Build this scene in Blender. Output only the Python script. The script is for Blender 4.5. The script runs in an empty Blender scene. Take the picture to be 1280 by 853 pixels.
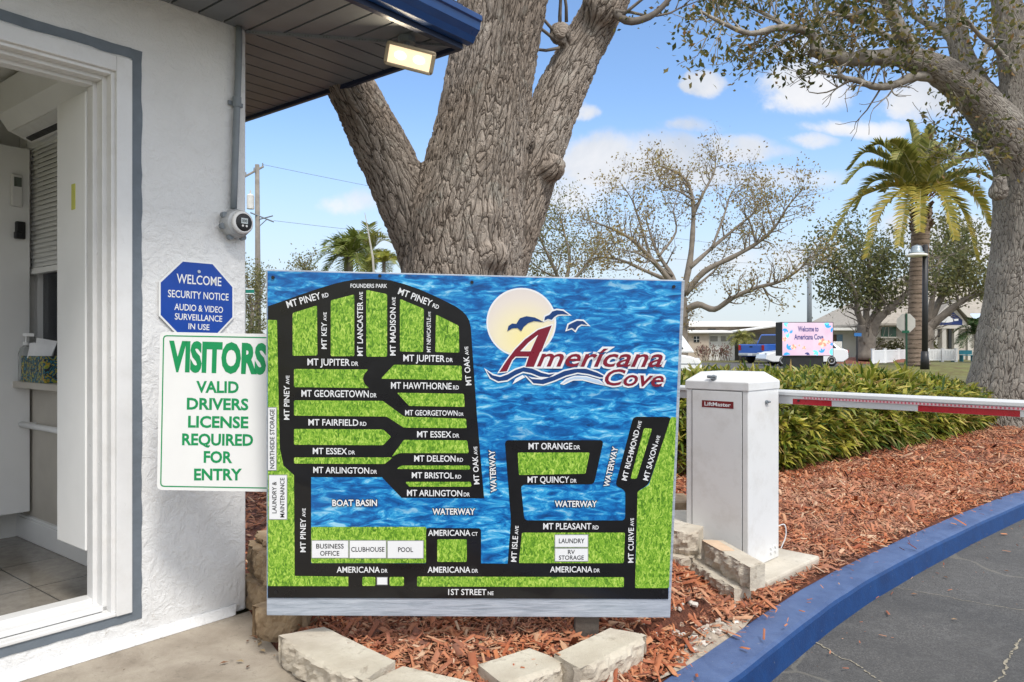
import bpy, bmesh, math, random
import numpy as np
from mathutils import Vector, Matrix, noise
R = math.radians
sc = bpy.context.scene
col = sc.collection
rng = random.Random(7)
# ---- camera geometry: measured from the picture, used only to work out where things stand
F, CX, HZ, CAMZ = 940.0, 640.0, 431.0, 1.2
V = Vector
def W(px, py, Y):                      # world point seen at (px,py) at distance Y
    return V(((px-CX)/F*Y, Y, CAMZ-(py-HZ)/F*Y))
def G(px, py, z=0.0):                  # point of the level z seen at (px,py)
    return W(px, py, (CAMZ-z)*F/(py-HZ))

# ---------------------------------------------------------------- materials
def new_mat(name):
    m = bpy.data.materials.new(name); m.use_nodes = True
    nt = m.node_tree
    return m, nt, nt.nodes['Principled BSDF']
def link(nt, a, b): nt.links.new(a, b)
def nd(nt, typ, **kw):
    n = nt.nodes.new(typ)
    for k, v in kw.items():
        if k.startswith('i_'):
            key = k[2:]
            key = int(key) if key.isdigit() else key
            n.inputs[key].default_value = v
        else: setattr(n, k, v)
    return n
def ramp(nt, fac, stops, interp='LINEAR'):
    r = nt.nodes.new('ShaderNodeValToRGB'); r.color_ramp.interpolation = interp
    e = r.color_ramp.elements
    while len(e) > 1: e.remove(e[-1])
    for i, (p, c) in enumerate(stops):
        el = e[0] if i == 0 else e.new(p)
        el.position = p
        el.color = (*c, 1) if hasattr(c, '__len__') else (c, c, c, 1)
    if fac is not None: nt.links.new(fac, r.inputs[0])
    return r
def mix(nt, fac, a, b, mode='MIX'):
    n = nt.nodes.new('ShaderNodeMix'); n.data_type = 'RGBA'; n.blend_type = mode
    for sock, v in ((n.inputs[0], fac), (n.inputs[6], a), (n.inputs[7], b)):
        if isinstance(v, bpy.types.NodeSocket): nt.links.new(v, sock)
        elif hasattr(v, '__len__'): sock.default_value = (*v, 1)
        else: sock.default_value = v
    return n.outputs[2]
def mth(nt, op, a, b=0.0, c=0.0, clamp=False):
    n = nt.nodes.new('ShaderNodeMath'); n.operation = op; n.use_clamp = clamp
    for i, v in enumerate((a, b, c)):
        if isinstance(v, bpy.types.NodeSocket): nt.links.new(v, n.inputs[i])
        else: n.inputs[i].default_value = v
    return n.outputs[0]
def coord(nt, kind='Object', scale=(1, 1, 1), rot=(0, 0, 0)):
    t = nt.nodes.new('ShaderNodeTexCoord'); mp = nt.nodes.new('ShaderNodeMapping')
    mp.inputs['Scale'].default_value = scale; mp.inputs['Rotation'].default_value = rot
    nt.links.new(t.outputs[kind], mp.inputs[0]); return mp.outputs[0]
def noi(nt, vec, scale, detail=4, rough=.55, dist=0):
    n = nt.nodes.new('ShaderNodeTexNoise'); nt.links.new(vec, n.inputs['Vector'])
    n.inputs['Scale'].default_value = scale; n.inputs['Detail'].default_value = detail
    n.inputs['Roughness'].default_value = rough; n.inputs['Distortion'].default_value = dist
    return n.outputs[0]
def bump(nt, bsdf, h, strength, dist):
    b = nt.nodes.new('ShaderNodeBump'); b.inputs['Strength'].default_value = strength
    b.inputs['Distance'].default_value = dist
    nt.links.new(h, b.inputs['Height']); nt.links.new(b.outputs[0], bsdf.inputs['Normal']); return b
def mat(name, c, rough=.6, var=.12, scale=6, bmp=0, bscale=40, metal=0, spec=.4, c2=None, coat=0, dirt=None, dscale=2.5):
    m, nt, b = new_mat(name)
    vec = coord(nt)
    n = noi(nt, vec, scale, 5)
    lo = tuple(x*(1-var) for x in c); hi = tuple(min(1, x*(1+var)) for x in (c2 or c))
    out = ramp(nt, n, [(.3, lo), (.7, hi)]).outputs[0]
    if dirt:
        d = ramp(nt, noi(nt, vec, dscale, 8, .7), [(.5, 0.), (.75, 1.)]).outputs[0]
        out = mix(nt, mth(nt, 'MULTIPLY', d, dirt[1]), out, dirt[0])
    link(nt, out, b.inputs['Base Color'])
    rr = ramp(nt, noi(nt, vec, scale*3, 4), [(.3, max(0, rough-.08)), (.7, min(1, rough+.08))])
    link(nt, rr.outputs[0], b.inputs['Roughness'])
    b.inputs['Metallic'].default_value = metal
    b.inputs['Specular IOR Level'].default_value = spec
    b.inputs['Coat Weight'].default_value = coat
    if bmp: bump(nt, b, noi(nt, vec, bscale, 6, .65), bmp, .01)
    return m
def leaf_mat(name, stops, trans=.35, rough=.5):
    m, nt, b = new_mat(name)
    g = nt.nodes.new('ShaderNodeNewGeometry')
    c = ramp(nt, g.outputs['Random Per Island'], stops)
    link(nt, c.outputs[0], b.inputs['Base Color'])
    b.inputs['Roughness'].default_value = rough; b.inputs['Specular IOR Level'].default_value = .3
    t = nt.nodes.new('ShaderNodeBsdfTranslucent'); link(nt, c.outputs[0], t.inputs[0])
    mx = nt.nodes.new('ShaderNodeMixShader'); mx.inputs[0].default_value = trans
    link(nt, b.outputs[0], mx.inputs[1]); link(nt, t.outputs[0], mx.inputs[2])
    link(nt, mx.outputs[0], nt.nodes['Material Output'].inputs[0])
    return m
def emis(name, c, s):
    m, nt, b = new_mat(name)
    b.inputs['Base Color'].default_value = (*c, 1)
    b.inputs['Emission Color'].default_value = (*c, 1); b.inputs['Emission Strength'].default_value = s
    return m

# ---------------------------------------------------------------- mesh building (all in world coordinates)
class MB:
    def __init__(s): s.v = []; s.f = []
    def add(s, vs, fs):
        o = len(s.v); s.v += [tuple(x) for x in vs]; s.f += [tuple(i+o for i in f) for f in fs]; return s
    def hexa(s, p):                    # 8 corners: bottom 0-3, top 4-7
        return s.add(p, [(3, 2, 1, 0), (4, 5, 6, 7), (0, 1, 5, 4), (1, 2, 6, 5), (2, 3, 7, 6), (3, 0, 4, 7)])
    def box(s, x0, x1, y0, y1, z0, z1, M=None):
        p = [V((x, y, z)) for z in (z0, z1) for x, y in ((x0, y0), (x1, y0), (x1, y1), (x0, y1))]
        if M is not None: p = [M @ q for q in p]
        return s.hexa(p)
    def prism(s, pts, z0, z1, M=None):
        n = len(pts)
        p = [V((x, y, z0)) for x, y in pts] + [V((x, y, z1)) for x, y in pts]
        if M is not None: p = [M @ q for q in p]
        return s.add(p, [tuple(range(n-1, -1, -1)), tuple(range(n, 2*n))] +
                     [(i, (i+1) % n, n+(i+1) % n, n+i) for i in range(n)])
    def poly(s, pts): return s.add(pts, [tuple(range(len(pts)))])
    def tube(s, pts, rad, n=8, cap=True):
        pts = [V(p) for p in pts]
        if not hasattr(rad, '__len__'): rad = [rad]*len(pts)
        o = len(s.v); T = None; N = None
        for i, p in enumerate(pts):
            t = (pts[min(i+1, len(pts)-1)]-pts[max(i-1, 0)])
            t = t.normalized() if t.length > 1e-9 else V((0, 0, 1))
            if N is None:
                N = t.orthogonal().normalized()
            else:
                N = (N-t*N.dot(t)); N = N.normalized() if N.length > 1e-6 else t.orthogonal().normalized()
            B = t.cross(N)
            for k in range(n):
                a = 2*math.pi*k/n
                s.v.append(tuple(p+(N*math.cos(a)+B*math.sin(a))*rad[i]))
        for i in range(len(pts)-1):
            for k in range(n):
                a, b = o+i*n+k, o+i*n+(k+1) % n
                s.f.append((a, b, b+n, a+n))
        if cap:
            s.f.append(tuple(o+k for k in range(n-1, -1, -1)))
            e = o+(len(pts)-1)*n
            s.f.append(tuple(e+k for k in range(n)))
        return s
    def lathe(s, prof, n=20, M=None):  # prof: (r,z) about local z
        o = len(s.v)
        for r, z in prof:
            for k in range(n):
                a = 2*math.pi*k/n; p = V((r*math.cos(a), r*math.sin(a), z))
                s.v.append(tuple(M @ p if M is not None else p))
        for i in range(len(prof)-1):
            for k in range(n):
                a, b = o+i*n+k, o+i*n+(k+1) % n
                s.f.append((a, b, b+n, a+n))
        s.f.append(tuple(o+k for k in range(n-1, -1, -1)))
        e = o+(len(prof)-1)*n
        s.f.append(tuple(e+k for k in range(n)))
        return s
BASE = {}                              # object name -> world matrix of its root
def obj(name, mb, m, parent=None, origin=None, smooth=False, bevel=0, seg=2, fix=True):
    me = bpy.data.meshes.new(name)
    if isinstance(mb, tuple):
        v, f = mb
        me.vertices.add(len(v)); me.vertices.foreach_set('co', np.asarray(v, dtype=np.float32).ravel())
        f = np.asarray(f, dtype=np.int32); k = f.shape[1]
        me.loops.add(f.size); me.loops.foreach_set('vertex_index', f.ravel())
        me.polygons.add(len(f)); me.polygons.foreach_set('loop_start', np.arange(0, f.size, k, dtype=np.int32))
        me.update(calc_edges=True); me.validate()
    else:
        me.from_pydata(mb.v, [], mb.f); me.update()
    if fix and not isinstance(mb, tuple) and len(mb.v) < 20000:
        b = bmesh.new(); b.from_mesh(me); bmesh.ops.recalc_face_normals(b, faces=b.faces); b.to_mesh(me); b.free()
    o = bpy.data.objects.new(name, me); col.objects.link(o)
    if parent is not None:
        M = BASE[parent.name]; o.parent = parent
    else:
        M = Matrix.Translation(V(origin)) if origin is not None else Matrix.Identity(4)
        o.matrix_local = M
    BASE[o.name] = M
    me.transform(M.inverted())
    if m is not None: me.materials.append(m)
    if smooth:
        me.polygons.foreach_set('use_smooth', [True]*len(me.polygons))
    if bevel:
        bv = o.modifiers.new('bevel', 'BEVEL'); bv.width = bevel; bv.segments = seg; bv.limit_method = 'ANGLE'; bv.angle_limit = R(40)
        if not smooth: pass
    return o
def thing(name, label, cat, loc, group=None):
    o = bpy.data.objects.new(name, None); col.objects.link(o); o.empty_display_size = .2
    o.location = loc; BASE[o.name] = Matrix.Translation(V(loc))
    return tag(o, label, cat, group)
def tag(o, label, cat, group=None, kind=None):
    if label: o['label'] = label
    if cat: o['category'] = cat
    if group: o['group'] = group
    if kind: o['kind'] = kind
    return o
def struct(o, kind='structure'): o['kind'] = kind; return o
def dup(root, loc, rotz=None, scale=None, label=None):
    r = root.copy(); col.objects.link(r); r.location = loc
    if rotz is not None: r.rotation_euler = (0, 0, rotz)
    if scale: r.scale = (scale,)*3
    if label: r['label'] = label
    for ch in list(root.children):
        c = ch.copy(); col.objects.link(c); c.parent = r
        for g in list(ch.children):
            d = g.copy(); col.objects.link(d); d.parent = c
    return r

# ---------------------------------------------------------------- lettering on planes
_tc = {}
def glyphs(body, off=0.0, shear=0.0):
    key = (body, off, shear)
    if key in _tc: return _tc[key]
    cu = bpy.data.curves.new('t', 'FONT'); cu.body = body; cu.offset = off; cu.shear = shear
    cu.resolution_u = 3; cu.fill_mode = 'FRONT'
    o = bpy.data.objects.new('t', cu); col.objects.link(o)
    dg = bpy.context.evaluated_depsgraph_get(); dg.update()
    me = o.evaluated_get(dg).to_mesh()
    v = np.array([x.co[:2] for x in me.vertices]) if len(me.vertices) else np.zeros((0, 2))
    f = [tuple(p.vertices) for p in me.polygons]
    o.evaluated_get(dg).to_mesh_clear()
    bpy.data.objects.remove(o); bpy.data.curves.remove(cu)
    _tc[key] = (v, f); return _tc[key]
CAPH = None
def caph():
    global CAPH
    if CAPH is None: v, f = glyphs('H'); CAPH = v[:, 1].max()-v[:, 1].min()
    return CAPH
class Plane:
    def __init__(s, o, ex, ey):
        s.o = V(o); s.ex = V(ex).normalized(); s.ey = V(ey).normalized(); s.n = s.ex.cross(s.ey)   # n towards the viewer
    def at(s, a, b, h=0.0): return s.o+s.ex*a+s.ey*b+s.n*h
    def px(s, x, y):                   # plane coordinates of what the photo shows at (x,y)
        d = V(((x-CX)/F, 1, -(y-HZ)/F)); c = V((0, 0, CAMZ))
        t = (s.o-c).dot(s.n)/d.dot(s.n); q = c+d*t-s.o
        return q.dot(s.ex), q.dot(s.ey)
def text_on(mb, pl, runs, p0, p1, cap, h, bold=.03, shear=0, off=0, fit=True):
    """runs: [(text, relative size)]; p0,p1: plane coordinates of the baseline's ends; cap: capital height"""
    x = 0; parts = []
    for body, k in runs:
        v, f = glyphs(body, bold+off, shear); v0, _ = glyphs(body, 0.0, shear)
        if len(v) == 0: continue
        parts.append((v*k+np.array([x-v0[:, 0].min()*k, 0]), f)); x += (v0[:, 0].max()-v0[:, 0].min())*k+.22
    tot = x-.22
    p0 = np.array(p0); p1 = np.array(p1); d = p1-p0; L = np.hypot(*d); e = d/L; q = np.array([-e[1], e[0]])
    sx = L/tot; sy = cap/caph()
    for v, f in parts:
        pts = p0+np.outer(v[:, 0]*sx, e)+np.outer(v[:, 1]*sy, q)
        mb.add([pl.at(a, b, h) for a, b in pts], f)
    return mb
def outline(pts, off):                 # grow a 2D outline by off
    n = len(pts); A = sum(pts[i][0]*pts[(i+1) % n][1]-pts[(i+1) % n][0]*pts[i][1] for i in range(n))
    sg = 1 if A > 0 else -1; out = []
    for i in range(n):
        p, c, q = V(pts[i-1]), V(pts[i]), V(pts[(i+1) % n])
        d1 = (c-p); d2 = (q-c)
        if d1.length < 1e-9 or d2.length < 1e-9: out.append(tuple(c)); continue
        d1.normalize(); d2.normalize()
        n1 = V((d1.y, -d1.x))*sg; n2 = V((d2.y, -d2.x))*sg
        b = n1+n2
        if b.length < .3: b = n1
        b.normalize(); k = off/max(.5, b.dot(n1)); out.append(tuple(c+b*k))
    return out
def rounded(pts, r, n=4):
    out = []; N = len(pts)
    for i in range(N):
        p, c, q = V(pts[i-1]), V(pts[i]), V(pts[(i+1) % N])
        a = (p-c); b = (q-c); k = min(r, a.length*.45, b.length*.45)
        A = c+a.normalized()*k; B = c+b.normalized()*k
        for j in range(n+1):
            t = j/n; out.append(tuple(A*(1-t)**2+c*2*t*(1-t)+B*t*t))
    return out

# ---------------------------------------------------------------- vegetation
def leaves(points, size, per, spread, seed, aspect=.5, flat=0.0, dirs=None):
    """many small two-triangle leaves around points -> (verts, quads)"""
    g = np.random.default_rng(seed); P = np.asarray(points, float); n = len(P)*per
    c = np.repeat(P, per, 0)+g.normal(0, 1, (n, 3))*spread
    a = g.normal(0, 1, (n, 3)); a[:, 2] -= .25
    if dirs is not None: a = a*.6+np.repeat(np.asarray(dirs), per, 0)
    a /= np.linalg.norm(a, axis=1)[:, None]
    b = np.cross(a, g.normal(0, 1, (n, 3))+np.array([0, 0, flat])); b /= np.linalg.norm(b, axis=1)[:, None]+1e-9
    nn = np.cross(a, b)
    s = size*g.uniform(.6, 1.25, n)[:, None]
    v = np.empty((n, 4, 3)); v[:, 0] = c; v[:, 1] = c+a*s*.5+b*s*aspect*.5+nn*s*.06
    v[:, 2] = c+a*s; v[:, 3] = c+a*s*.5-b*s*aspect*.5+nn*s*.06
    return v.reshape(-1, 3), np.arange(n*4).reshape(-1, 4)
def cat_mesh(*ms):
    vs = []; fs = []; o = 0
    for v, f in ms: vs.append(v); fs.append(f+o); o += len(v)
    return np.vstack(vs), np.vstack(fs)
def smooth_path(pts, k=4):
    pts = [V(p) for p in pts]; out = []
    for i in range(len(pts)-1):
        p0, p1, p2, p3 = pts[max(i-1, 0)], pts[i], pts[i+1], pts[min(i+2, len(pts)-1)]
        for j in range(k):
            t = j/k
            out.append(.5*((2*p1)+(p2-p0)*t+(2*p0-5*p1+4*p2-p3)*t*t+(3*p1-p0-3*p2+p3)*t**3))
    out.append(pts[-1]); return out
def grow(mb, p, d, L, r, lev, rg, tips, wob=.25, up=.1, nch=3, shrink=.62, rmin=.004, spread=.8, n0=7):
    """a limb that wanders, thins and forks; tips collects the twig points"""
    k = 5; pts = [V(p)]; rad = [r]; d = V(d).normalized()
    for i in range(k):
        d = (d+V((rg.gauss(0, wob), rg.gauss(0, wob), rg.gauss(0, wob)+up))*.5).normalized()
        pts.append(pts[-1]+d*L/k); rad.append(max(rmin, r*(1-.55*(i+1)/k)))
    mb.tube(pts, rad, max(4, n0-lev if lev < 3 else 4), cap=True)
    if lev <= 0:
        for q in pts[2:]: tips.append(tuple(q))
        return
    if lev == 1: tips.append(tuple(pts[-1]))
    for j in range(nch):
        t = rg.uniform(.35, 1.0) if j else 1.0
        i = min(k-1, int(t*k)); q = pts[i].lerp(pts[i+1], t*k-i) if t < 1 else pts[-1]
        a = V((rg.gauss(0, 1), rg.gauss(0, 1), rg.gauss(0, .8)))
        a = (a-d*a.dot(d)).normalized()
        nd_ = (d+a*rg.uniform(.5, 1.2)*spread).normalized()
        grow(mb, q, nd_, L*shrink*rg.uniform(.75, 1.2), max(rmin, rad[i]*.62), lev-1, rg, tips, wob, up, nch, shrink, rmin, spread, n0)
def limb_tree(mb, limbs, tips, rg, twigs=3, tl=.8, lev=1, tr=.02, start=.3, up=.15, wob=.3, nch=3, sides=9, spread=.9):
    """limbs: [(points, r0, r1)] traced; twigs grown along each"""
    for pts, r0, r1 in limbs:
        sp = smooth_path(pts, 4); n = len(sp)
        rad = [r0+(r1-r0)*(i/(n-1))**.85 for i in range(n)]
        rad = [q*(1+.08*math.sin(i*1.7+r0*50)) for i, q in enumerate(rad)]
        mb.tube(sp, rad, sides)
        for i in range(int(n*start), n):
            for _ in range(twigs):
                d0 = (sp[min(i+1, n-1)]-sp[i-1]).normalized()
                a = V((rg.gauss(0, 1), rg.gauss(0, 1), rg.gauss(0, 1))); a = (a-d0*a.dot(d0)).normalized()
                grow(mb, sp[i], d0*.5+a*spread, tl*rg.uniform(.5, 1.2), min(rad[i]*.5, tr), lev, rg, tips, wob, up, nch)
# ================================================================ camera, light, sky
cam = bpy.data.cameras.new('camera'); co = bpy.data.objects.new('camera', cam); col.objects.link(co)
co.location = (0, 0, CAMZ); co.rotation_euler = (R(90), 0, 0)
cam.sensor_width = 36; cam.lens = F/1280*36; cam.shift_y = (HZ-426.5)/1280; cam.clip_start = .05; cam.clip_end = 3000
sc.camera = co
SUN_EL, SUN_AZ = 55, 152               # azimuth clockwise from +Y (to the right and behind the camera)
sl = bpy.data.lights.new('sun', 'SUN'); sl.energy = 1.6; sl.angle = R(13); sl.color = (1, .955, .89)
so = bpy.data.objects.new('sun', sl); col.objects.link(so)
sd = V((math.sin(R(SUN_AZ))*math.cos(R(SUN_EL)), math.cos(R(SUN_AZ))*math.cos(R(SUN_EL)), math.sin(R(SUN_EL))))
so.rotation_euler = (-sd).to_track_quat('-Z', 'Y').to_euler(); so.location = sd*50
wd = bpy.data.worlds.new('World'); sc.world = wd; wd.use_nodes = True
nt = wd.node_tree; bg = nt.nodes['Background']
sky = nt.nodes.new('ShaderNodeTexSky'); sky.sky_type = 'NISHITA'; sky.sun_disc = False
sky.sun_elevation = R(SUN_EL); sky.sun_rotation = R(SUN_AZ); sky.air_density = 1.0; sky.dust_density = .6; sky.ozone_density = 1.6
tcd = nt.nodes.new('ShaderNodeTexCoord')
sep = nt.nodes.new('ShaderNodeSeparateXYZ'); link(nt, tcd.outputs['Generated'], sep.inputs[0])
ya = mth(nt, 'MAXIMUM', mth(nt, 'ABSOLUTE', sep.outputs[1]), .05)
U = mth(nt, 'DIVIDE', sep.outputs[0], ya); Vv = mth(nt, 'DIVIDE', sep.outputs[2], ya)
cmb = nt.nodes.new('ShaderNodeCombineXYZ'); link(nt, U, cmb.inputs[0]); link(nt, Vv, cmb.inputs[1])
n1 = noi(nt, cmb.outputs[0], 14, 6, .62); n2 = noi(nt, cmb.outputs[0], 5, 7, .6, .4)
dv = mth(nt, 'MULTIPLY', mth(nt, 'SUBTRACT', n1, .5), .085)
Ud = mth(nt, 'ADD', U, dv); Vd = mth(nt, 'ADD', Vv, mth(nt, 'MULTIPLY', mth(nt, 'SUBTRACT', n2, .5), .07))
CL = [(880, 108, 34, 22, 1.0), (1003, 108, 80, 38, 1.0), (1175, 122, 90, 44, 1.0), (790, 205, 150, 46, 1.0), (735, 142, 24, 14, .75),
      (925, 190, 60, 26, .9), (1075, 157, 95, 16, .85), (1012, 175, 42, 16, .8), (972, 192, 40, 14, .5), (440, 250, 60, 18, .6), (860, 165, 60, 14, .5), (985, 225, 110, 22, .6),
      (860, 225, 160, 22, .7), (1190, 300, 120, 45, .9), (700, 240, 90, 40, .7), (1040, 60, 90, 30, .5), (-150, 100, 300, 60, .8), (1700, 150, 300, 90, .9),
      (1000, 330, 300, 40, .5), (520, 300, 140, 18, .35)]
tot = None
for (x, y, a, b, k) in CL:
    qx = mth(nt, 'DIVIDE', mth(nt, 'SUBTRACT', Ud, (x-CX)/F), a/F); qy = mth(nt, 'DIVIDE', mth(nt, 'SUBTRACT', Vd, (HZ-y)/F), b/F)
    r2 = mth(nt, 'ADD', mth(nt, 'MULTIPLY', qx, qx), mth(nt, 'MULTIPLY', qy, qy))
    val = mth(nt, 'MULTIPLY', mth(nt, 'SUBTRACT', 1.0, r2, clamp=True), k)
    tot = val if tot is None else mth(nt, 'MAXIMUM', tot, val)
dens = mth(nt, 'ADD', tot, mth(nt, 'MULTIPLY', mth(nt, 'SUBTRACT', n1, .5), 1.2))
dens = mth(nt, 'MULTIPLY', dens, mth(nt, 'GREATER_THAN', tot, .0))
cm = nt.nodes.new('ShaderNodeMapRange'); cm.interpolation_type = 'SMOOTHSTEP'; link(nt, dens, cm.inputs[0])
cm.inputs[1].default_value = .05; cm.inputs[2].default_value = .85
edge = mth(nt, 'MULTIPLY', tot, 2.2, clamp=True)
cmask = mth(nt, 'MULTIPLY', mth(nt, 'MULTIPLY', cm.outputs[0], edge), .97)
CSC = 4.5
ccol = ramp(nt, n2, [(.32, (.66*CSC, .72*CSC, .82*CSC)), (.6, (1.0*CSC, 1.0*CSC, 1.02*CSC))])
# pale haze low over the horizon
hz = nt.nodes.new('ShaderNodeMapRange'); hz.interpolation_type = 'SMOOTHSTEP'; link(nt, Vv, hz.inputs[0])
hz.inputs[1].default_value = .34; hz.inputs[2].default_value = .0; hz.inputs[3].default_value = 0; hz.inputs[4].default_value = .85
tint = mix(nt, 1.0, sky.outputs[0], (.86, .97, 1.08), 'MULTIPLY')
b1 = mix(nt, hz.outputs[0], tint, (.74*CSC, .80*CSC, .87*CSC))
b2 = mix(nt, cmask, b1, ccol.outputs[0])
# unseen bright cloud cover overhead and behind, added to neutralise the blue skylight
zc = nt.nodes.new('ShaderNodeMapRange'); zc.interpolation_type = 'SMOOTHSTEP'; link(nt, mth(nt, 'SUBTRACT', sep.outputs[2], mth(nt, 'MULTIPLY', sep.outputs[1], .45)), zc.inputs[0])
zc.inputs[1].default_value = .0; zc.inputs[2].default_value = .4; zc.inputs[3].default_value = 0; zc.inputs[4].default_value = .85
n3 = noi(nt, tcd.outputs['Generated'], 3.0, 6, .6, .3)
b2 = mix(nt, mth(nt, 'MULTIPLY', zc.outputs[0], ramp(nt, n3, [(.3, .6), (.55, 1.)]).outputs[0]), b2, ramp(nt, n3, [(.3, (5.1, 5.2, 5.4)), (.7, (8.0, 8.1, 8.3))]).outputs[0])
link(nt, b2, bg.inputs[0]); bg.inputs[1].default_value = .115
wd.cycles.sampling_method = 'MANUAL'; wd.cycles.sample_map_resolution = 512
sc.view_settings.view_transform = 'Standard'; sc.view_settings.look = 'None'; sc.view_settings.gamma = 1
sc.view_settings.use_curve_mapping = False; sc.view_settings.exposure = .90
sc.cycles.max_bounces = 6; sc.cycles.diffuse_bounces = 3; sc.cycles.transparent_max_bounces = 6
sc.cycles.use_denoising = True; sc.cycles.sample_clamp_indirect = 6
# ================================================================ guard booth
BC = V((-1.2055, 3.408, 0)); BD = V((.6262, .7797, 0)).normalized(); BO = V((BD.y, -BD.x, 0))
MB_ = Matrix(((BD.x, BO.x, 0, BC.x), (BD.y, BO.y, 0, BC.y), (0, 0, 1, 0), (0, 0, 0, 1)))   # (along, outward, up) -> world (mirrors)
def Bp(a, b, z): return BC+BD*a+BO*b+V((0, 0, z))
def bbox(mb, a0, a1, b0, b1, z0, z1): return mb.box(a0, a1, b0, b1, z0, z1, MB_)
WALLPL = Plane(BC, BD, (0, 0, 1))      # wall face; ex x ey = outward
def stucco():
    m, nt, b = new_mat('white stucco'); vec = coord(nt)
    n1 = noi(nt, vec, 16, 6, .62, .8); n2 = noi(nt, vec, 60, 5, .6, 1.2); n3 = noi(nt, vec, 2, 6, .6)
    vo = nt.nodes.new('ShaderNodeTexVoronoi'); link(nt, vec, vo.inputs['Vector']); vo.inputs['Scale'].default_value = 26
    c = ramp(nt, n3, [(.3, (.70, .695, .68)), (.65, (.78, .775, .76))]).outputs[0]
    sep = nt.nodes.new('ShaderNodeSeparateXYZ'); link(nt, vec, sep.inputs[0])
    low = nt.nodes.new('ShaderNodeMapRange'); link(nt, sep.outputs[2], low.inputs[0])
    low.inputs[1].default_value = .75; low.inputs[2].default_value = .02; low.inputs[3].default_value = 0; low.inputs[4].default_value = 1
    d = ramp(nt, noi(nt, vec, 30, 8, .75), [(.60, 0.), (.68, 1.)]).outputs[0]
    c = mix(nt, mth(nt, 'MULTIPLY', mth(nt, 'MULTIPLY', d, low.outputs[0]), .75), c, (.36, .31, .25))
    link(nt, c, b.inputs['Base Color']); b.inputs['Roughness'].default_value = .75
    h = mth(nt, 'ADD', ramp(nt, n1, [(.40, 0.), (.60, 1.)]).outputs[0], mth(nt, 'MULTIPLY', n2, .9))
    bump(nt, b, h, .42, .009); return m
M_STUC = stucco()
M_TRIM = mat('white gloss trim paint', (.71, .705, .69), .35, .04, 8, .1, 60, dirt=((.5, .46, .4), .25), dscale=9)
M_BAND = mat('grey band paint', (.145, .17, .195), .6, .1, 14, .25, 60)
M_INT = mat('interior wall paint', (.74, .73, .69), .5, .05, 3)
M_INT2 = mat('interior white panel', (.86, .86, .84), .4, .04, 3)
M_TAN = mat('tan wall tile', (.55, .51, .44), .5, .08, 4)
M_BLACK = mat('black plastic', (.015, .015, .016), .4, .2, 9)
M_CHROME = mat('brushed steel', (.55, .55, .55), .35, .1, 9, metal=.9)
M_GREYM = mat('grey painted steel', (.20, .225, .245), .5, .08, 10, .1, 60)
M_NAVY = mat('navy gutter paint', (.005, .045, .17), .35, .12, 5, .05, 40, spec=.5)
M_NAVYD = mat('dark navy fascia paint', (.012, .02, .05), .4, .12, 5)
def soffit_mat():
    m, nt, b = new_mat('perforated grey soffit vinyl'); vec = coord(nt)
    vo = nt.nodes.new('ShaderNodeTexVoronoi'); vo.inputs['Randomness'].default_value = .12; vo.inputs['Scale'].default_value = 75
    link(nt, vec, vo.inputs['Vector'])
    h = ramp(nt, vo.outputs['Distance'], [(.22, 0.), (.34, 1.)]).outputs[0]
    n = ramp(nt, noi(nt, vec, 3, 6), [(.3, (.135, .148, .160)), (.7, (.200, .216, .228))]).outputs[0]
    c = mix(nt, h, mix(nt, .45, n, (.05, .05, .05)), n); link(nt, c, b.inputs['Base Color']); b.inputs['Roughness'].default_value = .5
    bump(nt, b, h, .2, .002); return m
M_SOFF = soffit_mat()
SO, FR = .571, 1.55                    # door opening: right jamb at a=-.571, left jamb at a=-1.55
ZT, ZB, ZS = 2.275, .19, 2.62          # head, threshold, soffit
OVA, OVB = .7265, .646                 # eave overhang right, front
booth = thing('guard_booth', 'white stucco gatehouse with an open doorway and a blue-edged roof overhang', 'guard booth', Bp(-1.5, -1.2, 0))
DEP, LEN = 2.0, 3.0                    # booth depth, length
w = MB()
# front wall subdivided a little so that edges look hand-plastered
ac = [-LEN, -2.8, -1.75, -FR-.02, -SO+.02, 0]; zcut = [0, ZB-.05, .95, 2.1, ZT+.02, ZS+.05]
def solid(i, j): return 0 <= i < 5 and 0 <= j < 5 and not (i == 3 and 1 <= j <= 3) and not (i == 1 and j == 2)  # second gap: unseen opening left of the door, added to let skylight in
vid = {}
def wv_(i, j, b):
    k = (i, j, b)
    if k not in vid: vid[k] = len(w.v); w.v.append(tuple(Bp(ac[i], b, zcut[j])))
    return vid[k]
for i in range(5):
    for j in range(5):
        if not solid(i, j): continue
        for b in (0, -.15): w.f.append((wv_(i, j, b), wv_(i+1, j, b), wv_(i+1, j+1, b), wv_(i, j+1, b)))
        for (di, dj, p, q) in ((-1, 0, (i, j), (i, j+1)), (1, 0, (i+1, j), (i+1, j+1)), (0, -1, (i, j), (i+1, j)), (0, 1, (i, j+1), (i+1, j+1))):
            if not solid(i+di, j+dj): w.f.append((wv_(*p, 0), wv_(*q, 0), wv_(*q, -.15), wv_(*p, -.15)))
obj('front_wall', w, M_STUC, booth, bevel=.008)
w = MB(); p = [(0.0, .045), (.028, .012), (.03, 0)]
# flared plaster skirt along the foot of the wall
pts = [(-LEN, 0), (-.03, 0)]
w.hexa([Bp(-LEN, .035, 0), Bp(-.07, .035, 0), Bp(-.07, .001, 0), Bp(-LEN, .001, 0), Bp(-LEN, .012, .05), Bp(-.05, .012, .04), Bp(-.05, .001, .04), Bp(-LEN, .001, .05)])
obj('plaster_skirt', w, M_STUC, booth, bevel=.006)
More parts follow.
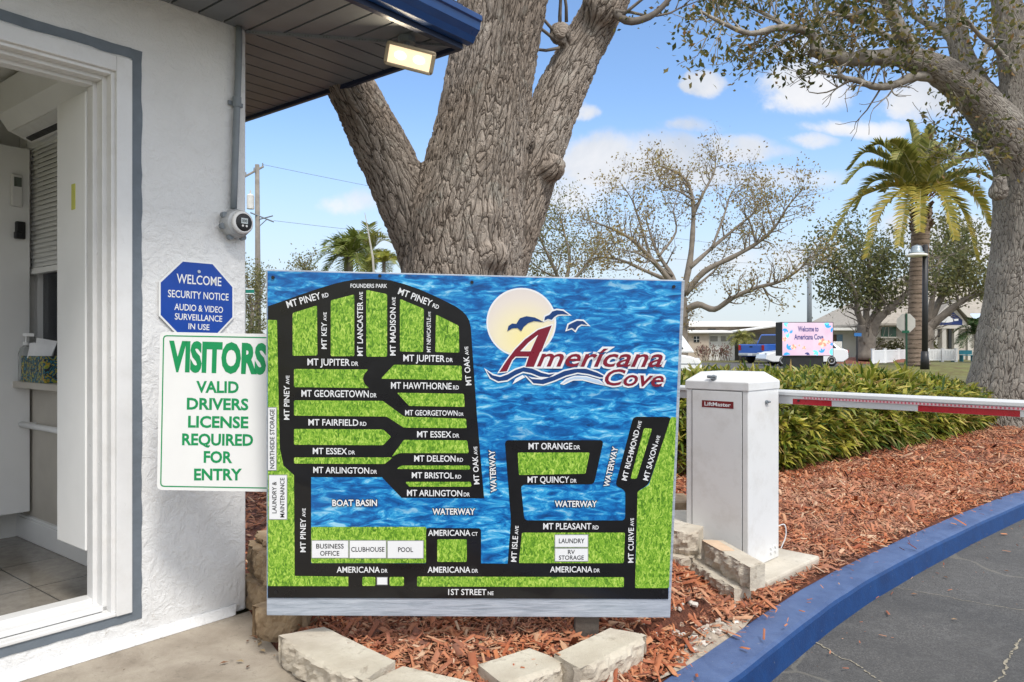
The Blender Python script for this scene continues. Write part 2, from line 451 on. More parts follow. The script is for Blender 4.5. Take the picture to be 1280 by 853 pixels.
# side wall: 0.3 m furred, window opening between k 1.0 and 1.75
w = MB()
bbox(w, -.15, -.001, -1.0, -.151, 0, ZS+.05); bbox(w, -.15, -.001, -DEP, -1.75, 0, ZS+.05)
bbox(w, -.15, -.001, -1.75, -1.0, 0, 1.02); bbox(w, -.15, -.001, -1.75, -1.0, 2.3, ZS+.05)
obj('side_wall', w, M_STUC, booth)
w = MB()
bbox(w, -.3, -.152, -1.0, -.152, .1, 2.6); bbox(w, -.3, -.152, -DEP+.15, -1.75, .1, 2.6)
bbox(w, -.3, -.152, -1.75, -1.0, .1, 1.0); bbox(w, -.3, -.152, -1.75, -1.0, 2.34, 2.6)
bbox(w, -LEN+.15, -.3, -DEP+.0, -DEP+.148, .1, 2.6)
obj('interior_wall', w, M_INT, booth)
w = MB()
bbox(w, -LEN, 0, -DEP-.15, -DEP-.002, 0, ZS+.05); bbox(w, -LEN, -LEN+.148, -DEP, -.152, 0, .95); bbox(w, -LEN, -LEN+.148, -DEP, -.152, 2.1, ZS+.05)
bbox(w, -LEN, -LEN+.148, -.4, -.152, .95, 2.1); bbox(w, -LEN, -LEN+.148, -DEP, -1.7, .95, 2.1)  # unseen opening in the end wall, added to brighten the inside
obj('rear_wall', w, M_STUC, booth)
w = MB(); bbox(w, -LEN+.15, -.152, -DEP+.002, -.152, 2.6, 2.63); obj('ceiling_panel', w, M_INT, booth)
def tile_mat():
    m, nt, b = new_mat('grey floor tile'); vec = coord(nt, rot=(0, 0, -math.atan2(BD.y, BD.x)))
    br = nt.nodes.new('ShaderNodeTexBrick'); link(nt, vec, br.inputs['Vector']); br.offset = 0
    br.inputs['Scale'].default_value = 1; br.inputs['Brick Width'].default_value = .45; br.inputs['Row Height'].default_value = .45
    br.inputs['Mortar Size'].default_value = .004
    n = ramp(nt, noi(nt, vec, 25, 6, .7), [(.3, (.19, .17, .145)), (.7, (.29, .265, .225))]).outputs[0]
    br.inputs['Mortar'].default_value = (.06, .055, .05, 1); link(nt, n, br.inputs['Color1']); link(nt, n, br.inputs['Color2'])
    link(nt, br.outputs[0], b.inputs['Base Color']); b.inputs['Roughness'].default_value = .13; b.inputs['Specular IOR Level'].default_value = .6
    return m
w = MB(); bbox(w, -LEN+.15, -.3, -DEP+.148, -.152, .06, .1); obj('tiled_floor', w, tile_mat(), booth)
w = MB(); bbox(w, -.318, -.3005, -DEP+.15, -.3, .1, .22); bbox(w, -.312, -.3005, -DEP+.15, -.3, .22, .235); obj('baseboard', w, M_INT2, booth, bevel=.004)
# door frame, threshold and grey painted surround
w = MB()
def frame_profile(w):
    for (q0, q1, h0, h1) in ((0, .0615, -.02, .012), (-.014, .004, -.05, -.004), (-.03, -.010, -.10, -.045), (-.045, -.026, -.15, -.095)):
        # right jamb, left jamb, head
        bbox(w, -SO+q0, -SO+q1, h0, h1, ZB-.06, ZT+q1)
        bbox(w, -FR-q1, -FR-q0, h0, h1, ZB-.06, ZT+q1)
        bbox(w, -FR-q0+.0, -SO+q0, h0, h1+.0006, ZT+q0, ZT+q1-.0006)
frame_profile(w); obj('door_frame', w, M_TRIM, booth, bevel=.003)
w = MB()
bbox(w, -FR, -SO, -.17, -.10, ZB-.03, ZB); bbox(w, -FR, -SO, -.10, -.045, ZB-.045, ZB-.022); bbox(w, -FR-.06, -SO+.0, -.045, .010, ZB-.06, ZB-.045)
obj('threshold', w, M_TRIM, booth, bevel=.004)
w = MB(); t = .003
a0, a1, z0, z1 = -.5096, -.4685, .094, 2.385
rg = random.Random(3)
def wob(x): return x+.003*math.sin(37*x)+rg.uniform(-.0022, .0022)
N = 46; L = []
for i in range(N+1):                   # right band with a hand-painted edge
    z = z0+(z1-z0)*i/N; L.append((a0+rg.uniform(-.0025, .0025), a1+rg.uniform(-.0025, .0025), z))
for i in range(N):
    if L[i][2] < z0+.0: continue
    w.poly([Bp(L[i][0], t, L[i][2]), Bp(L[i][1], t, L[i][2]), Bp(L[i+1][1], t, L[i+1][2]), Bp(L[i+1][0], t, L[i+1][2])])
for zlo, zhi in ((z0, .137), (2.345, z1)):
    pr = None
    for i in range(31):
        a = -FR-.1+(a0+FR+.1)*i/30; q = (a, zlo+rg.uniform(-.003, .003), zhi+rg.uniform(-.002, .002))
        if pr: w.poly([Bp(pr[0], t, pr[1]), Bp(q[0], t, q[1]), Bp(q[0], t, q[2]), Bp(pr[0], t, pr[2])])
        pr = q
obj('painted_band', w, M_BAND, booth)
# eaves
w = MB()
g_ = .006; sp = .1178
def clip_front(a): return max(0, a*OVB/OVA)
for i in range(-26, 7):
    x0, x1 = i*sp+g_, (i+1)*sp-g_
    if x0 > OVA: continue
    x1 = min(x1, OVA-.01)
    b0, b1 = clip_front(x0)+.004, clip_front(x1)+.004
    if b0 > OVB-.01: continue
    w.hexa([Bp(x0, b0, ZS), Bp(x1, min(b1, OVB-.011), ZS), Bp(x1, OVB-.01, ZS), Bp(x0, OVB-.01, ZS), Bp(x0, b0, ZS+.012), Bp(x1, min(b1, OVB-.011), ZS+.012), Bp(x1, OVB-.01, ZS+.012), Bp(x0, OVB-.01, ZS+.012)])
for i in range(-22, 6):
    y0, y1 = i*sp+g_, (i+1)*sp-g_
    y1 = min(y1, OVB-.012)
    if y0 > OVB-.02: continue
    c0, c1 = max(0, y0*OVA/OVB)+.004, max(0, y1*OVA/OVB)+.004
    w.hexa([Bp(c0, y0, ZS), Bp(OVA-.01, y0, ZS), Bp(OVA-.01, y1, ZS), Bp(min(c1, OVA-.012), y1, ZS), Bp(c0, y0, ZS+.012), Bp(OVA-.01, y0, ZS+.012), Bp(OVA-.01, y1, ZS+.012), Bp(min(c1, OVA-.012), y1, ZS+.012)])
sf = obj('soffit', w, M_SOFF, booth)
w = MB(); w.tube([Bp(.0, .0, ZS-.002), Bp(OVA-.01, OVB-.01, ZS-.002)], .012, 6); obj('hip_strip', w, M_SOFF, booth)
w = MB(); bbox(w, -LEN-.3, OVA-.02, -DEP-.5, OVB-.02, ZS+.0135, ZS+.03); obj('soffit_backing', w, mat('dark soffit groove', (.03, .032, .035), .8), booth)
w = MB()
bbox(w, -LEN-.3, OVA, OVB-.012, OVB+.02, ZS-.025, ZS+.19); bbox(w, OVA-.012, OVA+.012, -DEP-.5, OVB+.0, ZS-.022, ZS+.06)
obj('fascia', w, M_NAVYD, booth, bevel=.003)
w = MB()                               # ogee gutter along the front
prof = [(.022, .03), (.06, .032), (.075, .06), (.10, .085), (.105, .12), (.115, .125), (.115, .15), (.105, .15), (.022, .15)]
n = len(prof); o0 = [Bp(-LEN-.3, OVB+y, ZS-.03+z) for y, z in prof]; o1 = [Bp(OVA+.03, OVB+y, ZS-.03+z) for y, z in prof]
w.add(o0+o1, [tuple(range(n)), tuple(range(2*n-1, n-1, -1))]+[(i, (i+1) % n, n+(i+1) % n, n+i) for i in range(n)])
obj('gutter', w, M_NAVY, booth, bevel=.002)
w = MB(); e = [Bp(-LEN-.35, OVB+.05, ZS+.16), Bp(OVA+.03, OVB+.05, ZS+.16), Bp(OVA+.03, -DEP-.5, ZS+.16), Bp(-LEN-.35, -DEP-.5, ZS+.16)]
t0, t1 = Bp(-LEN+.8, -.7, ZS+.75), Bp(-.7, -.7, ZS+.75); b_ = [x-V((0, 0, .1)) for x in e]
w.add(e+[t0, t1]+b_, [(0, 1, 5, 4), (1, 2, 5), (2, 3, 4, 5), (3, 0, 4), (6, 7, 1, 0), (7, 8, 2, 1), (8, 9, 3, 2), (9, 6, 0, 3), (9, 8, 7, 6)])
obj('roof', w, mat('grey roof shingles', (.2, .2, .2), .9, .3, 20), booth)
# inside fittings that belong to the booth
w = MB()
bbox(w, -.62, -.585, -.44, -.155, .37, 2.22); lf = obj('door_leaf', w, M_INT2, booth, bevel=.004)
w = MB(); bbox(w, -.6225, -.6203, -.285, -.25, 1.755, 1.86); obj('yellow_tape', w, mat('yellow tape', (.55, .55, .12), .6), lf)
w = MB(); bbox(w, -1.15, -.315, -1.69, -1.65, .27, 2.29); dl = obj('inner_door', w, M_INT2, booth, bevel=.004)
IDP = Plane(Bp(0, -1.6495, 0), BD, (0, 0, 1))
def idbox(w, x0, y0, x1, y1, h0, h1):
    (a0, z1), (a1, z0) = IDP.px(x0, y0), IDP.px(x1, y1); return bbox(w, a0, a1, -1.6495+h0, -1.6495+h1, z0, z1)
w = MB(); idbox(w, 18, 277, 30, 300, 0, .03); idbox(w, 15, 290, 25, 300, .02, .05); obj('door_lock', w, M_BLACK, dl, bevel=.006)
w = MB(); bbox(w, -.40, -.3005, -1.78, -.95, .965, 1.0); obj('window_ledge', w, M_TAN, booth, bevel=.004)
w = MB(); bbox(w, -.3015, -.3002, -1.84, -.16, .24, .962); obj('tan_wainscot', w, M_TAN, booth)
wf = MB()
bbox(wf, -.26, -.2, -1.75, -1.70, 1.0, 2.34); bbox(wf, -.26, -.2, -1.05, -1.0, 1.0, 2.34); bbox(wf, -.26, -.2, -1.70, -1.05, 2.29, 2.34)
bbox(wf, -.26, -.2, -1.70, -1.05, 1.0, 1.05); bbox(wf, -.25, -.21, -1.42, -1.38, 1.05, 2.29)
wo = obj('window', wf, M_INT2, booth, bevel=.004)
w = MB(); bbox(w, -.232, -.228, -1.38, -1.05, 1.05, 2.29); bbox(w, -.232, -.228, -1.70, -1.42, 1.05, 2.29)
mg, nt_, b_ = new_mat('tinted window glass'); b_.inputs['Base Color'].default_value = (.03, .035, .04, 1); b_.inputs['Roughness'].default_value = .05; b_.inputs['Alpha'].default_value = .8
M_GLASS = mg
obj('pane', w, mg, wo)
w = MB()
for i in range(26):
    z = 1.63+i*.026; w.add([Bp(-.298, -1.70, z), Bp(-.298, -1.05, z), Bp(-.286, -1.05, z+.030), Bp(-.286, -1.70, z+.030)], [(0, 1, 2, 3)])
bbox(w, -.305, -.27, -1.71, -1.04, 1.595, 1.625); bbox(w, -.31, -.265, -1.71, -1.04, 2.30, 2.345)
obj('blind', w, M_INT2, wo)
w = MB(); w.tube([Bp(-.36, -1.64, .76), Bp(-.36, -1.0, .76)], .016, 10); w.tube([Bp(-.36, -1.0, .76), Bp(-.30, -.98, .76)], .012, 8); w.tube([Bp(-.36, -1.6, .76), Bp(-.30, -1.6, .76)], .012, 8)
obj('grab_rail', w, M_INT2, booth, smooth=True)
w = MB()                               # strike chain marks on the jamb
for i in range(9): bbox(w, -.578-(i % 2)*.004, -.5705, -.05, -.040+(i % 2)*.003, 1.01+i*.037, 1.035+i*.037)
obj('hinge', w, M_BLACK, booth)
# ---- separate things in and on the booth
t = thing('air_conditioner', 'white split air conditioner hung high inside the open doorway', 'air conditioner', Bp(-.4, -.9, 2.28))
w = MB(); pr = [(-.302, 2.32), (-.36, 2.29), (-.47, 2.33), (-.52, 2.40), (-.52, 2.56), (-.49, 2.59), (-.302, 2.59)]
n = len(pr); q0 = [Bp(a, -.42, z) for a, z in pr]; q1 = [Bp(a, -1.5, z) for a, z in pr]
w.add(q0+q1, [tuple(range(n)), tuple(range(2*n-1, n-1, -1))]+[(i, (i+1) % n, n+(i+1) % n, n+i) for i in range(n)])
obj('housing', w, M_INT2, t, bevel=.006)
w = MB(); w.hexa([Bp(-.375, -.48, 2.288), Bp(-.375, -1.45, 2.288), Bp(-.40, -1.45, 2.297), Bp(-.40, -.48, 2.297), Bp(-.375, -.48, 2.30), Bp(-.375, -1.45, 2.30), Bp(-.40, -1.45, 2.309), Bp(-.40, -.48, 2.309)]); obj('air_slot', w, M_BLACK, t)
w = MB(); w.hexa([Bp(-.41, -.46, 2.301), Bp(-.41, -1.46, 2.301), Bp(-.465, -1.46, 2.322), Bp(-.465, -.46, 2.322), Bp(-.41, -.46, 2.312), Bp(-.41, -1.46, 2.312), Bp(-.465, -1.46, 2.333), Bp(-.465, -.46, 2.333)]); obj('flap', w, M_TRIM, t, bevel=.003)
t = thing('remote_control', 'white remote control holder fixed to the inner door panel', 'remote control', Bp(-.44, -1.65, 1.83))
w = MB(); idbox(w, 12, 217, 27.5, 260, 0, .025); obj('body', w, M_TRIM, t, bevel=.012, seg=3)
w = MB(); idbox(w, 15.5, 222, 25, 235, .0255, .027); obj('screen', w, mat('lcd screen', (.12, .14, .12), .3), t)
t = thing('tissue_box', 'colourful tissue box with a tissue sticking out on the window ledge inside', 'tissue box', Bp(-.35, -1.35, 1.0))
w = MB(); bbox(w, -.395, -.305, -1.54, -1.22, 1.0005, 1.14)
m, nt_, b_ = new_mat('leaf print card'); vec = coord(nt_)
vo = nt_.nodes.new('ShaderNodeTexVoronoi'); vo.inputs['Scale'].default_value = 30; link(nt_, noi and vec, vo.inputs['Vector'])
cr = ramp(nt_, noi(nt_, vec, 22, 2, .5, 2.5), [(.36, (.02, .02, .02)), (.44, (.03, .22, .32)), (.5, (.02, .02, .02)), (.55, (.55, .42, .05)), (.6, (.2, .35, .05)), (.66, (.6, .2, .04))], 'CONSTANT')
link(nt_, cr.outputs[0], b_.inputs['Base Color']); obj('carton', w, m, t, bevel=.003)
w = MB(); rg = random.Random(5)
for k in range(5):
    a = -.35+rg.uniform(-.02, .02); b = -1.40+rg.uniform(-.05, .05)
    pts = [Bp(a-.03, b-.04, 1.13), Bp(a+.03, b+.04, 1.13), Bp(a+.035+rg.uniform(-.02, .02), b+.06, 1.19+rg.uniform(0, .03)), Bp(a-.02, b-.05+rg.uniform(-.02, .03), 1.20+rg.uniform(0, .04))]
    w.poly(pts)
obj('tissue', w, mat('tissue paper', (.85, .85, .85), .9), t)
t = thing('sanitizer_bottle', 'clear pump bottle of hand sanitizer behind the tissue box on the ledge', 'bottle', Bp(-.35, -1.6, 1.0))
Mx = Matrix.Translation(Bp(-.35, -1.6, 1.0005))
m, nt_, b_ = new_mat('clear plastic bottle'); b_.inputs['Base Color'].default_value = (.5, .52, .5, 1); b_.inputs['Roughness'].default_value = .15; b_.inputs['Alpha'].default_value = .55
obj('bottle_body', MB().lathe([(.036, 0), (.038, .01), (.038, .15), (.03, .18), (.014, .195)], 18, Mx), m, t, smooth=True)
w = MB().lathe([(.016, .196), (.016, .215), (.006, .216), (.006, .245)], 12, Mx); w.box(-.012, .05, -.011, .011, .245, .262, Mx); obj('pump', w, M_INT2, t)
# conduit and meter on the wall
def onwall(px, py): return WALLPL.px(px, py)
t = thing('wall_conduit', 'grey conduit pipe running down the white wall from the soffit', 'conduit', Bp(*[onwall(294, 245)[0], .03, onwall(294, 245)[1]]))
(ax, az), (bx, bz), (cx_, cz) = onwall(295.5, 40), onwall(293, 130), onwall(288.5, 262)
obj('pipe', MB().tube(smooth_path([Bp(ax, .02, ZS-.003), Bp(ax-.002, .022, az-.12), Bp(bx, .022, bz), Bp(cx_, .022, cz)], 3), .0145, 12), M_GREYM, t, smooth=True)
w = MB(); w.tube([Bp(bx-.001, .022, bz+.025), Bp(bx-.001, .022, bz-.02)], .019, 12); bbox(w, bx-.035, bx+.035, .003, .012, bz-.012, bz+.006); obj('pipe_strap', w, M_GREYM, t)
mx, mz = onwall(290, 281)
t = thing('wall_meter', 'round grey meter with a black dial at the foot of the wall conduit', 'meter', Bp(mx, .0, mz))
Mm = Matrix.Translation(Bp(mx, .003, mz)) @ BO.to_track_quat('Z', 'Y').to_matrix().to_4x4()
obj('housing', MB().lathe([(.062, 0), (.064, .01), (.064, .04), (.058, .06), (.040, .066)], 28, Mm), mat('grey cast alloy', (.42, .43, .43), .45, .1, 20, .15, 60, metal=.3), t, smooth=True, bevel=.002)
w = MB()
for ang in (150, 195, 245, 300):
    c = Bp(mx+.066*math.cos(R(ang)), .02, mz+.066*math.sin(R(ang))); obj('lug', MB().tube([c, c+BO*.022], .013, 10), M_GREYM, t)
Mf = Matrix.Translation(Bp(mx+.006, .068, mz+.002)) @ BO.to_track_quat('Z', 'Y').to_matrix().to_4x4()
obj('dial_ring', MB().lathe([(.050, -.004), (.050, .012), (.044, .018), (.040, .018)], 28, Mf), M_TRIM, t, smooth=True)
dlf = obj('dial', MB().lathe([(.039, .006), (.039, .019), (.034, .022), (.001, .0225)], 28, Mf), M_BLACK, t, smooth=True)
w = MB(); c = Bp(mx+.006, .0915, mz+.008); w.add([c-BD*.016-V((0, 0, .012)), c+BD*.016-V((0, 0, .012)), c+BD*.016+V((0, 0, .012)), c-BD*.016+V((0, 0, .012))], [(0, 1, 2, 3)]); obj('display', w, mat('grey display', (.5, .55, .55), .3), dlf)
w = MB(); c = Bp(mx+.006, .0913, mz-.014)
for s in (-1, 1): w.tube([c+BD*.009*s, c+BD*.009*s+BO*.002], .005, 8)
obj('button', w, M_TRIM, dlf)
pd = Plane(Bp(mx+.006, .0918, mz+.008), BD, (0, 0, 1)); w = MB(); text_on(w, pd, [('000', 1)], (-.012, -.006), (.012, -.006), .012, .0, .02); obj('digits', w, M_BLACK, dlf)
# flood light under the eave
fp = W(512, 73, 3.42); t = thing('flood_light', 'lit rectangular flood light fixed under the corner of the roof overhang', 'flood light', fp+V((0, 0, .1)))
fx = V((.95, .10, -.21)).normalized(); fn = V((.12, -.86, -.42)); fn = (fn-fx*fn.dot(fx)).normalized(); fz = fn.cross(fx)*-1
if fz.z < 0: fz = -fz
Mq = Matrix(((fx.x, fz.x, fn.x, fp.x), (fx.y, fz.y, fn.y, fp.y), (fx.z, fz.z, fn.z, fp.z), (0, 0, 0, 1)))
w = MB(); hw, hh = .113, .052
rp = rounded([(-hw, -hh), (hw, -hh), (hw, hh), (-hw, hh)], .015)
w.prism(rp, -.035, -.004, Mq)
for q in ((-hw, -hw+.016, -hh+.012, hh-.012), (hw-.016, hw, -hh+.012, hh-.012), (-hw+.01, hw-.01, -hh, -hh+.014), (-hw+.01, hw-.01, hh-.014, hh)): w.box(q[0], q[1], q[2], q[3], -.006, .008, Mq)
obj('lamp_housing', w, mat('bronze lamp housing', (.36, .29, .19), .45), t, bevel=.004)
w = MB(); w.box(-hw+.016, hw-.016, -hh+.014, hh-.014, -.003, .002, Mq); lens = obj('lamp_lens', w, emis('lamp lens glow', (1, .80, .52), .45), t)
M_EMI = emis('led emitter glow', (1, .9, .72), 1.6)
for s in (-1, 1):
    w = MB(); w.prism([(s*.043+.026*math.cos(a*math.pi/7), .002+.017*math.sin(a*math.pi/7)) for a in range(14)], .0025, .006, Mq)
    obj('lamp_emitter', w, M_EMI, lens)
w = MB(); w.tube([fp+fz*.0-fn*.035, fp+V((-.02, .05, .06)), V((fp.x-.02, fp.y+.05, ZS))], .014, 8); w.tube([V((fp.x-.02, fp.y+.05, ZS-.03)), V((fp.x-.02, fp.y+.05, ZS-.001))], .04, 12); obj('bracket', w, M_GREYM, t)
al = bpy.data.lights.new('flood_lamp', 'AREA'); al.shape = 'RECTANGLE'; al.size = .2; al.size_y = .09; al.energy = 1.1; al.color = (1, .84, .6)
ao = bpy.data.objects.new('flood_lamp', al); col.objects.link(ao); ao.parent = t; ao.matrix_local = BASE[t.name].inverted() @ (Matrix.Translation(fp+fn*.012) @ fn.to_track_quat('-Z', 'Y').to_matrix().to_4x4())
# ---------------- signs on the wall
def plate(name, label, pts, h0, th, m_edge, parent=None):
    pass
M_SIGNW = mat('white sign aluminium', (.80, .80, .78), .35, .03, 5)
M_GREEN = mat('green sign ink', (.002, .27, .085), .4, .08, 8)
M_BLUE = mat('blue sign ink', (.006, .055, .33), .4, .08, 8)
def flat(mb, pl, pts, h, px=True):
    return mb.poly([pl.at(*(pl.px(*p) if px else p), h) for p in pts])
def tx(mb, pl, runs, x0, y0, x1, y1, cap, h, bold=.03, **k):
    """lettering where the photo shows its baseline; cap in photo pixels"""
    p0, p1 = pl.px(x0, y0), pl.px(x1, y1)
    a = pl.px((x0+x1)/2, (y0+y1)/2); d = np.array([x1-x0, y1-y0]); d = d/np.hypot(*d); up = np.array([d[1], -d[0]])*cap
    b = pl.px((x0+x1)/2+up[0], (y0+y1)/2+up[1]); return text_on(mb, pl, runs, p0, p1, math.hypot(b[0]-a[0], b[1]-a[1]), h, bold, **k)
# octagon
c = [(228.6, 327.4), (267.5, 332), (292.5, 361), (292.5, 400), (270, 424), (233, 424), (199, 398), (199, 355)]
cc = WALLPL.px(246, 376); Wd = (WALLPL.px(292.5, 380)[0]-WALLPL.px(199, 376)[0])/2
oc = [(cc[0]+Wd/math.cos(R(22.5))*math.cos(R(22.5+45*i)), cc[1]+Wd/math.cos(R(22.5))*math.sin(R(22.5+45*i))) for i in range(8)]
t = thing('security_sign', 'blue octagonal security notice plate on the stucco wall', 'sign', Bp(cc[0], 0, cc[1]))
w = MB(); w.add([WALLPL.at(*p, h) for h in (.006, .009) for p in oc], [tuple(range(8)), tuple(range(8, 16))]+[(i, (i+1) % 8, 8+(i+1) % 8, 8+i) for i in range(8)]); obj('plate', w, M_SIGNW, t)
oi = [(cc[0]+(p[0]-cc[0])*.955, cc[1]+(p[1]-cc[1])*.955) for p in oc]; w = MB(); w.add([WALLPL.at(*p, .0096) for p in oi], [tuple(range(8))]); obj('blue_face', w, M_BLUE, t)
w = MB(); h = .0104
for s, x0, y0, x1, y1, cp in (('WELCOME', 219.5, 354, 275, 358, 11), ('SECURITY NOTICE', 208.5, 371.5, 284, 376, 8.6), ('AUDIO & VIDEO', 216.5, 387.5, 277, 391.5, 7.6), ('SURVEILLANCE', 217, 399.5, 276, 402.5, 7.4), ('IN USE', 234, 411.5, 260, 413, 7)):
    tx(w, WALLPL, [(s, 1)], x0, y0, x1, y1, cp, h, .010)
obj('lettering', w, M_SIGNW, t)
q = WALLPL.px(247, 340); obj('screw', MB().tube([WALLPL.at(*q, .0098), WALLPL.at(*q, .013)], .007, 12), M_CHROME, t)
# visitors sign
VP_ = Plane(W(196.5, 612.5, 2.87), (math.cos(R(1.1)), .012, -math.sin(R(1.1))), (math.sin(R(1.1)), 0, math.cos(R(1.1))))
A_, B2 = VP_.px(196.5, 415), VP_.px(345, 615.5)
x0, x1, z1, z0 = 0, B2[0], A_[1], 0
t = thing('visitors_sign', 'white rectangular visitors sign with green lettering behind the left edge of the map board', 'sign', VP_.at((x0+x1)/2, 0, -.01))
w = MB(); rp = rounded([(x0, z0), (x1, z0), (x1, z1), (x0, z1)], .02, 5); n = len(rp)
w.add([VP_.at(*p, h) for h in (-.002, .002) for p in rp], [tuple(range(n-1, -1, -1)), tuple(range(n, 2*n))]+[(i, (i+1) % n, n+(i+1) % n, n+i) for i in range(n)]); obj('plate', w, M_SIGNW, t)
w = MB(); e = .012; ro = rounded([(x0+e, z0+e), (x1-e, z0+e), (x1-e, z1-e), (x0+e, z1-e)], .016, 5); e = .0165; ri = rounded([(x0+e, z0+e), (x1-e, z0+e), (x1-e, z1-e), (x0+e, z1-e)], .012, 5); n = len(ro)
w.add([VP_.at(*p, .0026) for p in ro+ri], [(i, (i+1) % n, n+(i+1) % n, n+i) for i in range(n)]); obj('border_line', w, M_GREEN, t)
MV = Matrix(((VP_.ex.x, VP_.ey.x, VP_.n.x, VP_.o.x), (VP_.ex.y, VP_.ey.y, VP_.n.y, VP_.o.y), (VP_.ex.z, VP_.ey.z, VP_.n.z, VP_.o.z), (0, 0, 0, 1)))
for z_ in (.08, .46): obj('batten', MB().box(x1-.10, x1+.12, z_, z_+.06, -.03, -.0025, MV), M_GREYM, t)
w = MB()
for s, a0, y0, a1, y1, cp, bo in (('VISITORS', 213, 462.5, 331, 466, 34, .05), ('VALID', 246.5, 490.5, 298, 491, 13.5, .032), ('DRIVERS', 234.5, 511.5, 310, 512.5, 13.5, .032), ('LICENSE', 236, 534, 310, 535, 13.5, .032), ('REQUIRED', 228.5, 556, 316, 557, 13.5, .032), ('FOR', 255.5, 578, 289.5, 578.5, 13.5, .032), ('ENTRY', 243.5, 600, 301.5, 600, 13.5, .032)):
    tx(w, VP_, [(s, 1)], a0, y0, a1, y1, cp, .0027, bo)
obj('lettering', w, M_GREEN, t)
# ================================================================ community map board
D0 = 2.81
TL, TR, BL, BR = W(331, 337, D0*.963), W(855, 350, D0*.986), W(333, 770, D0), W(838, 773, D0*1.0235)
ex = (BR-BL).normalized(); nz = ex.cross(TL-BL).normalized(); ey = nz.cross(ex)
MP = Plane(BL, ex, ey)                 # ex x ey -> towards the viewer
if MP.n.y > 0: MP.n = -MP.n
BW, BH = (BR-BL).length, (TL-BL).length
t = thing('map_board', 'large leaning community map board with blue water, green lots and black streets', 'sign board', BL.lerp(BR, .5)-V((0, 0, .15)))
MM = Matrix(((MP.ex.x, MP.ey.x, MP.n.x, BL.x), (MP.ex.y, MP.ey.y, MP.n.y, BL.y), (MP.ex.z, MP.ey.z, MP.n.z, BL.z), (0, 0, 0, 1)))
def mapuv(nt, scale=(1, 1, 1)):
    return coord(nt, 'Object', scale)
m, nt, b = new_mat('grey painted board wood'); vec = coord(nt, scale=(2, 30, 30))
n = noi(nt, vec, 3, 6, .7, .4); link(nt, ramp(nt, n, [(.35, (.27, .31, .36)), (.55, (.40, .44, .50)), (.7, (.47, .51, .56))]).outputs[0], b.inputs['Base Color']); b.inputs['Roughness'].default_value = .55
bump(nt, b, n, .5, .004); M_GRWOOD = m
w = MB(); w.box(0, BW, 0, BH, -.022, -.002, MM); obj('backing_board', w, M_GRWOOD, t, bevel=.003)
p_ = MP.at(.42, .55, -.026); w = MB(); w.tube([p_, V((p_.x-.1, 3.5, .03))], .025, 8)
w2 = MB(); w2.box(BW-.36, BW-.27, -.30, BH*.9, -.075, -.024, MM)
M_POST = mat('dark weathered post', (.10, .085, .07), .9, .3, 10, .4, 40)
obj('strut', w, M_POST, t); obj('post', w2, M_POST, t)
# printed water
m, nt, b = new_mat('printed sea water'); vec = coord(nt)
wv = coord(nt, scale=(1, 1, 3.2))
n1 = noi(nt, wv, 12, 8, .66, .7); n2 = noi(nt, wv, 3.2, 5, .55, .6)
c = ramp(nt, n1, [(.30, (.000, .030, .12)), (.43, (.000, .10, .34)), (.51, (.006, .22, .56)), (.57, (.04, .40, .72)), (.66, (.36, .70, .88))]).outputs[0]
c = mix(nt, mth(nt, 'MULTIPLY', ramp(nt, n2, [(.4, 0.), (.65, 1.)]).outputs[0], .45), c, (.0, .10, .36))
link(nt, c, b.inputs['Base Color']); b.inputs['Roughness'].default_value = .3; b.inputs['Coat Weight'].default_value = .3; b.inputs['Coat Roughness'].default_value = .15
M_WATERP = m
pp = [MP.px(*q) for q in ((334.5, 339), (852, 352), (835.3, 749), (334.5, 747.5))]
w = MB(); w.add([MP.at(*p, h) for h in (-.0019, .0010) for p in pp], [(3, 2, 1, 0), (4, 5, 6, 7)]+[(i, (i+1) % 4, 4+(i+1) % 4, 4+i) for i in range(4)])
panel = obj('map_panel', w, M_WATERP, t)
M_ROAD = mat('black map ink', (.006, .006, .007), .32, .2, 5, coat=.25)
m, nt, b = new_mat('printed lawn'); vec = coord(nt)
n1 = noi(nt, coord(nt, scale=(1, 1, .55), rot=(0, R(25), 0)), 85, 5, .7, 1.5); n2 = noi(nt, vec, 7, 3)
c = ramp(nt, n1, [(.32, (.015, .06, .004)), (.44, (.11, .27, .015)), (.53, (.28, .50, .04)), (.64, (.60, .76, .16))]).outputs[0]
c = mix(nt, mth(nt, 'MULTIPLY', n2, .3), c, (.12, .32, .02)); link(nt, c, b.inputs['Base Color']); b.inputs['Roughness'].default_value = .35; b.inputs['Coat Weight'].default_value = .2
M_LAWNP = m
M_PWHITE = mat('white map print', (.78, .79, .8), .35, .03, 5)
M_PGREY = mat('grey map outline', (.28, .28, .28), .4, .05, 5)
def piece(name, pts, h, m, rad=0):
    p = [MP.px(*q) for q in pts]
    if rad: p = rounded(p, rad)
    w = MB(); w.add([MP.at(*q, h) for q in p], [tuple(range(len(p)))]); return obj(name, w, m, panel)
H1, H2, H3, H4, H5 = .0016, .0027, .0036, .0046, .0054
arc = [(335, 383), (345, 379.5), (358, 375), (372, 369.9), (395, 362), (419, 354.6), (431, 351.8), (442, 350), (454, 349), (466, 348.8), (478, 349.5), (489, 350.8), (506, 355.5), (524, 361.7), (542, 369.5), (559.5, 378), (570, 383.5), (578, 389.2), (583, 394.5), (586.6, 401), (588.6, 410)]
piece('street_print', arc+[(596.2, 520), (605.2, 623), (502, 622.3), (477.4, 596.5), (389, 596.5), (389, 712), (335, 712)], H1, M_ROAD)
piece('street_print', [(335, 704), (601, 704.3), (634, 704.6), (781, 704), (835.8, 704), (835.2, 748.8), (335, 747.3)], H1+.0002, M_ROAD)
piece('street_print', [(532.3, 710), (532.3, 659.9), (601.3, 660.3), (601.3, 710)], H1+.0004, M_ROAD, .012)
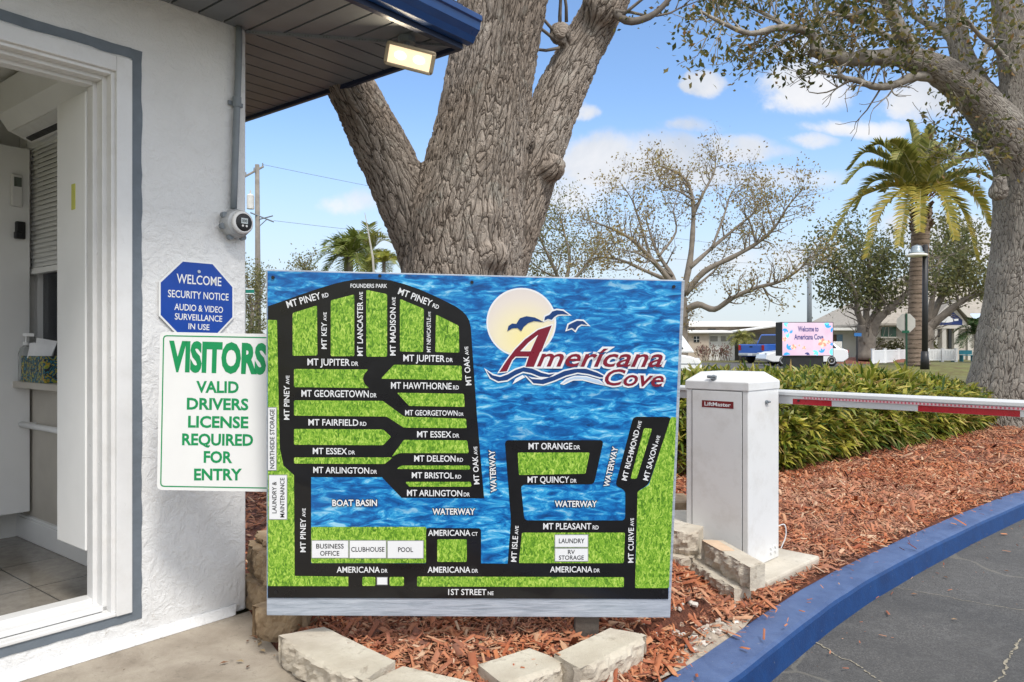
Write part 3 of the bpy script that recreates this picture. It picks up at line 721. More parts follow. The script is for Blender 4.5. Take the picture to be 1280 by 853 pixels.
piece('street_print', [(634.2, 710), (638.8, 651), (631, 550.3), (754.5, 550.3), (742.4, 605.3), (651, 606), (655.5, 650.5), (781.4, 650.5), (781.6, 613), (769, 607), (791.5, 521), (839, 521.3), (810.5, 606), (797, 613.5), (793.8, 710)], H1+.0006, M_ROAD, .016)
LW = [[(335, 400), (346.5, 400.3), (348.4, 494), (350, 560), (354.5, 582), (367.7, 594), (368.6, 719.8), (435.5, 720.8), (435.5, 732.6), (335, 732.4)],
 [(366, 391.4), (396.5, 382), (397, 444.4), (366, 444.9)], [(413.6, 375.7), (443, 368.2), (443, 445.4), (413.6, 445.4)],
 [(458, 362.4), (484, 368), (484, 446), (458, 446)], [(500, 373.8), (530, 386.3), (529, 440.2), (500, 439.5)],
 [(545, 393.3), (573.5, 407.4), (574.2, 441), (544.2, 440.2)], [(367.7, 461.3), (460.5, 462), (455.2, 468), (453.6, 473.5), (455.8, 480), (461.7, 485.2), (367.7, 484)],
 [(492.6, 456), (577, 457.3), (577.5, 475.4), (476.2, 473.5)], [(496.2, 491), (579.9, 492.3), (581, 508.7), (511.4, 507.5)],
 [(367.7, 500.5), (478.6, 501.2), (505.5, 521), (582.6, 523.5), (583.5, 535.2), (504.9, 534.6), (483.5, 520.8), (367.7, 519.6)],
 [(367.7, 536.2), (479, 536.8), (489, 546), (479, 556.6), (367.7, 556)], [(504.9, 549.9), (584, 550.5), (586, 566.5), (500, 566.3), (489.6, 571)],
 [(367.7, 571.8), (491, 571.8), (481, 580), (367.7, 579.5)], [(495.7, 586.2), (501.8, 581.9), (587.2, 581.9), (587.8, 587)],
 [(506.4, 602.3), (588.7, 602.3), (589.3, 608.4), (511, 608.4)],
 [(389.2, 658.5), (533.2, 658.5), (532.6, 664), (532.6, 703.8), (389.2, 703.8)], [(546.6, 674), (583.5, 674), (583.5, 702.3), (546.6, 702.3)],
 [(453, 721), (469.3, 721), (469.3, 732.3), (453, 732.3)], [(487, 721), (505, 721), (505, 732.3), (487, 732.3)], [(521.5, 720.5), (779.8, 721.4), (779.6, 733.8), (521.5, 733)],
 [(647, 565.7), (737, 565.7), (731.7, 592.2), (648.5, 593.8)], [(804.9, 535.2), (815, 536), (795.7, 598.3), (788, 598.3)],
 [(652.5, 665.7), (781, 665.7), (779.6, 703.8), (648.5, 703.8)], [(838.6, 521.3), (845.2, 521.5), (836, 735), (793.6, 735), (796.8, 614.5), (811, 606)]]
for i, p in enumerate(LW): piece('lawn_print', p, H2, M_LAWNP, .006 if i else 0)
BX = [((335.3, 509.5), (345.8, 587.7)), ((336.6, 593.8), (359, 649)), ((390, 675.5), (435.7, 697.2)), ((437.2, 675.5), (482.9, 697.4)), ((484.5, 675.8), (529.3, 697.6)), ((471.5, 721.4), (484.3, 730.6)),
      ((693.6, 668.4), (734.8, 683.7)), ((693.6, 685.4), (734.8, 701.4))]
for (a, b_) in BX:
    piece('label_outline', [(a[0]-.5, a[1]-.5), (b_[0]+.5, a[1]-.5), (b_[0]+.5, b_[1]+.5), (a[0]-.5, b_[1]+.5)], H3, M_PGREY)
    piece('label_box', [(a[0]+.3, a[1]+.3), (b_[0]-.3, a[1]+.3), (b_[0]-.3, b_[1]-.3), (a[0]+.3, b_[1]-.3)], H3+.0003, M_PWHITE)
def st(name, suf, x0, y0, x1, y1, cap, k=.62, shadow=False):
    runs = [(name, 1)]+([(suf, k)] if suf else [])
    if shadow:
        w = MB(); tx(w, MP, runs, x0, y0, x1, y1, cap, H3, .03, off=.055); obj('letter_shadow', w, M_ROAD, panel)
    w = MB(); tx(w, MP, runs, x0, y0, x1, y1, cap, H4, .012 if not shadow else .022); obj('street_name', w, M_PWHITE, panel)
ST = [('MT PINEY', 'RD', 360.2, 385.1, 411.4, 370.8, 8.4), ('FOUNDERS PARK', '', 438.5, 359.8, 484, 360, 4.8), ('MT PINEY', 'RD', 497.3, 367.5, 547.7, 386.7, 8),
 ('MT KEY', 'AVE', 408.6, 436.2, 408.6, 390.5, 6.4), ('MT LANCASTER', 'AVE', 453.7, 444.9, 453.7, 365.2, 6.8), ('MT MADISON', 'AVE', 494.6, 444.4, 494.6, 371.7, 6.8),
 ('MT NEWCASTLE', 'AVE', 538.4, 440.2, 538.4, 389.8, 4.7), ('MT JUPITER', 'DR', 384.8, 456.6, 448, 457.3, 8.2), ('MT JUPITER', 'DR', 504.4, 451.5, 566, 452.6, 8),
 ('MT OAK', 'AVE', 589.4, 481.2, 585, 433.2, 6.8), ('MT HAWTHORNE', 'RD', 489, 485.7, 573.5, 486.9, 8), ('MT GEORGETOWN', 'DR', 377.3, 495.8, 470.8, 496.7, 8.2),
 ('MT GEORGETOWN', 'DR', 506.7, 519, 579.4, 519.7, 6.4), ('MT PINEY', 'AVE', 362, 524.6, 362, 469.5, 6.6), ('MT FAIRFIELD', 'RD', 386, 531.6, 458.2, 532.2, 7.7),
 ('MT ESSEX', 'DR', 521.6, 546.5, 574, 546.8, 7.5), ('MT ESSEX', 'DR', 391.5, 567.3, 443.9, 567.9, 7.5), ('MT DELEON', 'RD', 518, 576.7, 578.7, 577, 7.5),
 ('MT ARLINGTON', 'DR', 392, 591, 471.3, 592, 7.5), ('MT BRISTOL', 'RD', 515, 597.4, 576.5, 598, 7.2), ('MT ARLINGTON', 'DR', 509, 619.7, 587.2, 620.3, 7.5),
 ('MT OAK', 'AVE', 599.3, 604.8, 596.3, 558, 6.6), ('MT PINEY', 'AVE', 382.4, 689.8, 382.4, 635.2, 6.6), ('AMERICANA', 'CT', 535.4, 669.4, 597, 669.4, 7.2),
 ('AMERICANA', 'DR', 421.3, 715.4, 484.5, 715.4, 7.2), ('AMERICANA', 'DR', 534.8, 715.4, 597.3, 715.4, 7.2), ('AMERICANA', 'DR', 687.5, 715, 749.4, 715, 7.2), ('1ST STREET', 'NE', 560.4, 743.2, 616.8, 743.4, 7.2),
 ('MT ORANGE', 'DR', 660.7, 561.5, 724.7, 561.5, 7.8), ('MT QUINCY', 'DR', 659.5, 603.2, 720.4, 603.2, 7.6), ('MT RICHMOND', 'AVE', 783, 600.8, 802, 526.7, 6.4), ('MT SAXON', 'AVE', 809.6, 600.8, 825, 545, 6.4),
 ('MT PLEASANT', 'RD', 679, 661.4, 747.9, 661.4, 7.6), ('MT CURVE', 'AVE', 791.4, 702.9, 792, 647.4, 6.5), ('MT ISLE', 'AVE', 645.2, 702, 648.2, 657.2, 6.5)]
for a in ST: st(*a)
for a in (('WATERWAY', '', 620.7, 614.5, 618.2, 562.7, 7), ('BOAT BASIN', '', 415.9, 632.2, 471.3, 632.2, 7.6), ('WATERWAY', '', 540.9, 642.9, 593.3, 642.9, 7.4), ('WATERWAY', '', 761, 608.4, 772.2, 559.6, 6.8), ('WATERWAY', '', 693.6, 633.4, 745.4, 633.4, 7.4)):
    st(*a, shadow=True)
for s, x0, y0, x1, y1, cp in (('NORTHSIDE STORAGE', 343.4, 585.5, 343.4, 511.5, 5.6), ('LAUNDRY &', 346, 641.3, 346, 602, 5.3), ('MAINTENANCE', 355.9, 646.5, 355.9, 597.2, 5.3), ('BUSINESS', 395.7, 685.3, 429.8, 685.3, 5.7), ('OFFICE', 400.6, 694.2, 424.3, 694.2, 5.7),
    ('CLUBHOUSE', 439.3, 689.3, 480.7, 689.3, 5.7), ('POOL', 497.9, 689.6, 516.4, 689.6, 5.7), ('LAUNDRY', 698.5, 678.6, 730.3, 678.6, 5.6), ('RV', 709.8, 692.3, 718.2, 692.3, 5.2), ('STORAGE', 698.5, 699.3, 729.5, 699.3, 5.2)):
    w = MB(); tx(w, MP, [(s, 1)], x0, y0, x1, y1, cp, H4, .008); obj('box_lettering', w, M_ROAD, panel)
# logo: pixel coordinates of an enlarged crop -> photo
def lc(pts): return [(590+x/4.267, 330+y/4.267) for x, y in pts]
def curve_pts(pts, k=4):
    n = len(pts); q = [V((*pts[(i-1) % n], 0)) for i in range(n+3)]; out = []
    for i in range(n):
        p0, p1, p2, p3 = q[i], q[i+1], q[(i+2)], q[(i+3) if i+3 < len(q) else i+3-n]
        for j in range(k):
            s = j/k; v = .5*((2*p1)+(p2-p0)*s+(2*p0-5*p1+4*p2-p3)*s*s+(3*p1-p0-3*p2+p3)*s**3); out.append((v.x, v.y))
    return out
logo = obj('logo', MB().add([MP.at(*MP.px(*q), H1) for q in [(590+(263+186*math.cos(a*math.pi/24))/4.267, 330+(312+184*math.sin(a*math.pi/24))/4.267) for a in range(48)]], [tuple(range(48))]), M_PWHITE, panel)
m, nt, b = new_mat('printed sun disc'); tc = nt.nodes.new('ShaderNodeTexCoord')
ctr = MP.at(*MP.px(*lc([(275, 400)])[0]), 0)-BASE[t.name].translation
vm = nt.nodes.new('ShaderNodeVectorMath'); vm.operation = 'DISTANCE'; link(nt, tc.outputs['Object'], vm.inputs[0]); vm.inputs[1].default_value = ctr
link(nt, ramp(nt, mth(nt, 'MULTIPLY', vm.outputs['Value'], 5.0), [(.05, (.86, .76, .35)), (.45, (.82, .74, .50)), (.75, (.74, .67, .60)), (1., (.68, .62, .60))]).outputs[0], b.inputs['Base Color']); b.inputs['Roughness'].default_value = .35
def lpiece(name, pts, h, m, grow_=0, cv=False, k=4):
    p = lc(curve_pts(pts, k) if cv else pts); p = [MP.px(*q) for q in p]
    if grow_: p = outline(p, grow_)
    w = MB(); w.add([MP.at(*q, h) for q in p], [tuple(range(len(p)))]); return obj(name, w, m, panel)
lpiece('sun_disc', [(263+177*math.cos(a*math.pi/24), 312+175*math.sin(a*math.pi/24)) for a in range(48)], H1+.0004, m)
M_LNAVY = mat('navy logo print', (.008, .045, .17), .35, .06, 5); M_LRED = mat('maroon logo print', (.20, .012, .03), .35, .08, 6); M_LPALE = mat('pale blue logo print', (.45, .58, .74), .35, .05, 5)
b1_ = [(188, 360), (194, 332), (214, 318), (236, 320), (255, 290), (290, 279), (335, 286), (385, 311), (330, 305), (300, 315), (276, 335), (262, 359), (242, 342), (214, 344)]
b2_ = [(385, 302), (390, 281), (413, 271), (428, 254), (452, 247), (485, 251), (517, 271), (480, 268), (457, 270), (437, 284), (425, 298), (405, 293)]
b3_ = [(508, 349), (515, 325), (538, 313), (560, 303), (592, 305), (617, 326), (582, 321), (562, 334), (550, 354), (533, 340)]
GW = .0055
for bb in (b2_, b3_): lpiece('logo_outline', bb, H2, M_PWHITE, GW)
for bb in (b1_, b2_, b3_): lpiece('bird_print', bb, H3+.0004, M_LNAVY)
A1 = [(425, 328), (352, 352), (283, 402), (228, 458), (182, 520), (145, 577), (186, 572), (214, 512), (232, 494), (303, 494), (285, 549), (338, 549), (372, 460)]
lpiece('logo_outline', A1, H2+.0002, M_PWHITE, GW*.8)
lpiece('initial_print', A1, H3, M_LRED)
lpiece('initial_gap', [(352, 378), (312, 466), (257, 466), (300, 420)], H3+.0003, M_PWHITE)
lpiece('initial_gap', [(345, 392), (308, 462), (272, 462), (305, 425)], H3+.0005, mat('cream logo print', (.80, .74, .52), .35, .04, 5))
wA = [(75, 567), (110, 594), (150, 603), (190, 589), (232, 565), (275, 551), (320, 558), (370, 580), (410, 590), (442, 584), (412, 604), (362, 601), (315, 582), (272, 574), (232, 592), (187, 620), (140, 626), (100, 606)]
wB = [(283, 588), (318, 613), (370, 617), (430, 600), (490, 572), (545, 560), (610, 560), (668, 580), (722, 607), (680, 604), (622, 587), (562, 579), (500, 595), (440, 621), (380, 641), (328, 636)]
wC = [(215, 640), (240, 610), (272, 594), (290, 605), (318, 630), (380, 650), (440, 634), (500, 606), (560, 590), (520, 625), (470, 648), (520, 628), (575, 606), (640, 612), (722, 650), (690, 622), (620, 598), (545, 590), (470, 625), (400, 652), (330, 650), (285, 628), (250, 636)]
lpiece('logo_outline', wA, H2+.0004, M_PWHITE, GW); lpiece('logo_outline', wB, H2+.0005, M_PWHITE, GW)
lpiece('wave_print', [(468, 640), (500, 612), (548, 596), (610, 598), (680, 618), (722, 652), (660, 640), (590, 622), (540, 622), (490, 645)], H2+.0003, M_PWHITE)
lpiece('wave_print', [(478, 641), (505, 617), (548, 602), (610, 604), (675, 622), (705, 645), (655, 632), (590, 614), (535, 615)], H3-.0001, M_LPALE)
lpiece('wave_print', [(215, 642), (232, 612), (270, 592), (284, 604), (250, 622)], H2+.0003, M_PWHITE)
lpiece('wave_print', wA, H3, M_LNAVY); lpiece('wave_print', wB, H3+.0001, M_LNAVY)
for s, x0, y0, x1, y1, xh, shr in (('mer\u00edcana', 348, 545, 1012, 548, 76, .32), ('Cove', 708, 645, 1018, 654, 84, .30)):
    (a0, c0), (a1, c1) = lc([(x0, y0), (x1, y1)])
    cp = xh/4.267*(1.28 if s[0] == 'm' else 1.0)
    for nm, off, h, mm in (('logo_outline', .075, H4, M_PWHITE), ('logo_lettering', .0, H5, M_LRED)):
        w = MB(); tx(w, MP, [(s, 1)], a0, c0, a1, c1, cp, h, .012, shear=shr, off=off); obj(nm, w, mm, panel)
for q in ((341.5, 347), (590, 353), (842, 358.5), (345, 740), (828.5, 739.5), (475, 345)):
    p = MP.px(*q); obj('bolt', MB().tube([MP.at(*p, .001), MP.at(*p, .006)], .006, 10), M_BLACK, t)
# ================================================================ ground, road, kerb, mulch
def asphalt():
    m, nt, b = new_mat('worn asphalt'); vec = coord(nt)
    n1 = noi(nt, vec, 150, 5, .75); n2 = noi(nt, vec, 1.6, 7, .65, .5); n3 = noi(nt, vec, 14, 6, .7)
    c = ramp(nt, n1, [(.3, (.050, .049, .048)), (.52, (.105, .102, .098)), (.68, (.21, .20, .185))]).outputs[0]
    c = mix(nt, mth(nt, 'MULTIPLY', ramp(nt, n2, [(.4, 0.), (.62, 1.)]).outputs[0], .6), c, (.068, .067, .066))
    c = mix(nt, mth(nt, 'MULTIPLY', ramp(nt, n3, [(.52, 0.), (.7, 1.)]).outputs[0], .5), c, (.15, .147, .14))
    vo = nt.nodes.new('ShaderNodeTexVoronoi'); vo.feature = 'DISTANCE_TO_EDGE'
    vv = nt.nodes.new('ShaderNodeVectorMath'); vv.operation = 'ADD'; link(nt, vec, vv.inputs[0])
    nn = nt.nodes.new('ShaderNodeTexNoise'); link(nt, vec, nn.inputs['Vector']); nn.inputs['Scale'].default_value = 3
    s_ = nt.nodes.new('ShaderNodeVectorMath'); s_.operation = 'SCALE'; s_.inputs['Scale'].default_value = .35; link(nt, nn.outputs[1], s_.inputs[0]); link(nt, s_.outputs[0], vv.inputs[1])
    link(nt, vv.outputs[0], vo.inputs['Vector']); vo.inputs['Scale'].default_value = .55
    crk = ramp(nt, vo.outputs[0], [(.003, 1.), (.007, 0.)]).outputs[0]
    c = mix(nt, mth(nt, 'MULTIPLY', crk, .35), c, (.26, .24, .19))
    link(nt, c, b.inputs['Base Color']); b.inputs['Roughness'].default_value = .85; b.inputs['Specular IOR Level'].default_value = .25
    bump(nt, b, n1, .8, .006); return m
M_ASPH = asphalt()
def concrete(name='pad concrete', c0=(.25, .205, .155), c1=(.42, .365, .29)):
    m, nt, b = new_mat(name); vec = coord(nt)
    n1 = noi(nt, vec, 4, 8, .65, .4); n2 = noi(nt, vec, 120, 4, .7)
    c = ramp(nt, n1, [(.3, c0), (.65, c1)]).outputs[0]
    c = mix(nt, mth(nt, 'MULTIPLY', ramp(nt, n2, [(.58, 0.), (.7, 1.)]).outputs[0], .4), c, tuple(x*.6 for x in c0))
    st_ = ramp(nt, noi(nt, vec, 1.8, 6, .7, 1), [(.5, 0.), (.68, 1.)]).outputs[0]
    c = mix(nt, mth(nt, 'MULTIPLY', st_, .45), c, tuple(x*.62 for x in c0))
    sp_ = ramp(nt, noi(nt, vec, 16, 7, .75, .5), [(.56, 0.), (.66, 1.)]).outputs[0]; c = mix(nt, mth(nt, 'MULTIPLY', sp_, .4), c, tuple(x*.5 for x in c0))
    link(nt, c, b.inputs['Base Color']); b.inputs['Roughness'].default_value = .8; bump(nt, b, n2, .5, .005); return m
M_CONC = concrete()
M_SOIL = mat('dry lawn soil', (.20, .17, .09), .95, .35, 3, .3, 30, c2=(.26, .24, .10))
w = MB(); S = 900; w.poly([V((-S, -S, -.16)), V((S, -S, -.16)), V((S, S, -.16)), V((-S, S, -.16))]); struct(obj('ground', w, M_SOIL))
# kerb line on the bed side
KI = [(-1.9, .2), (-1.2, .75), (-.3, 1.72), (.25, 2.34), (.53, 2.67), (.81, 2.99), (1.18, 3.42), (1.50, 3.77), (1.86, 4.13), (2.45, 4.68), (3.2, 5.35), (4.23, 6.20), (5.6, 7.05), (7.6, 7.9), (10, 8.5), (16, 9.2), (30, 9.6)]
KP = [V((*p, 0)) for p in KI]; KP = smooth_path(KP, 6)
def knorm(i):
    t = (KP[min(i+1, len(KP)-1)]-KP[max(i-1, 0)]).normalized(); return V((t.y, -t.x, 0))
ZR = -.11
w = MB(); prof = [(.0, -.12), (.0, .0), (.012, .008), (.09, .008), (.158, .003), (.174, -.004), (.182, -.018), (.196, -.12)]; n = len(prof)
for i, p in enumerate(KP):
    q = knorm(i)
    for a, z in prof: w.v.append(tuple(p+q*(a+.001*math.sin(i*.9+a*40))+V((0, 0, z+.0008*math.sin(i*1.3)))))
for i in range(len(KP)-1):
    for k in range(n-1): w.f.append((i*n+k, i*n+k+1, (i+1)*n+k+1, (i+1)*n+k))
m, nt, b = new_mat('blue kerb paint'); vec = coord(nt)
n1 = noi(nt, vec, 6, 8, .7, .4); n2 = noi(nt, vec, 70, 5, .7)
c = ramp(nt, n1, [(.3, (.001, .026, .115)), (.6, (.002, .045, .175)), (.75, (.010, .065, .22))]).outputs[0]
gg = nt.nodes.new('ShaderNodeNewGeometry'); sg = nt.nodes.new('ShaderNodeSeparateXYZ'); link(nt, gg.outputs['Normal'], sg.inputs[0])
# the tread of the kerb is scuffed and dusty, its side is not
dust = mth(nt, 'MULTIPLY', ramp(nt, sg.outputs[2], [(.7, 0.), (.95, 1.)]).outputs[0], mth(nt, 'ADD', mth(nt, 'MULTIPLY', n1, .9), .05))
c = mix(nt, mth(nt, 'MULTIPLY', dust, .75), c, (.17, .22, .34)); c = mix(nt, mth(nt, 'MULTIPLY', ramp(nt, n2, [(.66, 0.), (.71, 1.)]).outputs[0], .6), c, (.33, .32, .30))
link(nt, c, b.inputs['Base Color']); b.inputs['Roughness'].default_value = .5; bump(nt, b, n2, .35, .006)
struct(obj('kerb', w, m, smooth=False))
# driveway asphalt: everything on the road side of the kerb
w = MB(); pts = [p+knorm(i)*.19+V((0, 0, ZR)) for i, p in enumerate(KP)]
w.poly(pts+[V((30, -25, ZR)), V((-1.9, -25, ZR))]); struct(obj('driveway', w, M_ASPH))
rg = random.Random(17); M_CRACK = mat('gritty crack filling', (.27, .24, .18), .95, .4, 60)
for pa, pb, wd_ in ((G(1012, 796, ZR), G(1112, 856, ZR), .010), (G(1238, 860, ZR), G(1290, 792, ZR), .012), (G(1120, 735, ZR), G(1290, 765, ZR), .005)):
    w = MB(); n = 60; pr = None; o_ = 0
    for i in range(n+1):
        s = i/n; o_ += rg.gauss(0, .004); o_ *= .95; p = pa.lerp(pb, s); d = (pb-pa).normalized(); q = V((-d.y, d.x, 0)); c_ = p+q*o_; h_ = wd_*rg.uniform(.2, 1)*.6
        a_, b_ = c_+q*h_+V((0, 0, .003)), c_-q*h_+V((0, 0, .003))
        if pr and rg.random() < .9: w.poly([pr[0], a_, b_, pr[1]])
        pr = (a_, b_)
    struct(obj('road_crack', w, M_CRACK))
# concrete pad by the booth
G1 = [G(322, 782), G(345, 812), G(385, 860), G(440, 930)]
w = MB(); top = [V((p.x, p.y, 0)) for p in G1]+[V((-.75, 1.24, 0)), V((-1.9, .2, 0)), V((-6, .2, 0)), V((-6, 3.0, 0)), Bp(-3.2, .03, 0), Bp(0, .03, 0)]
n = len(top); w.add(top+[p-V((0, 0, .13)) for p in top], [tuple(range(n)), tuple(range(2*n-1, n-1, -1))]+[(i, (i+1) % n, n+(i+1) % n, n+i) for i in range(n)])
struct(obj('concrete_pad', w, M_CONC))
# planting bed: height field between pad, kerb and hedge
def in_poly(x, y, P):
    c = False; j = len(P)-1
    for i in range(len(P)):
        if (P[i][1] > y) != (P[j][1] > y) and x < (P[j][0]-P[i][0])*(y-P[i][1])/(P[j][1]-P[i][1])+P[i][0]: c = not c
        j = i
    return c
KX = np.array([p.x for p in KP]); KY = np.array([p.y for p in KP])
def kerb_dist(x, y):                   # signed distance into the bed from the kerb's inner edge
    d = np.hypot(KX-x, KY-y); i = int(d.argmin()); q = knorm(i); return -((x-KP[i].x)*q.x+(y-KP[i].y)*q.y)
PADP = []
def pad_sd(x, y):
    m = 9
    for i in range(len(PADP)):
        (ax, ay), (bx_, by_) = PADP[i], PADP[(i+1) % len(PADP)]; dx, dy = bx_-ax, by_-ay; s = max(0, min(1, ((x-ax)*dx+(y-ay)*dy)/(dx*dx+dy*dy))); m = min(m, math.hypot(x-ax-s*dx, y-ay-s*dy))
    return -m if in_poly(x, y, PADP) else m
RING = [(-1.10, 3.30), (-.98, 3.12), (-.80, 2.90), (-.45, 2.58), (-.1, 2.46), (.18, 2.62), (.42, 2.86), (.50, 3.0), (.86, 3.30), (.84, 3.75), (.75, 4.6), (.3, 5.3), (-.5, 5.6), (-1.2, 5.2), (-1.5, 4.4)]
def bed_z(x, y):
    kd = kerb_dist(x, y)
    if kd < .03: return .012-.045*min(1, (.03-kd)/.08)
    z = .012+.045*min(1, max(0, kd-.05)/.8)+.02*noise.noise(V((x*1.7, y*1.7, 0)))*min(1, max(0, kd)/.3)
    if in_poly(x, y, RING): z = .055+.025*min(1, max(0, y-2.6)/.8)+.012*noise.noise(V((x*4, y*4, 3)))
    if y < 4 and x < 0:
        k = pad_sd(x, y)                # falls away towards the concrete so the pad keeps a crisp edge
        z = min(z, -.03+max(0, min(1, (k+.03)/.13))*.08)
    return z
PADP = [(p.x, p.y) for p in top]
w = MB(); st_ = .07; xs = np.arange(-4.2, 12, st_); ys = np.arange(1.3, 12.6, st_); idx = {}
PADP = [(p.x, p.y) for p in top]
for j, y in enumerate(ys):
    for i, x in enumerate(xs):
        if kerb_dist(x, y) < -.13: continue
        la, lb = (V((x, y, 0))-BC).dot(BD), (V((x, y, 0))-BC).dot(BO)
        if -LEN < la < -.03 and -DEP-.1 < lb < -.03: continue
        if y < 4 and x < 0 and pad_sd(x, y) < -.2: continue
        if (x < -1.3 and y < 3.5): continue
        idx[i, j] = len(w.v); w.v.append((x, y, bed_z(x, y)))
for (i, j) in list(idx):
    q = [(i, j), (i+1, j), (i+1, j+1), (i, j+1)]
    if all(k in idx for k in q): w.f.append(tuple(idx[k] for k in q))
m, nt, b = new_mat('red mulch bed'); vec = coord(nt)
n1 = noi(nt, vec, 60, 6, .75, 1.5); n2 = noi(nt, vec, 2.2, 5)
c = ramp(nt, n1, [(.3, (.045, .014, .008)), (.5, (.19, .055, .025)), (.62, (.33, .12, .06)), (.75, (.45, .24, .14))]).outputs[0]
link(nt, mix(nt, mth(nt, 'MULTIPLY', ramp(nt, n2, [(.5, 0.), (.7, 1.)]).outputs[0], .3), c, (.20, .13, .085)), b.inputs['Base Color']); b.inputs['Roughness'].default_value = .9
bump(nt, b, n1, 1., .03); struct(obj('mulch_bed', w, m, smooth=True))
# loose chips
def chips(n, box, smin, smax, seed, test):
    g = np.random.default_rng(seed); out = []
    while len(out) < n:
        x, y = g.uniform(box[0], box[1]), g.uniform(box[2], box[3])
        if test(x, y): out.append((x, y, bed_z(x, y)))
    P = np.array(out); n = len(P); yaw = g.uniform(0, 6.283, n); tilt = g.normal(0, .35, n); L = g.uniform(smin, smax, n)*g.choice([.6, 1, 1, 1.5], n); wd_ = L*g.uniform(.14, .34, n)
    a = np.stack([np.cos(yaw)*np.cos(tilt), np.sin(yaw)*np.cos(tilt), np.sin(tilt)], 1)
    s = np.stack([-np.sin(yaw), np.cos(yaw), g.normal(0, .4, n)], 1); s /= np.linalg.norm(s, axis=1)[:, None]
    nn = np.cross(a, s); P[:, 2] += .006+np.abs(np.sin(tilt))*L*.4+g.uniform(0, .012, n)
    sz_ = g.choice([.45, .8, 1, 1.7], n, p=[.35, .3, .25, .1]); L = L*sz_; wd_ = wd_*sz_; a *= L[:, None]*.5; s *= wd_[:, None]*.5; h = nn*(L*.05)[:, None]
    v = np.stack([P-a-s*.6, P+a*.8-s, P+a+s*.5, P-a*.9+s, P-a*.8-s*.4+h, P+a*.7-s*.8+h, P+a*.85+s*.4+h, P-a*.8+s*.8+h], 1).reshape(-1, 3)
    q = np.array([(4, 5, 6, 7), (0, 1, 5, 4), (1, 2, 6, 5), (2, 3, 7, 6), (3, 0, 4, 7)])
    return v, (np.arange(n)[:, None, None]*8+q[None]).reshape(-1, 4)
def vis(x, y): return abs(x/y) < .74
def on_pad(x, y):
    d = V((x-1.195, y-3.80, 0)); a, b = d.x*.70+d.y*.714, -d.x*.714+d.y*.70; return -.10 < a < .53 and -.16 < b < .47
ck = lambda x, y: kerb_dist(x, y) > .008 and not on_pad(x, y) and not in_poly(x, y, PADP) and vis(x, y) and not (x < -1.1 and y < 3.4)
soil_spot = lambda x, y: (x-.82)**2/.03+(y-2.98)**2/.09 < 1
c1 = chips(24000, (-1.2, 1.3, 2.3, 3.9), .015, .048, 11, lambda x, y: ck(x, y) and not (soil_spot(x, y) and random.random() < .8) and (in_poly(x, y, RING) or x > .3))
c0_ = chips(1500, (-2.4, -1.05, 3.4, 6), .03, .07, 10, lambda x, y: abs(x/y) < .37 and not in_poly(x, y, PADP) and ((V((x, y, 0))-BC).dot(BO) > .02 or (V((x, y, 0))-BC).dot(BD) > .02))
c2 = chips(56000, (.9, 6, 3.4, 7.2), .018, .045, 12, ck)
c3 = chips(20000, (3.2, 8.6, 6.4, 11.2), .025, .055, 13, ck)
M_CHIP = None
m, nt, b = new_mat('red mulch chips'); g_ = nt.nodes.new('ShaderNodeNewGeometry'); n1 = noi(nt, coord(nt, scale=(1, 1, 1)), 90, 3)
c = ramp(nt, g_.outputs['Random Per Island'], [(0, (.10, .025, .014)), (.16, (.27, .065, .024)), (.42, (.44, .125, .045)), (.72, (.53, .19, .075)), (.88, (.56, .29, .15)), (1, (.66, .47, .31))]).outputs[0]
cc_ = mix(nt, mth(nt, 'MULTIPLY', n1, .4), c, (.16, .05, .025)); pv = coord(nt)
cc_ = mix(nt, mth(nt, 'MULTIPLY', ramp(nt, noi(nt, pv, 1.3, 6, .65), [(.46, 0.), (.66, 1.)]).outputs[0], .42), cc_, (.50, .33, .23))     # sun-faded patches
cc_ = mix(nt, mth(nt, 'MULTIPLY', ramp(nt, noi(nt, pv, 2.1, 6, .65, .5), [(.54, 0.), (.68, 1.)]).outputs[0], .5), cc_, (.12, .045, .03))   # damp patches
link(nt, cc_, b.inputs['Base Color']); b.inputs['Roughness'].default_value = .85
bz0 = bed_z
bed_z = lambda x, y: .012 if kerb_dist(x, y) > -.16 else ZR
c4 = chips(260, (.4, 6, 2.4, 7.4), .012, .04, 15, lambda x, y: -.165 < kerb_dist(x, y) < -.005 and random.random() < .25+.75*(kerb_dist(x, y) > -.05))
c5 = chips(90, (.7, 6, 2.4, 7), .012, .035, 16, lambda x, y: -.5 < kerb_dist(x, y) < -.21 and random.random() < .3+.7*(kerb_dist(x, y) > -.3))
bed_z = bz0
struct(obj('mulch_chips', cat_mesh(c0_, c1, c2, c3, c4, c5), m), 'stuff')
# sandy grit and pebbles where soil has washed on to the kerb
g = np.random.default_rng(5); w = MB(); rg = random.Random(9)
for i in range(170):
    x, y = rg.gauss(.84, .13), rg.gauss(3.0, .17)
    if kerb_dist(x, y) < .02: continue
    s = rg.uniform(.004, .015); M = Matrix.Translation((x, y, bed_z(x, y)+s*.5)) @ Matrix.Rotation(rg.uniform(0, 6), 4, 'Z') @ Matrix.Rotation(rg.uniform(-.6, .6), 4, 'X')
    w.box(-s, s, -s*.8, s*.8, -s*.6, s*.6, M)
m, nt, b = new_mat('pale pebbles'); g_ = nt.nodes.new('ShaderNodeNewGeometry'); link(nt, ramp(nt, g_.outputs['Random Per Island'], [(0, (.5, .45, .38)), (.5, (.66, .62, .55)), (.8, (.35, .25, .18)), (1, (.75, .73, .7))]).outputs[0], b.inputs['Base Color'])
struct(obj('pebbles', w, m, bevel=.003), 'stuff')
w = MB(); ptsz = []
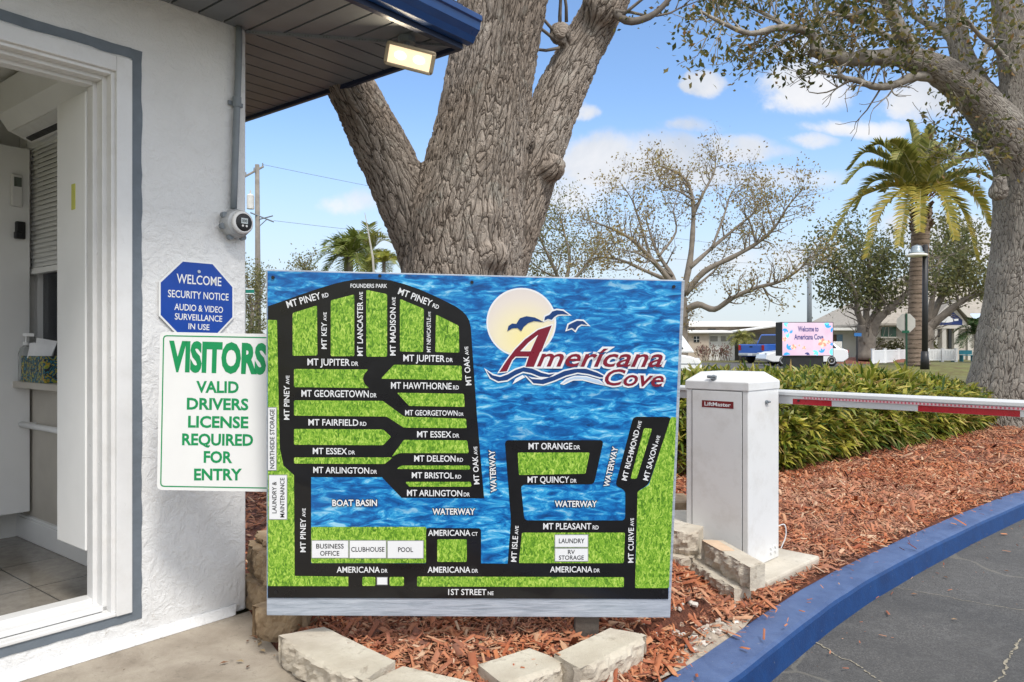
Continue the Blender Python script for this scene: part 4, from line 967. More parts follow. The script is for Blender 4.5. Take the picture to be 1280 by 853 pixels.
for i in range(40):
    a = 2*math.pi*i/40; r = 1+.18*math.sin(3*a)+.1*math.sin(7*a+1); x, y = .84+.17*r*math.cos(a)*.9, 2.97+.30*r*math.sin(a)
    x += (y-2.97)*.75
    if kerb_dist(x, y) < .012:
        k = .012-kerb_dist(x, y); x -= k*.75; y += k*.65
    ptsz.append(V((x, y, bed_z(x, y)+.012)))
cz_ = V((.84, 2.97, bed_z(.84, 2.97)+.018)); w.add([cz_]+ptsz, [(0, 1+i, 1+(i+1) % 40) for i in range(40)])
struct(obj('sandy_soil', w, mat('sandy soil', (.36, .30, .235), .95, .3, 30, .6, 120)))
# dead leaves on pad and road
w = MB(); rg = random.Random(21)
for i in range(70):
    if i < 22: x, y = rg.gauss(-.98, .07), rg.gauss(3.02, .14)
    elif i < 34: x, y = rg.uniform(-2, -.9), rg.uniform(2.1, 3.0)
    else: x, y = rg.uniform(.9, 4), rg.uniform(2.2, 5)
    z = .004 if i < 34 else ZR+.004
    kd = kerb_dist(x, y)
    if i >= 34 and kd > -.24: continue
    s = rg.uniform(.006, .02); a = rg.uniform(0, 6.28); M = Matrix.Translation((x, y, z+.004)) @ Matrix.Rotation(a, 4, 'Z')
    w.add([M @ V((-s, 0, 0)), M @ V((0, s*.45, s*.3)), M @ V((s, 0, .002)), M @ V((0, -s*.45, s*.25))], [(0, 1, 2, 3)])
for i in range(420):
    x, y = (rg.uniform(-.9, 1.0), rg.uniform(2.5, 3.4)) if i < 90 else (rg.uniform(1, 7), rg.uniform(3.4, 10.5))
    if kerb_dist(x, y) < .02 or in_poly(x, y, PADP): continue
    s = rg.uniform(.01, .024); M = Matrix.Translation((x, y, bed_z(x, y)+.018)) @ Matrix.Rotation(rg.uniform(0, 6.28), 4, 'Z') @ Matrix.Rotation(rg.uniform(-.5, .5), 4, 'X')
    w.add([M @ V((-s, 0, 0)), M @ V((0, s*.5, s*.3)), M @ V((s, 0, .002)), M @ V((0, -s*.5, s*.25))], [(0, 1, 2, 3)])
m = leaf_mat('dead leaves', [(0, (.12, .06, .03)), (.5, (.25, .12, .06)), (.8, (.36, .27, .15)), (1, (.05, .03, .02))], .1)
struct(obj('fallen_leaves', w, m), 'stuff')
# ---------------------------------------------------------------- retaining blocks
m, nt, b = new_mat('split face concrete block'); vec = coord(nt); n1 = noi(nt, vec, 55, 7, .75); n2 = noi(nt, vec, 5, 5); n3 = noi(nt, vec, 9, 7, .7, .8)
c = ramp(nt, n2, [(.3, (.47, .405, .315)), (.7, (.66, .60, .49))]).outputs[0]
c = mix(nt, mth(nt, 'MULTIPLY', ramp(nt, n1, [(.58, 0.), (.72, 1.)]).outputs[0], .3), c, (.48, .42, .34))
c = mix(nt, mth(nt, 'MULTIPLY', ramp(nt, n3, [(.58, 0.), (.68, 1.)]).outputs[0], .55), c, (.24, .185, .13))
link(nt, c, b.inputs['Base Color']); b.inputs['Roughness'].default_value = .9; bump(nt, b, mth(nt, 'ADD', n1, mth(nt, 'MULTIPLY', noi(nt, vec, 160, 4, .7), .6)), .55, .012); M_BLOCK = m
M_BLOCKT = mat('tan retaining block', (.27, .18, .10), .9, .2, 12, .6, 60, c2=(.38, .28, .17))
def block(name, label, c, yaw, L=.40, D=.19, Hh=.10, tilt=0, m=None, seed=0, taper=.82):
    """front (rough) face towards local -y; the block tapers towards its back"""
    b = bmesh.new(); nx, ny, nz_ = 30, 8, 9; vs = {}
    for k in range(nz_+1):
        for j in range(ny+1):
            for i in range(nx+1):
                if 0 < i < nx and 0 < j < ny and 0 < k < nz_: continue
                u, v, q = i/nx-.5, j/ny, k/nz_; s = 1-(1-taper)*v
                x, y, z = u*L*s, v*D, q*Hh
                # chamfered ends of the split face, rough relief on it
                e = abs(u)*2
                if j == 0: y += .04*max(0, e-.7)/.3+.008*(abs(q-.5)*2)**3
                p = V((x, y, z)); ns = noise.noise_vector(p*20+V((seed*3.1, seed, 0)))+.7*noise.noise_vector(p*48+V((seed, 0, 2)))+.45*noise.noise_vector(p*110+V((seed, 5, 2)))
                amp = .014 if j == 0 else (.0035 if i in (0, nx) else .0015)
                if j == 0: p.y += ns.y*amp+ns.x*.004
                else: p += ns*amp*.6
                if j == 0 and k == nz_: p.z += ns.z*.004-.004
                vs[i, j, k] = b.verts.new(p)
    def q(a): 
        try: b.faces.new([vs[x] for x in a])
        except Exception: pass
    for i in range(nx):
        for j in range(ny):
            q([(i, j, 0), (i, j+1, 0), (i+1, j+1, 0), (i+1, j, 0)]); q([(i, j, nz_), (i+1, j, nz_), (i+1, j+1, nz_), (i, j+1, nz_)])
        for k in range(nz_):
            q([(i, 0, k), (i+1, 0, k), (i+1, 0, k+1), (i, 0, k+1)]); q([(i, ny, k), (i, ny, k+1), (i+1, ny, k+1), (i+1, ny, k)])
    for j in range(ny):
        for k in range(nz_):
            q([(0, j, k), (0, j, k+1), (0, j+1, k+1), (0, j+1, k)]); q([(nx, j, k), (nx, j+1, k), (nx, j+1, k+1), (nx, j, k+1)])
    b.normal_update(); me = bpy.data.meshes.new(name); b.to_mesh(me); b.free(); me.materials.append(m or M_BLOCK)
    o = bpy.data.objects.new(name, me); col.objects.link(o); o.location = c; o.rotation_euler = (0, tilt, yaw); BASE[o.name] = Matrix.Translation(c)
    return tag(o, label, 'stone block', 'retaining blocks edging the tree bed')
def by_face(p, q): p = V(p); q = V(q); return (p+q)*.5, math.atan2(q.y-p.y, q.x-p.x), (q-p).length
BLK = [  # face start, face end (left to right seen from the front), z, depth, height, material, label
 ((-.90, 2.82), (-.50, 2.43), 0, .19, .105, None, 'pale block at the concrete pad below the map board'),
 ((-.49, 2.42), (-.13, 2.24), 0, .19, .10, None, 'pale block cut off by the bottom edge beside the pad block'),
 ((-.02, 2.42), (.20, 2.59), 0, .19, .10, None, 'pale block under the middle of the board with a worn speckled top'),
 ((.24, 2.50), (.52, 2.80), 0, .16, .115, None, 'pale block with dark burn stains on its top, nearest the blue kerb'),
 ((.895, 3.88), (.99, 3.39), -.005, .12, .105, None, 'lower rough block leaning beside the gate cabinet foot'),
 ((.955, 3.85), (1.05, 3.35), .10, .11, .105, None, 'upper rough block with a peach patch on top by the gate cabinet'),
 ((.64, 3.98), (.905, 3.80), .0, .22, .115, None, 'low grey block partly behind the right edge of the board'),
 ((.66, 4.0), (.935, 3.83), .115, .46, .125, None, 'upper stained block between the map board and gate cabinet'),
 ((.86, 4.42), (.88, 4.12), .11, .2, .12, None, 'pale block sliver behind the right edge of the board'),
 ((.88, 4.75), (.92, 4.45), .10, .2, .16, 'T', 'tan block farthest back beside the gate cabinet'),
 ((-1.27, 3.50), (-1.03, 3.21), .0, .2, .13, 'T', 'lowest tan block in the stack at the booth corner'),
 ((-1.29, 3.60), (-1.05, 3.27), .13, .2, .13, 'T', 'middle tan block in the stack at the booth corner'),
 ((-1.27, 3.66), (-1.06, 3.36), .26, .2, .03, 'T', 'topmost tan block in the stack at the booth corner'),
 ((-1.08, 3.08), (-.84, 2.97), .0, .15, .125, 'T', 'tan block under the lower left corner of the map board'),
]
for i, (p, q, z, D, Hh, mm, lab) in enumerate(BLK):
    c, yaw, L = by_face(p, q); block('retaining_block', lab, V((c.x, c.y, z)), yaw, L, D, Hh, .0, M_BLOCKT if mm == 'T' else None, i*1.7)
pt = V((1.045, 3.62, .2065)); w = MB(); Mt = Matrix.Translation((1.035, 3.68, .2055)) @ Matrix.Rotation(math.atan2(-.5, .095), 4, 'Z'); w.prism(rounded([(-.15, -.045), (.05, -.04), (.06, .03), (-.13, .035)], .01), 0, .002, Mt)
o = obj('peach_patch', w, mat('peach stained concrete', (.60, .44, .30), .9, .12, 20))
pb = bpy.data.objects['retaining_block.005']; o.parent = pb; o.matrix_parent_inverse = (Matrix.Translation(pb.location) @ pb.rotation_euler.to_matrix().to_4x4()).inverted()
# ================================================================ barrier gate
GN = V((1.195, 3.80, 0)); E1 = V((.70, .714, 0)).normalized(); E2 = V((-E1.y, E1.x, 0))     # E1 along the kerb (right side face), E2 along the front face
GM = Matrix(((E1.x, E2.x, 0, GN.x), (E1.y, E2.y, 0, GN.y), (0, 0, 1, 0), (0, 0, 0, 1)))
M_CAB = mat('white powder coated steel', (.72, .72, .71), .35, .03, 4, .05, 90, dirt=((.42, .38, .32), .32), dscale=7)
w = MB(); w.box(-.10, .52, -.15, .46, -.05, .058, GM)
tag(obj('equipment_pad', w, concrete('gate pad concrete', (.42, .37, .29), (.58, .53, .44)), origin=tuple(GM @ V((.2, .18, 0))), bevel=.012), 'pale concrete slab under the white gate cabinet', 'concrete pad')
t = thing('gate_cabinet', 'tall white barrier gate cabinet standing on a concrete slab by the kerb', 'gate cabinet', GM @ V((.17, .18, .03)))
S1, S2, ZT_ = .345, .36, .985
w = MB(); w.box(0, S1, 0, S2, .0585, ZT_-.02, GM); obj('body', w, M_CAB, t, bevel=.006)
w = MB(); e = .004; L0 = [(-e, -e), (S1+e, -e), (S1+e, S2+e), (-e, S2+e)]; k = .055; L1 = [(k, k), (S1-k, k), (S1-k, S2-k), (k, S2-k)]
vs = [GM @ V((x, y, z)) for pts, z in ((L0, ZT_-.022), (L0, ZT_+.022), (L1, ZT_+.07)) for x, y in pts]
f = [(3, 2, 1, 0), (8, 9, 10, 11)]+[(a*4+i, a*4+(i+1) % 4, a*4+4+(i+1) % 4, a*4+4+i) for a in (0, 1) for i in range(4)]
w.add(vs, f); lid = obj('lid', w, M_CAB, t, bevel=.004)
sm_ = MB(); sm_.box(-.0012, -.0004, .031, S2-.036, .116, ZT_-.0235, GM); obj('door_seam', sm_, mat('dark seam', (.10, .10, .10), .8), t)
w = MB(); w.box(-.004, -.0014, .035, S2-.04, .12, ZT_-.027, GM); dr = obj('door', w, M_CAB, t, bevel=.002)
w = MB(); c = GM @ V((.008, .20, ZT_+.038)); nrm = (GM.to_3x3() @ V((-.9, 0, .9))).normalized(); w.tube([c-nrm*.01, c+nrm*.012], .015, 14); w.tube([c+nrm*.012-E2*.02, c+nrm*.012+E2*.03], .008, 8); obj('lock', w, M_GREYM, lid)
def facepl(x): return Plane(GM @ V((x, 0, 0)), -E2, V((0, 0, 1)))
fpz = facepl(-.0042)
if fpz.n.dot(-E1) < 0: fpz.n = -fpz.n
w = MB(); p0, p1 = fpz.px(877.5, 505), fpz.px(917, 506); zz = (p0[1]+p1[1])/2
w.add([fpz.at(a, b, .0008) for a, b in ((p0[0], zz-.019), (p1[0], zz-.019), (p1[0], zz+.017), (p0[0], zz+.017))], [(0, 1, 2, 3)]); bdg = obj('badge', w, mat('maroon badge', (.18, .012, .015), .35), dr)
w = MB(); e = .005; w.add([fpz.at(a, b, .0012) for a, b in ((p0[0]+e, zz-.019+e*.6), (p1[0]-e, zz-.019+e*.6), (p1[0]-e, zz+.017-e*.6), (p0[0]+e, zz+.017-e*.6))], [(0, 1, 2, 3)])
w2 = MB(); text_on(w2, fpz, [('LiftMaster', 1)], (p0[0]+.016, zz-.010), (p1[0]-.016, zz-.010), .019, .0016, .02); obj('lettering', w2, M_PWHITE, bdg)
w = MB(); c = GM @ V((.19, -.001, ZT_-.085)); w.tube([c, c-E2*.01], .010, 12); w.tube([c-E2*.01, c-E2*.01+E1*.025], .006, 8); obj('key_switch', w, M_GREYM, t)
w = MB()
for x in (.25, .30):
    for z in (.10, .125): c = GM @ V((x, 0, z)); w.tube([c, c-E2*.006], .009, 10)
obj('bolt_head', w, M_CAB, t)
# the arm, on the far side of the cabinet
AX = S1+.075; ZA = .912
def AP(tt, dx, z): return GM @ V((AX+dx, S2/2-tt, z))      # tt: metres towards the road
t = thing('barrier_arm', 'lowered white barrier arm with red reflective stripes and a row of red lights', 'barrier arm', AP(0, 0, ZA))
AL0, AL1 = -.95, 3.4
m, nt, b = new_mat('aluminium arm paint'); b.inputs['Base Color'].default_value = (.66, .67, .67, 1); b.inputs['Roughness'].default_value = .3; b.inputs['Metallic'].default_value = .25; M_ARM = m
M_RED = mat('red reflective tape', (.42, .012, .022), .3, .1, 20)
pr = [(-.026, .012), (.026, .012), (.026, .03), (.016, .042), (-.016, .042), (-.026, .03)]
def sweep(w, pr, a, b):
    n = len(pr); w.add([AP(q, x, ZA+z) for q in (a, b) for x, z in pr], [tuple(range(n)), tuple(range(2*n-1, n-1, -1))]+[(i, (i+1) % n, n+(i+1) % n, n+i) for i in range(n)]); return w
obj('arm_tube', sweep(MB(), pr, AL0, AL1), M_ARM, t, bevel=.004)
obj('lower_rail', sweep(MB(), [(-.012, -.034), (.012, -.034), (.012, .011), (-.012, .011)], AL0, AL1), M_ARM, t, bevel=.002)
w = MB(); w.add([], [])
side = -.026
w = sweep(MB(), [(-.0205, -.002), (-.013, -.002), (-.013, .0105), (-.0205, .0105)], .285, AL1); obj('light_strip', w, mat('pale pink light strip', (.72, .50, .52), .3), t)
w = MB(); q = .295
while q < AL1:
    sweep(w, [(-.0215, .000), (-.0203, .000), (-.0203, .009), (-.0215, .009)], q, q+.007); q += .0165
obj('light_row', w, mat('red light cells', (.62, .10, .14), .3), t)
def arm_at(px):
    lo, hi = 0, 3
    for _ in range(40):
        m_ = (lo+hi)/2; q_ = AP(m_, -.013, ZA-.02)
        if CX+F*q_.x/q_.y < px: lo = m_
        else: hi = m_
    return lo
s1, s2, s3, s4 = (arm_at(v) for v in (991, 1039.5, 1147.5, 1275))
for a, b_ in ((s1, s2), (s3, s4), (s4+.2, s4+.6), (s4+.8, s4+1.2), (s4+1.4, s4+1.75)):
    obj('red_stripe', sweep(MB(), [(-.0135, -.033), (-.0125, -.033), (-.0125, -.004), (-.0135, -.004)], a, b_), M_RED, t)
w = MB(); c = AP(.262, -.014, ZA-.012); w.tube([c, c-E1*.008], .006, 10); obj('bolt_head', w, M_BLACK, t)
w = MB(); w.box(S1, S1+.045, S2/2-.06, S2/2+.06, ZA-.06, ZA+.06, GM); obj('arm_bracket', w, M_GREYM, t)
w = MB(); c = GM @ V((.36, -.01, .15))
obj('cable', MB().tube(smooth_path([GM @ V((.352, .01, .22)), GM @ V((.37, -.02, .23)), GM @ V((.385, -.02, .17)), GM @ V((.37, 0, .10))], 4), .003, 6), M_PWHITE, bpy.data.objects['gate_cabinet'])
# ================================================================ hedge of low cycads
m = leaf_mat('hedge leaves', [(0, (.03, .065, .012)), (.18, (.11, .17, .022)), (.40, (.28, .31, .035)), (.68, (.52, .47, .07)), (.90, (.66, .55, .16)), (1, (.42, .24, .10))], .3, .4)
HF = [(.6, 6.4), (1.7, 6.55), (2.45, 6.75), (3.0, 7.35), (4.3, 8.35), (5.5, 9.4), (6.5, 10.4), (7.3, 11.4)]       # front foot line
nt = m.node_tree; bs = nt.nodes['Principled BSDF']; c_in = bs.inputs['Base Color'].links[0].from_socket
pn = ramp(nt, noi(nt, coord(nt), 2.6, 4, .6), [(.38, 0.), (.62, 1.)]).outputs[0]
c2_ = mix(nt, mth(nt, 'MULTIPLY', pn, .6), c_in, (.06, .105, .018)); link(nt, c2_, bs.inputs['Base Color'])   # greener plants among the yellow ones
for n_ in nt.nodes:
    if n_.type == 'BSDF_TRANSLUCENT': link(nt, c2_, n_.inputs[0])
g = np.random.default_rng(8); rg = random.Random(8)
seg = [(V((*HF[i], 0)), V((*HF[i+1], 0))) for i in range(len(HF)-1)]; lens_ = [(b-a).length for a, b in seg]
pt_ = []; dr_ = []; sz_ = []
def hz_(x, y, dpt): # local height of the canopy
    return (.735+.07*noise.noise(V((x*1.3, y*1.3, 5)))+.06*noise.noise(V((x*4, y*4, 1))))*(1-.25*max(0, (x-4.5)/3))*min(1, .62+dpt*.9)
# rosettes: crowns of strap leaves on a canopy surface and down the front
verts = []; faces = []
def rosette(c, axis, n, L, wdt):
    axis = axis.normalized(); s = axis.orthogonal().normalized(); u = axis.cross(s)
    for k in range(n):
        a = rg.uniform(0, 6.283); el = rg.uniform(.15, 1.25)
        d = (s*math.cos(a)+u*math.sin(a))*math.sin(el)+axis*math.cos(el)
        l = L*rg.uniform(.6, 1.25); wd2 = wdt*rg.uniform(.7, 1.25); side = d.cross(V((rg.gauss(0, .5), rg.gauss(0, .5), 1))).normalized()
        p1 = c+d*l*.55; p2 = c+d*l+V((0, 0, -l*rg.uniform(.05, .4))); o = len(verts)
        verts.extend([c-side*wd2*.25, c+side*wd2*.25, p1+side*wd2*.5, p1-side*wd2*.5, p2+side*wd2*.08, p2-side*wd2*.08]); faces.extend([(o, o+1, o+2, o+3), (o+3, o+2, o+4, o+5)])
tw = sum(lens_)
for i in range(5200):
    q = rg.uniform(0, tw); k = 0
    while q > lens_[k]: q -= lens_[k]; k += 1
    a, b_ = seg[k]; dv_ = (b_-a).normalized(); nrm = V((-dv_.y, dv_.x, 0)); dpt = 2.6*rg.random()**1.6
    p = a+dv_*q+nrm*dpt; h = hz_(p.x, p.y, dpt)
    if dpt < .55 and rg.random() < .72:
        z = rg.uniform(.03, h); p = a+dv_*q+nrm*(.10+.16*rg.random()-.22*math.sin(min(1, z/h)*2.6)+.12*noise.noise(V((p.x*2.5, p.y*2.5, z*3)))); ax = -nrm*.9+V((rg.gauss(0, .45), rg.gauss(0, .45), .55))
    else:
        z = h*rg.uniform(.86, 1.05); ax = V((rg.gauss(0, .4), rg.gauss(0, .4), 1))
    far_ = p.y > 8.5
    rosette(V((p.x, p.y, z)), ax, 9 if far_ else 13, .125 if rg.random() < .85 else .2, .031)
for px_, d_ in ((858, .9), (872, 1.3), (935, 1.2), (905, 1.8), (1085, 1.0), (1105, 1.4), (1130, 1.8), (1060, 1.6)):     # fronds that stick out of the top
    Y = 8.0+d_; p = W(px_, 456, Y)
    for _ in range(3): rosette(V((p.x+rg.gauss(0, .05), Y, .70)), V((0, 0, 1)), 12, .34, .045)
hedge = obj('hedge_foliage', (np.array([tuple(v) for v in verts]), np.array(faces)), m, None, origin=(3.5, 8.2, 0))
w = MB()
for i in range(260):                   # stems and dark inner twigs
    q = rg.uniform(0, tw); k = 0
    while q > lens_[k]: q -= lens_[k]; k += 1
    a, b_ = seg[k]; dv_ = (b_-a).normalized(); nrm = V((-dv_.y, dv_.x, 0)); p = a+dv_*q+nrm*rg.uniform(.25, 2.2)
    w.tube([p+V((0, 0, -.02)), p+V((rg.gauss(0, .06), rg.gauss(0, .06), .35)), p+V((rg.gauss(0, .12), rg.gauss(0, .12), .62))], [.014, .01, .006], 5)
hs = obj('hedge_stems', w, mat('hedge stem bark', (.10, .075, .05), .9, .3, 20))
ht = thing('hedge', 'low dense yellow-green hedge of strap leaved plants behind the gate cabinet', 'hedge', (3.5, 8.2, 0))
for o in (hedge, hs):
    o.parent = ht
    if o is hs: o.data.transform(Matrix.Translation((-3.5, -8.2, 0)))
    o.matrix_local = Matrix.Identity(4)
# ================================================================ big oaks close by
def bark_mat(name, ridge, fissure, patch, sc_=1.0, disp=.018, elong=.22):
    m, nt, b = new_mat(name)
    at = nt.nodes.new('ShaderNodeAttribute'); at.attribute_name = 'bark'
    mp = nt.nodes.new('ShaderNodeMapping'); link(nt, at.outputs['Vector'], mp.inputs[0]); mp.inputs['Scale'].default_value = (sc_, sc_, sc_*elong)
    v0 = mp.outputs[0]
    def warp(v, sc2, amt):
        wn = nt.nodes.new('ShaderNodeTexNoise'); link(nt, v, wn.inputs['Vector']); wn.inputs['Scale'].default_value = sc2; wn.inputs['Detail'].default_value = 3
        sub = nt.nodes.new('ShaderNodeVectorMath'); sub.operation = 'SUBTRACT'; link(nt, wn.outputs[1], sub.inputs[0]); sub.inputs[1].default_value = (.5, .5, .5)
        scl = nt.nodes.new('ShaderNodeVectorMath'); scl.operation = 'SCALE'; link(nt, sub.outputs[0], scl.inputs[0]); scl.inputs['Scale'].default_value = amt
        add = nt.nodes.new('ShaderNodeVectorMath'); add.operation = 'ADD'; link(nt, v, add.inputs[0]); link(nt, scl.outputs[0], add.inputs[1]); return add.outputs[0]
    vec = warp(warp(v0, 5, .16), 24, .045)
    vo = nt.nodes.new('ShaderNodeTexVoronoi'); vo.feature = 'DISTANCE_TO_EDGE'; link(nt, vec, vo.inputs['Vector']); vo.inputs['Scale'].default_value = 27
    voc = nt.nodes.new('ShaderNodeTexVoronoi'); link(nt, vec, voc.inputs['Vector']); voc.inputs['Scale'].default_value = 27
    vo2 = nt.nodes.new('ShaderNodeTexVoronoi'); vo2.feature = 'DISTANCE_TO_EDGE'; link(nt, warp(vec, 40, .03), vo2.inputs['Vector']); vo2.inputs['Scale'].default_value = 60
    n1 = noi(nt, at.outputs['Vector'], 60, 8, .78); n2 = noi(nt, at.outputs['Vector'], 2.6, 6, .62); n4 = noi(nt, vec, 34, 5, .7)
    cr = ramp(nt, vo.outputs[0], [(.0, 0.), (.05, .35), (.17, .85), (.3, 1.)]).outputs[0]
    cr2 = ramp(nt, vo2.outputs[0], [(.0, .1), (.12, 1.)]).outputs[0]
    lum = nt.nodes.new('ShaderNodeRGBToBW'); link(nt, voc.outputs['Color'], lum.inputs[0])
    body_ = mth(nt, 'ADD', mth(nt, 'MULTIPLY', cr2, .38), mth(nt, 'ADD', mth(nt, 'MULTIPLY', n4, .65), mth(nt, 'MULTIPLY', lum.outputs[0], .28)))
    h = mth(nt, 'MULTIPLY', cr, body_)
    rc = mix(nt, ramp(nt, n2, [(.38, 0.), (.66, 1.)]).outputs[0], ridge, patch)
    rc = mix(nt, mth(nt, 'MULTIPLY', ramp(nt, n1, [(.35, 0.), (.65, 1.)]).outputs[0], .55), rc, tuple(x*.58 for x in ridge))
    rc = mix(nt, mth(nt, 'MULTIPLY', lum.outputs[0], .35), rc, tuple(x*.7 for x in ridge))
    lich = ramp(nt, noi(nt, at.outputs['Vector'], 7, 8, .75, .5), [(.56, 0.), (.64, 1.)]).outputs[0]
    rc = mix(nt, mth(nt, 'MULTIPLY', lich, .4), rc, (.44, .43, .37))
    dk = ramp(nt, noi(nt, at.outputs['Vector'], 1.5, 6, .65, .8), [(.54, 0.), (.70, 1.)]).outputs[0]
    rc = mix(nt, mth(nt, 'MULTIPLY', dk, .45), rc, tuple(x*.5 for x in ridge))
    c = mix(nt, ramp(nt, h, [(.02, 0.), (.34, 1.)]).outputs[0], fissure, rc)
    link(nt, c, b.inputs['Base Color']); b.inputs['Roughness'].default_value = .9; b.inputs['Specular IOR Level'].default_value = .15
    d = nt.nodes.new('ShaderNodeDisplacement'); d.inputs['Midlevel'].default_value = .6; d.inputs['Scale'].default_value = disp; link(nt, h, d.inputs['Height'])
    link(nt, d.outputs[0], nt.nodes['Material Output'].inputs['Displacement']); m.displacement_method = 'BOTH'; return m
def organic(name, limbs, vox, m, parent, lumps=(), smooth_it=4, flute=0):
    """limbs: [(points, radii)] merged into one body by a voxel remesh; every vertex gets bark coordinates along its limb"""
    w = MB(); paths = []
    for pts, rad in limbs:
        sp = smooth_path(pts, 5); rr = []
        for i in range(len(sp)):
            x = i/5; k = min(int(x), len(rad)-2); f_ = x-k; f_ = f_*f_*(3-2*f_); rr.append(rad[k]*(1-f_)+rad[k+1]*f_)
        w.tube(sp, rr, 20); paths.append((sp, rr))
    for c, r in lumps:
        b = bmesh.new(); bmesh.ops.create_icosphere(b, subdivisions=2, radius=r, matrix=Matrix.Translation(c)); o_ = len(w.v)
        w.v += [tuple(v.co) for v in b.verts]; w.f += [tuple(v.index+o_ for v in f.verts) for f in b.faces]; b.free()
    o = obj(name, w, None, parent, smooth=False)
    rm = o.modifiers.new('r', 'REMESH'); rm.mode = 'VOXEL'; rm.voxel_size = vox
    sm = o.modifiers.new('s', 'SMOOTH'); sm.factor = .5; sm.iterations = smooth_it
    dg = bpy.context.evaluated_depsgraph_get(); dg.update(); me = bpy.data.meshes.new_from_object(o.evaluated_get(dg)); me.name = name
    o.modifiers.clear(); o.data = me
    M = BASE[parent.name]; off = np.array(M.translation); n = len(me.vertices)
    P = np.empty(n*3, dtype=np.float64); me.vertices.foreach_get('co', P); P = P.reshape(-1, 3)+off
    best = np.full(n, 1e9); B = np.zeros((n, 3))
    for li, (sp, rr) in enumerate(paths):
        A = np.array([tuple(p) for p in sp]); R_ = np.array(rr); T = np.gradient(A, axis=0); T /= np.linalg.norm(T, axis=1)[:, None]
        fr = []; N = V(T[0]).orthogonal().normalized()
        for tt in T:
            tt = V(tt); N = (N-tt*N.dot(tt)).normalized(); fr.append((tuple(N), tuple(tt.cross(N))))
        fr = np.array(fr); cum = np.concatenate([[0], np.cumsum(np.linalg.norm(np.diff(A, axis=0), axis=1))])
        d = np.full(n, 1e9)
        for k in range(len(A)-1):
            ab = A[k+1]-A[k]; L2 = ab @ ab; tpar = np.clip(((P-A[k]) @ ab)/L2, 0, 1); q = A[k]+tpar[:, None]*ab
            d = np.minimum(d, np.linalg.norm(P-q, axis=1)/(R_[k]+(R_[k+1]-R_[k])*tpar))
        R0 = R_.mean(); sg2 = 2*(.6*R0+.1)**2; W_ = np.zeros(n); X = np.zeros(n); Y_ = np.zeros(n); Z_ = np.zeros(n); md = np.min([((P-A[k])**2).sum(1) for k in range(len(A))], axis=0)
        for k in range(len(A)):
            dv_ = P-A[k]; wgt = np.exp(-((dv_**2).sum(1)-md)/sg2); W_ += wgt
            X += wgt*(dv_ @ fr[k, 0]); Y_ += wgt*(dv_ @ fr[k, 1]); Z_ += wgt*(cum[k]+dv_ @ T[k])
        l = np.hypot(X, Y_)+1e-9; s = d < best; best[s] = d[s]
        B[s] = np.stack([X/l*R0+li*7.3, Y_/l*R0, Z_/W_+li*3.1], 1)[s]
    a = me.attributes.new('bark', 'FLOAT_VECTOR', 'POINT'); a.data.foreach_set('vector', B.astype(np.float32).ravel())
    me.polygons.foreach_set('use_smooth', [True]*len(me.polygons)); me.materials.clear(); me.materials.append(m); me.update()
    return o
M_BARK1 = bark_mat('grey oak bark', (.35, .285, .23), (.062, .047, .036), (.44, .385, .33), 1.25, .019)
YT = 4.35
t = thing('oak_tree', 'massive grey oak trunk forking into three limbs right behind the map board', 'tree', V((-.25, YT+.1, 0)))
def T(px, py, dy=0): return W(px, py, YT+dy)
limbs = [
 ([T(578, 720, .05), T(577, 560), T(576, 440), T(577, 360), T(582, 290), T(593, 220), T(606, 140, -.02), T(618, 60, -.04), T(634, -40, -.05), T(650, -190, 0), T(664, -420, .2)], [.48, .40, .365, .35, .345, .30, .262, .252, .262, .24, .18]),
 ([T(560, 420, .04), T(541, 340, .03), T(514, 265, 0), T(482, 196, -.05), T(437, 106, -.12), T(402, 30, -.2), T(360, -80, -.35), T(312, -220, -.5)], [.17, .175, .172, .16, .137, .132, .125, .1]),
 ([T(606, 420, .04), T(624, 345, .06), T(645, 268, .10), T(670, 195, .15), T(697, 125, .2), T(728, 60, .26), T(762, -5, .32), T(806, -110, .45)], [.14, .155, .17, .165, .15, .135, .13, .1]),
 ([T(577, 600, .0), T(640, 700, -.2), T(670, 760, -.3)], [.3, .22, .12]), ([T(577, 600, 0), T(520, 700, -.15), T(470, 760, -.25)], [.3, .2, .12]),
]
lumps = [(T(655, 175, -.02), .07), (T(618, 320, -.27), .09), (T(606, 272, -.24), .1), (T(752, 8, .16), .13), (T(700, 42, .1), .07), (T(690, 210, .0), .08)]
organic('trunk', limbs, .0135, M_BARK1, t, lumps, 5)
# burr shoots and twigs at the top of the right limb
w = MB(); tips = []; rg = random.Random(4)
for (x, y, dx, dz) in ((700, 40, -.1, 1), (698, 45, -.5, .7), (700, 35, .15, 1), (694, 50, -.8, .35), (757, 5, .5, .5), (770, 15, 1, .12), (775, 22, 1, .35), (752, 0, .1, 1), (700, 60, -.7, -.1), (708, 28, 0, 1)):
    grow(w, T(x, y, .08), V((dx, rg.gauss(-.2, .3), dz)), .42, .011, 1, rg, tips, .22, .06, 3, .6, .002, .7, 6)
w.tube(smooth_path([T(762, 8, .12), T(782, 26, .08), T(805, 24, .05), T(825, 12, .03), T(845, -12, 0)], 3), [.03, .028, .026, .024, .023, .022, .02, .02, .018, .017, .016, .015, .012], 7)
for q in range(14): tips.append(tuple(T(770+rg.uniform(0, 60), 12+rg.gauss(10, 8), .05)))
M_TWIG = mat('grey twig bark', (.17, .145, .12), .9, .2, 18)
tw_ = obj('twigs', w, M_TWIG, t, smooth=True)
M_OLEAF = leaf_mat('oak leaves', [(0, (.05, .06, .02)), (.4, (.11, .12, .035)), (.72, (.19, .165, .05)), (.92, (.26, .19, .07)), (1, (.28, .15, .06))], .5, .45)
obj('foliage', leaves(np.array(tips), .035, 2, .02, 3), M_OLEAF, t)
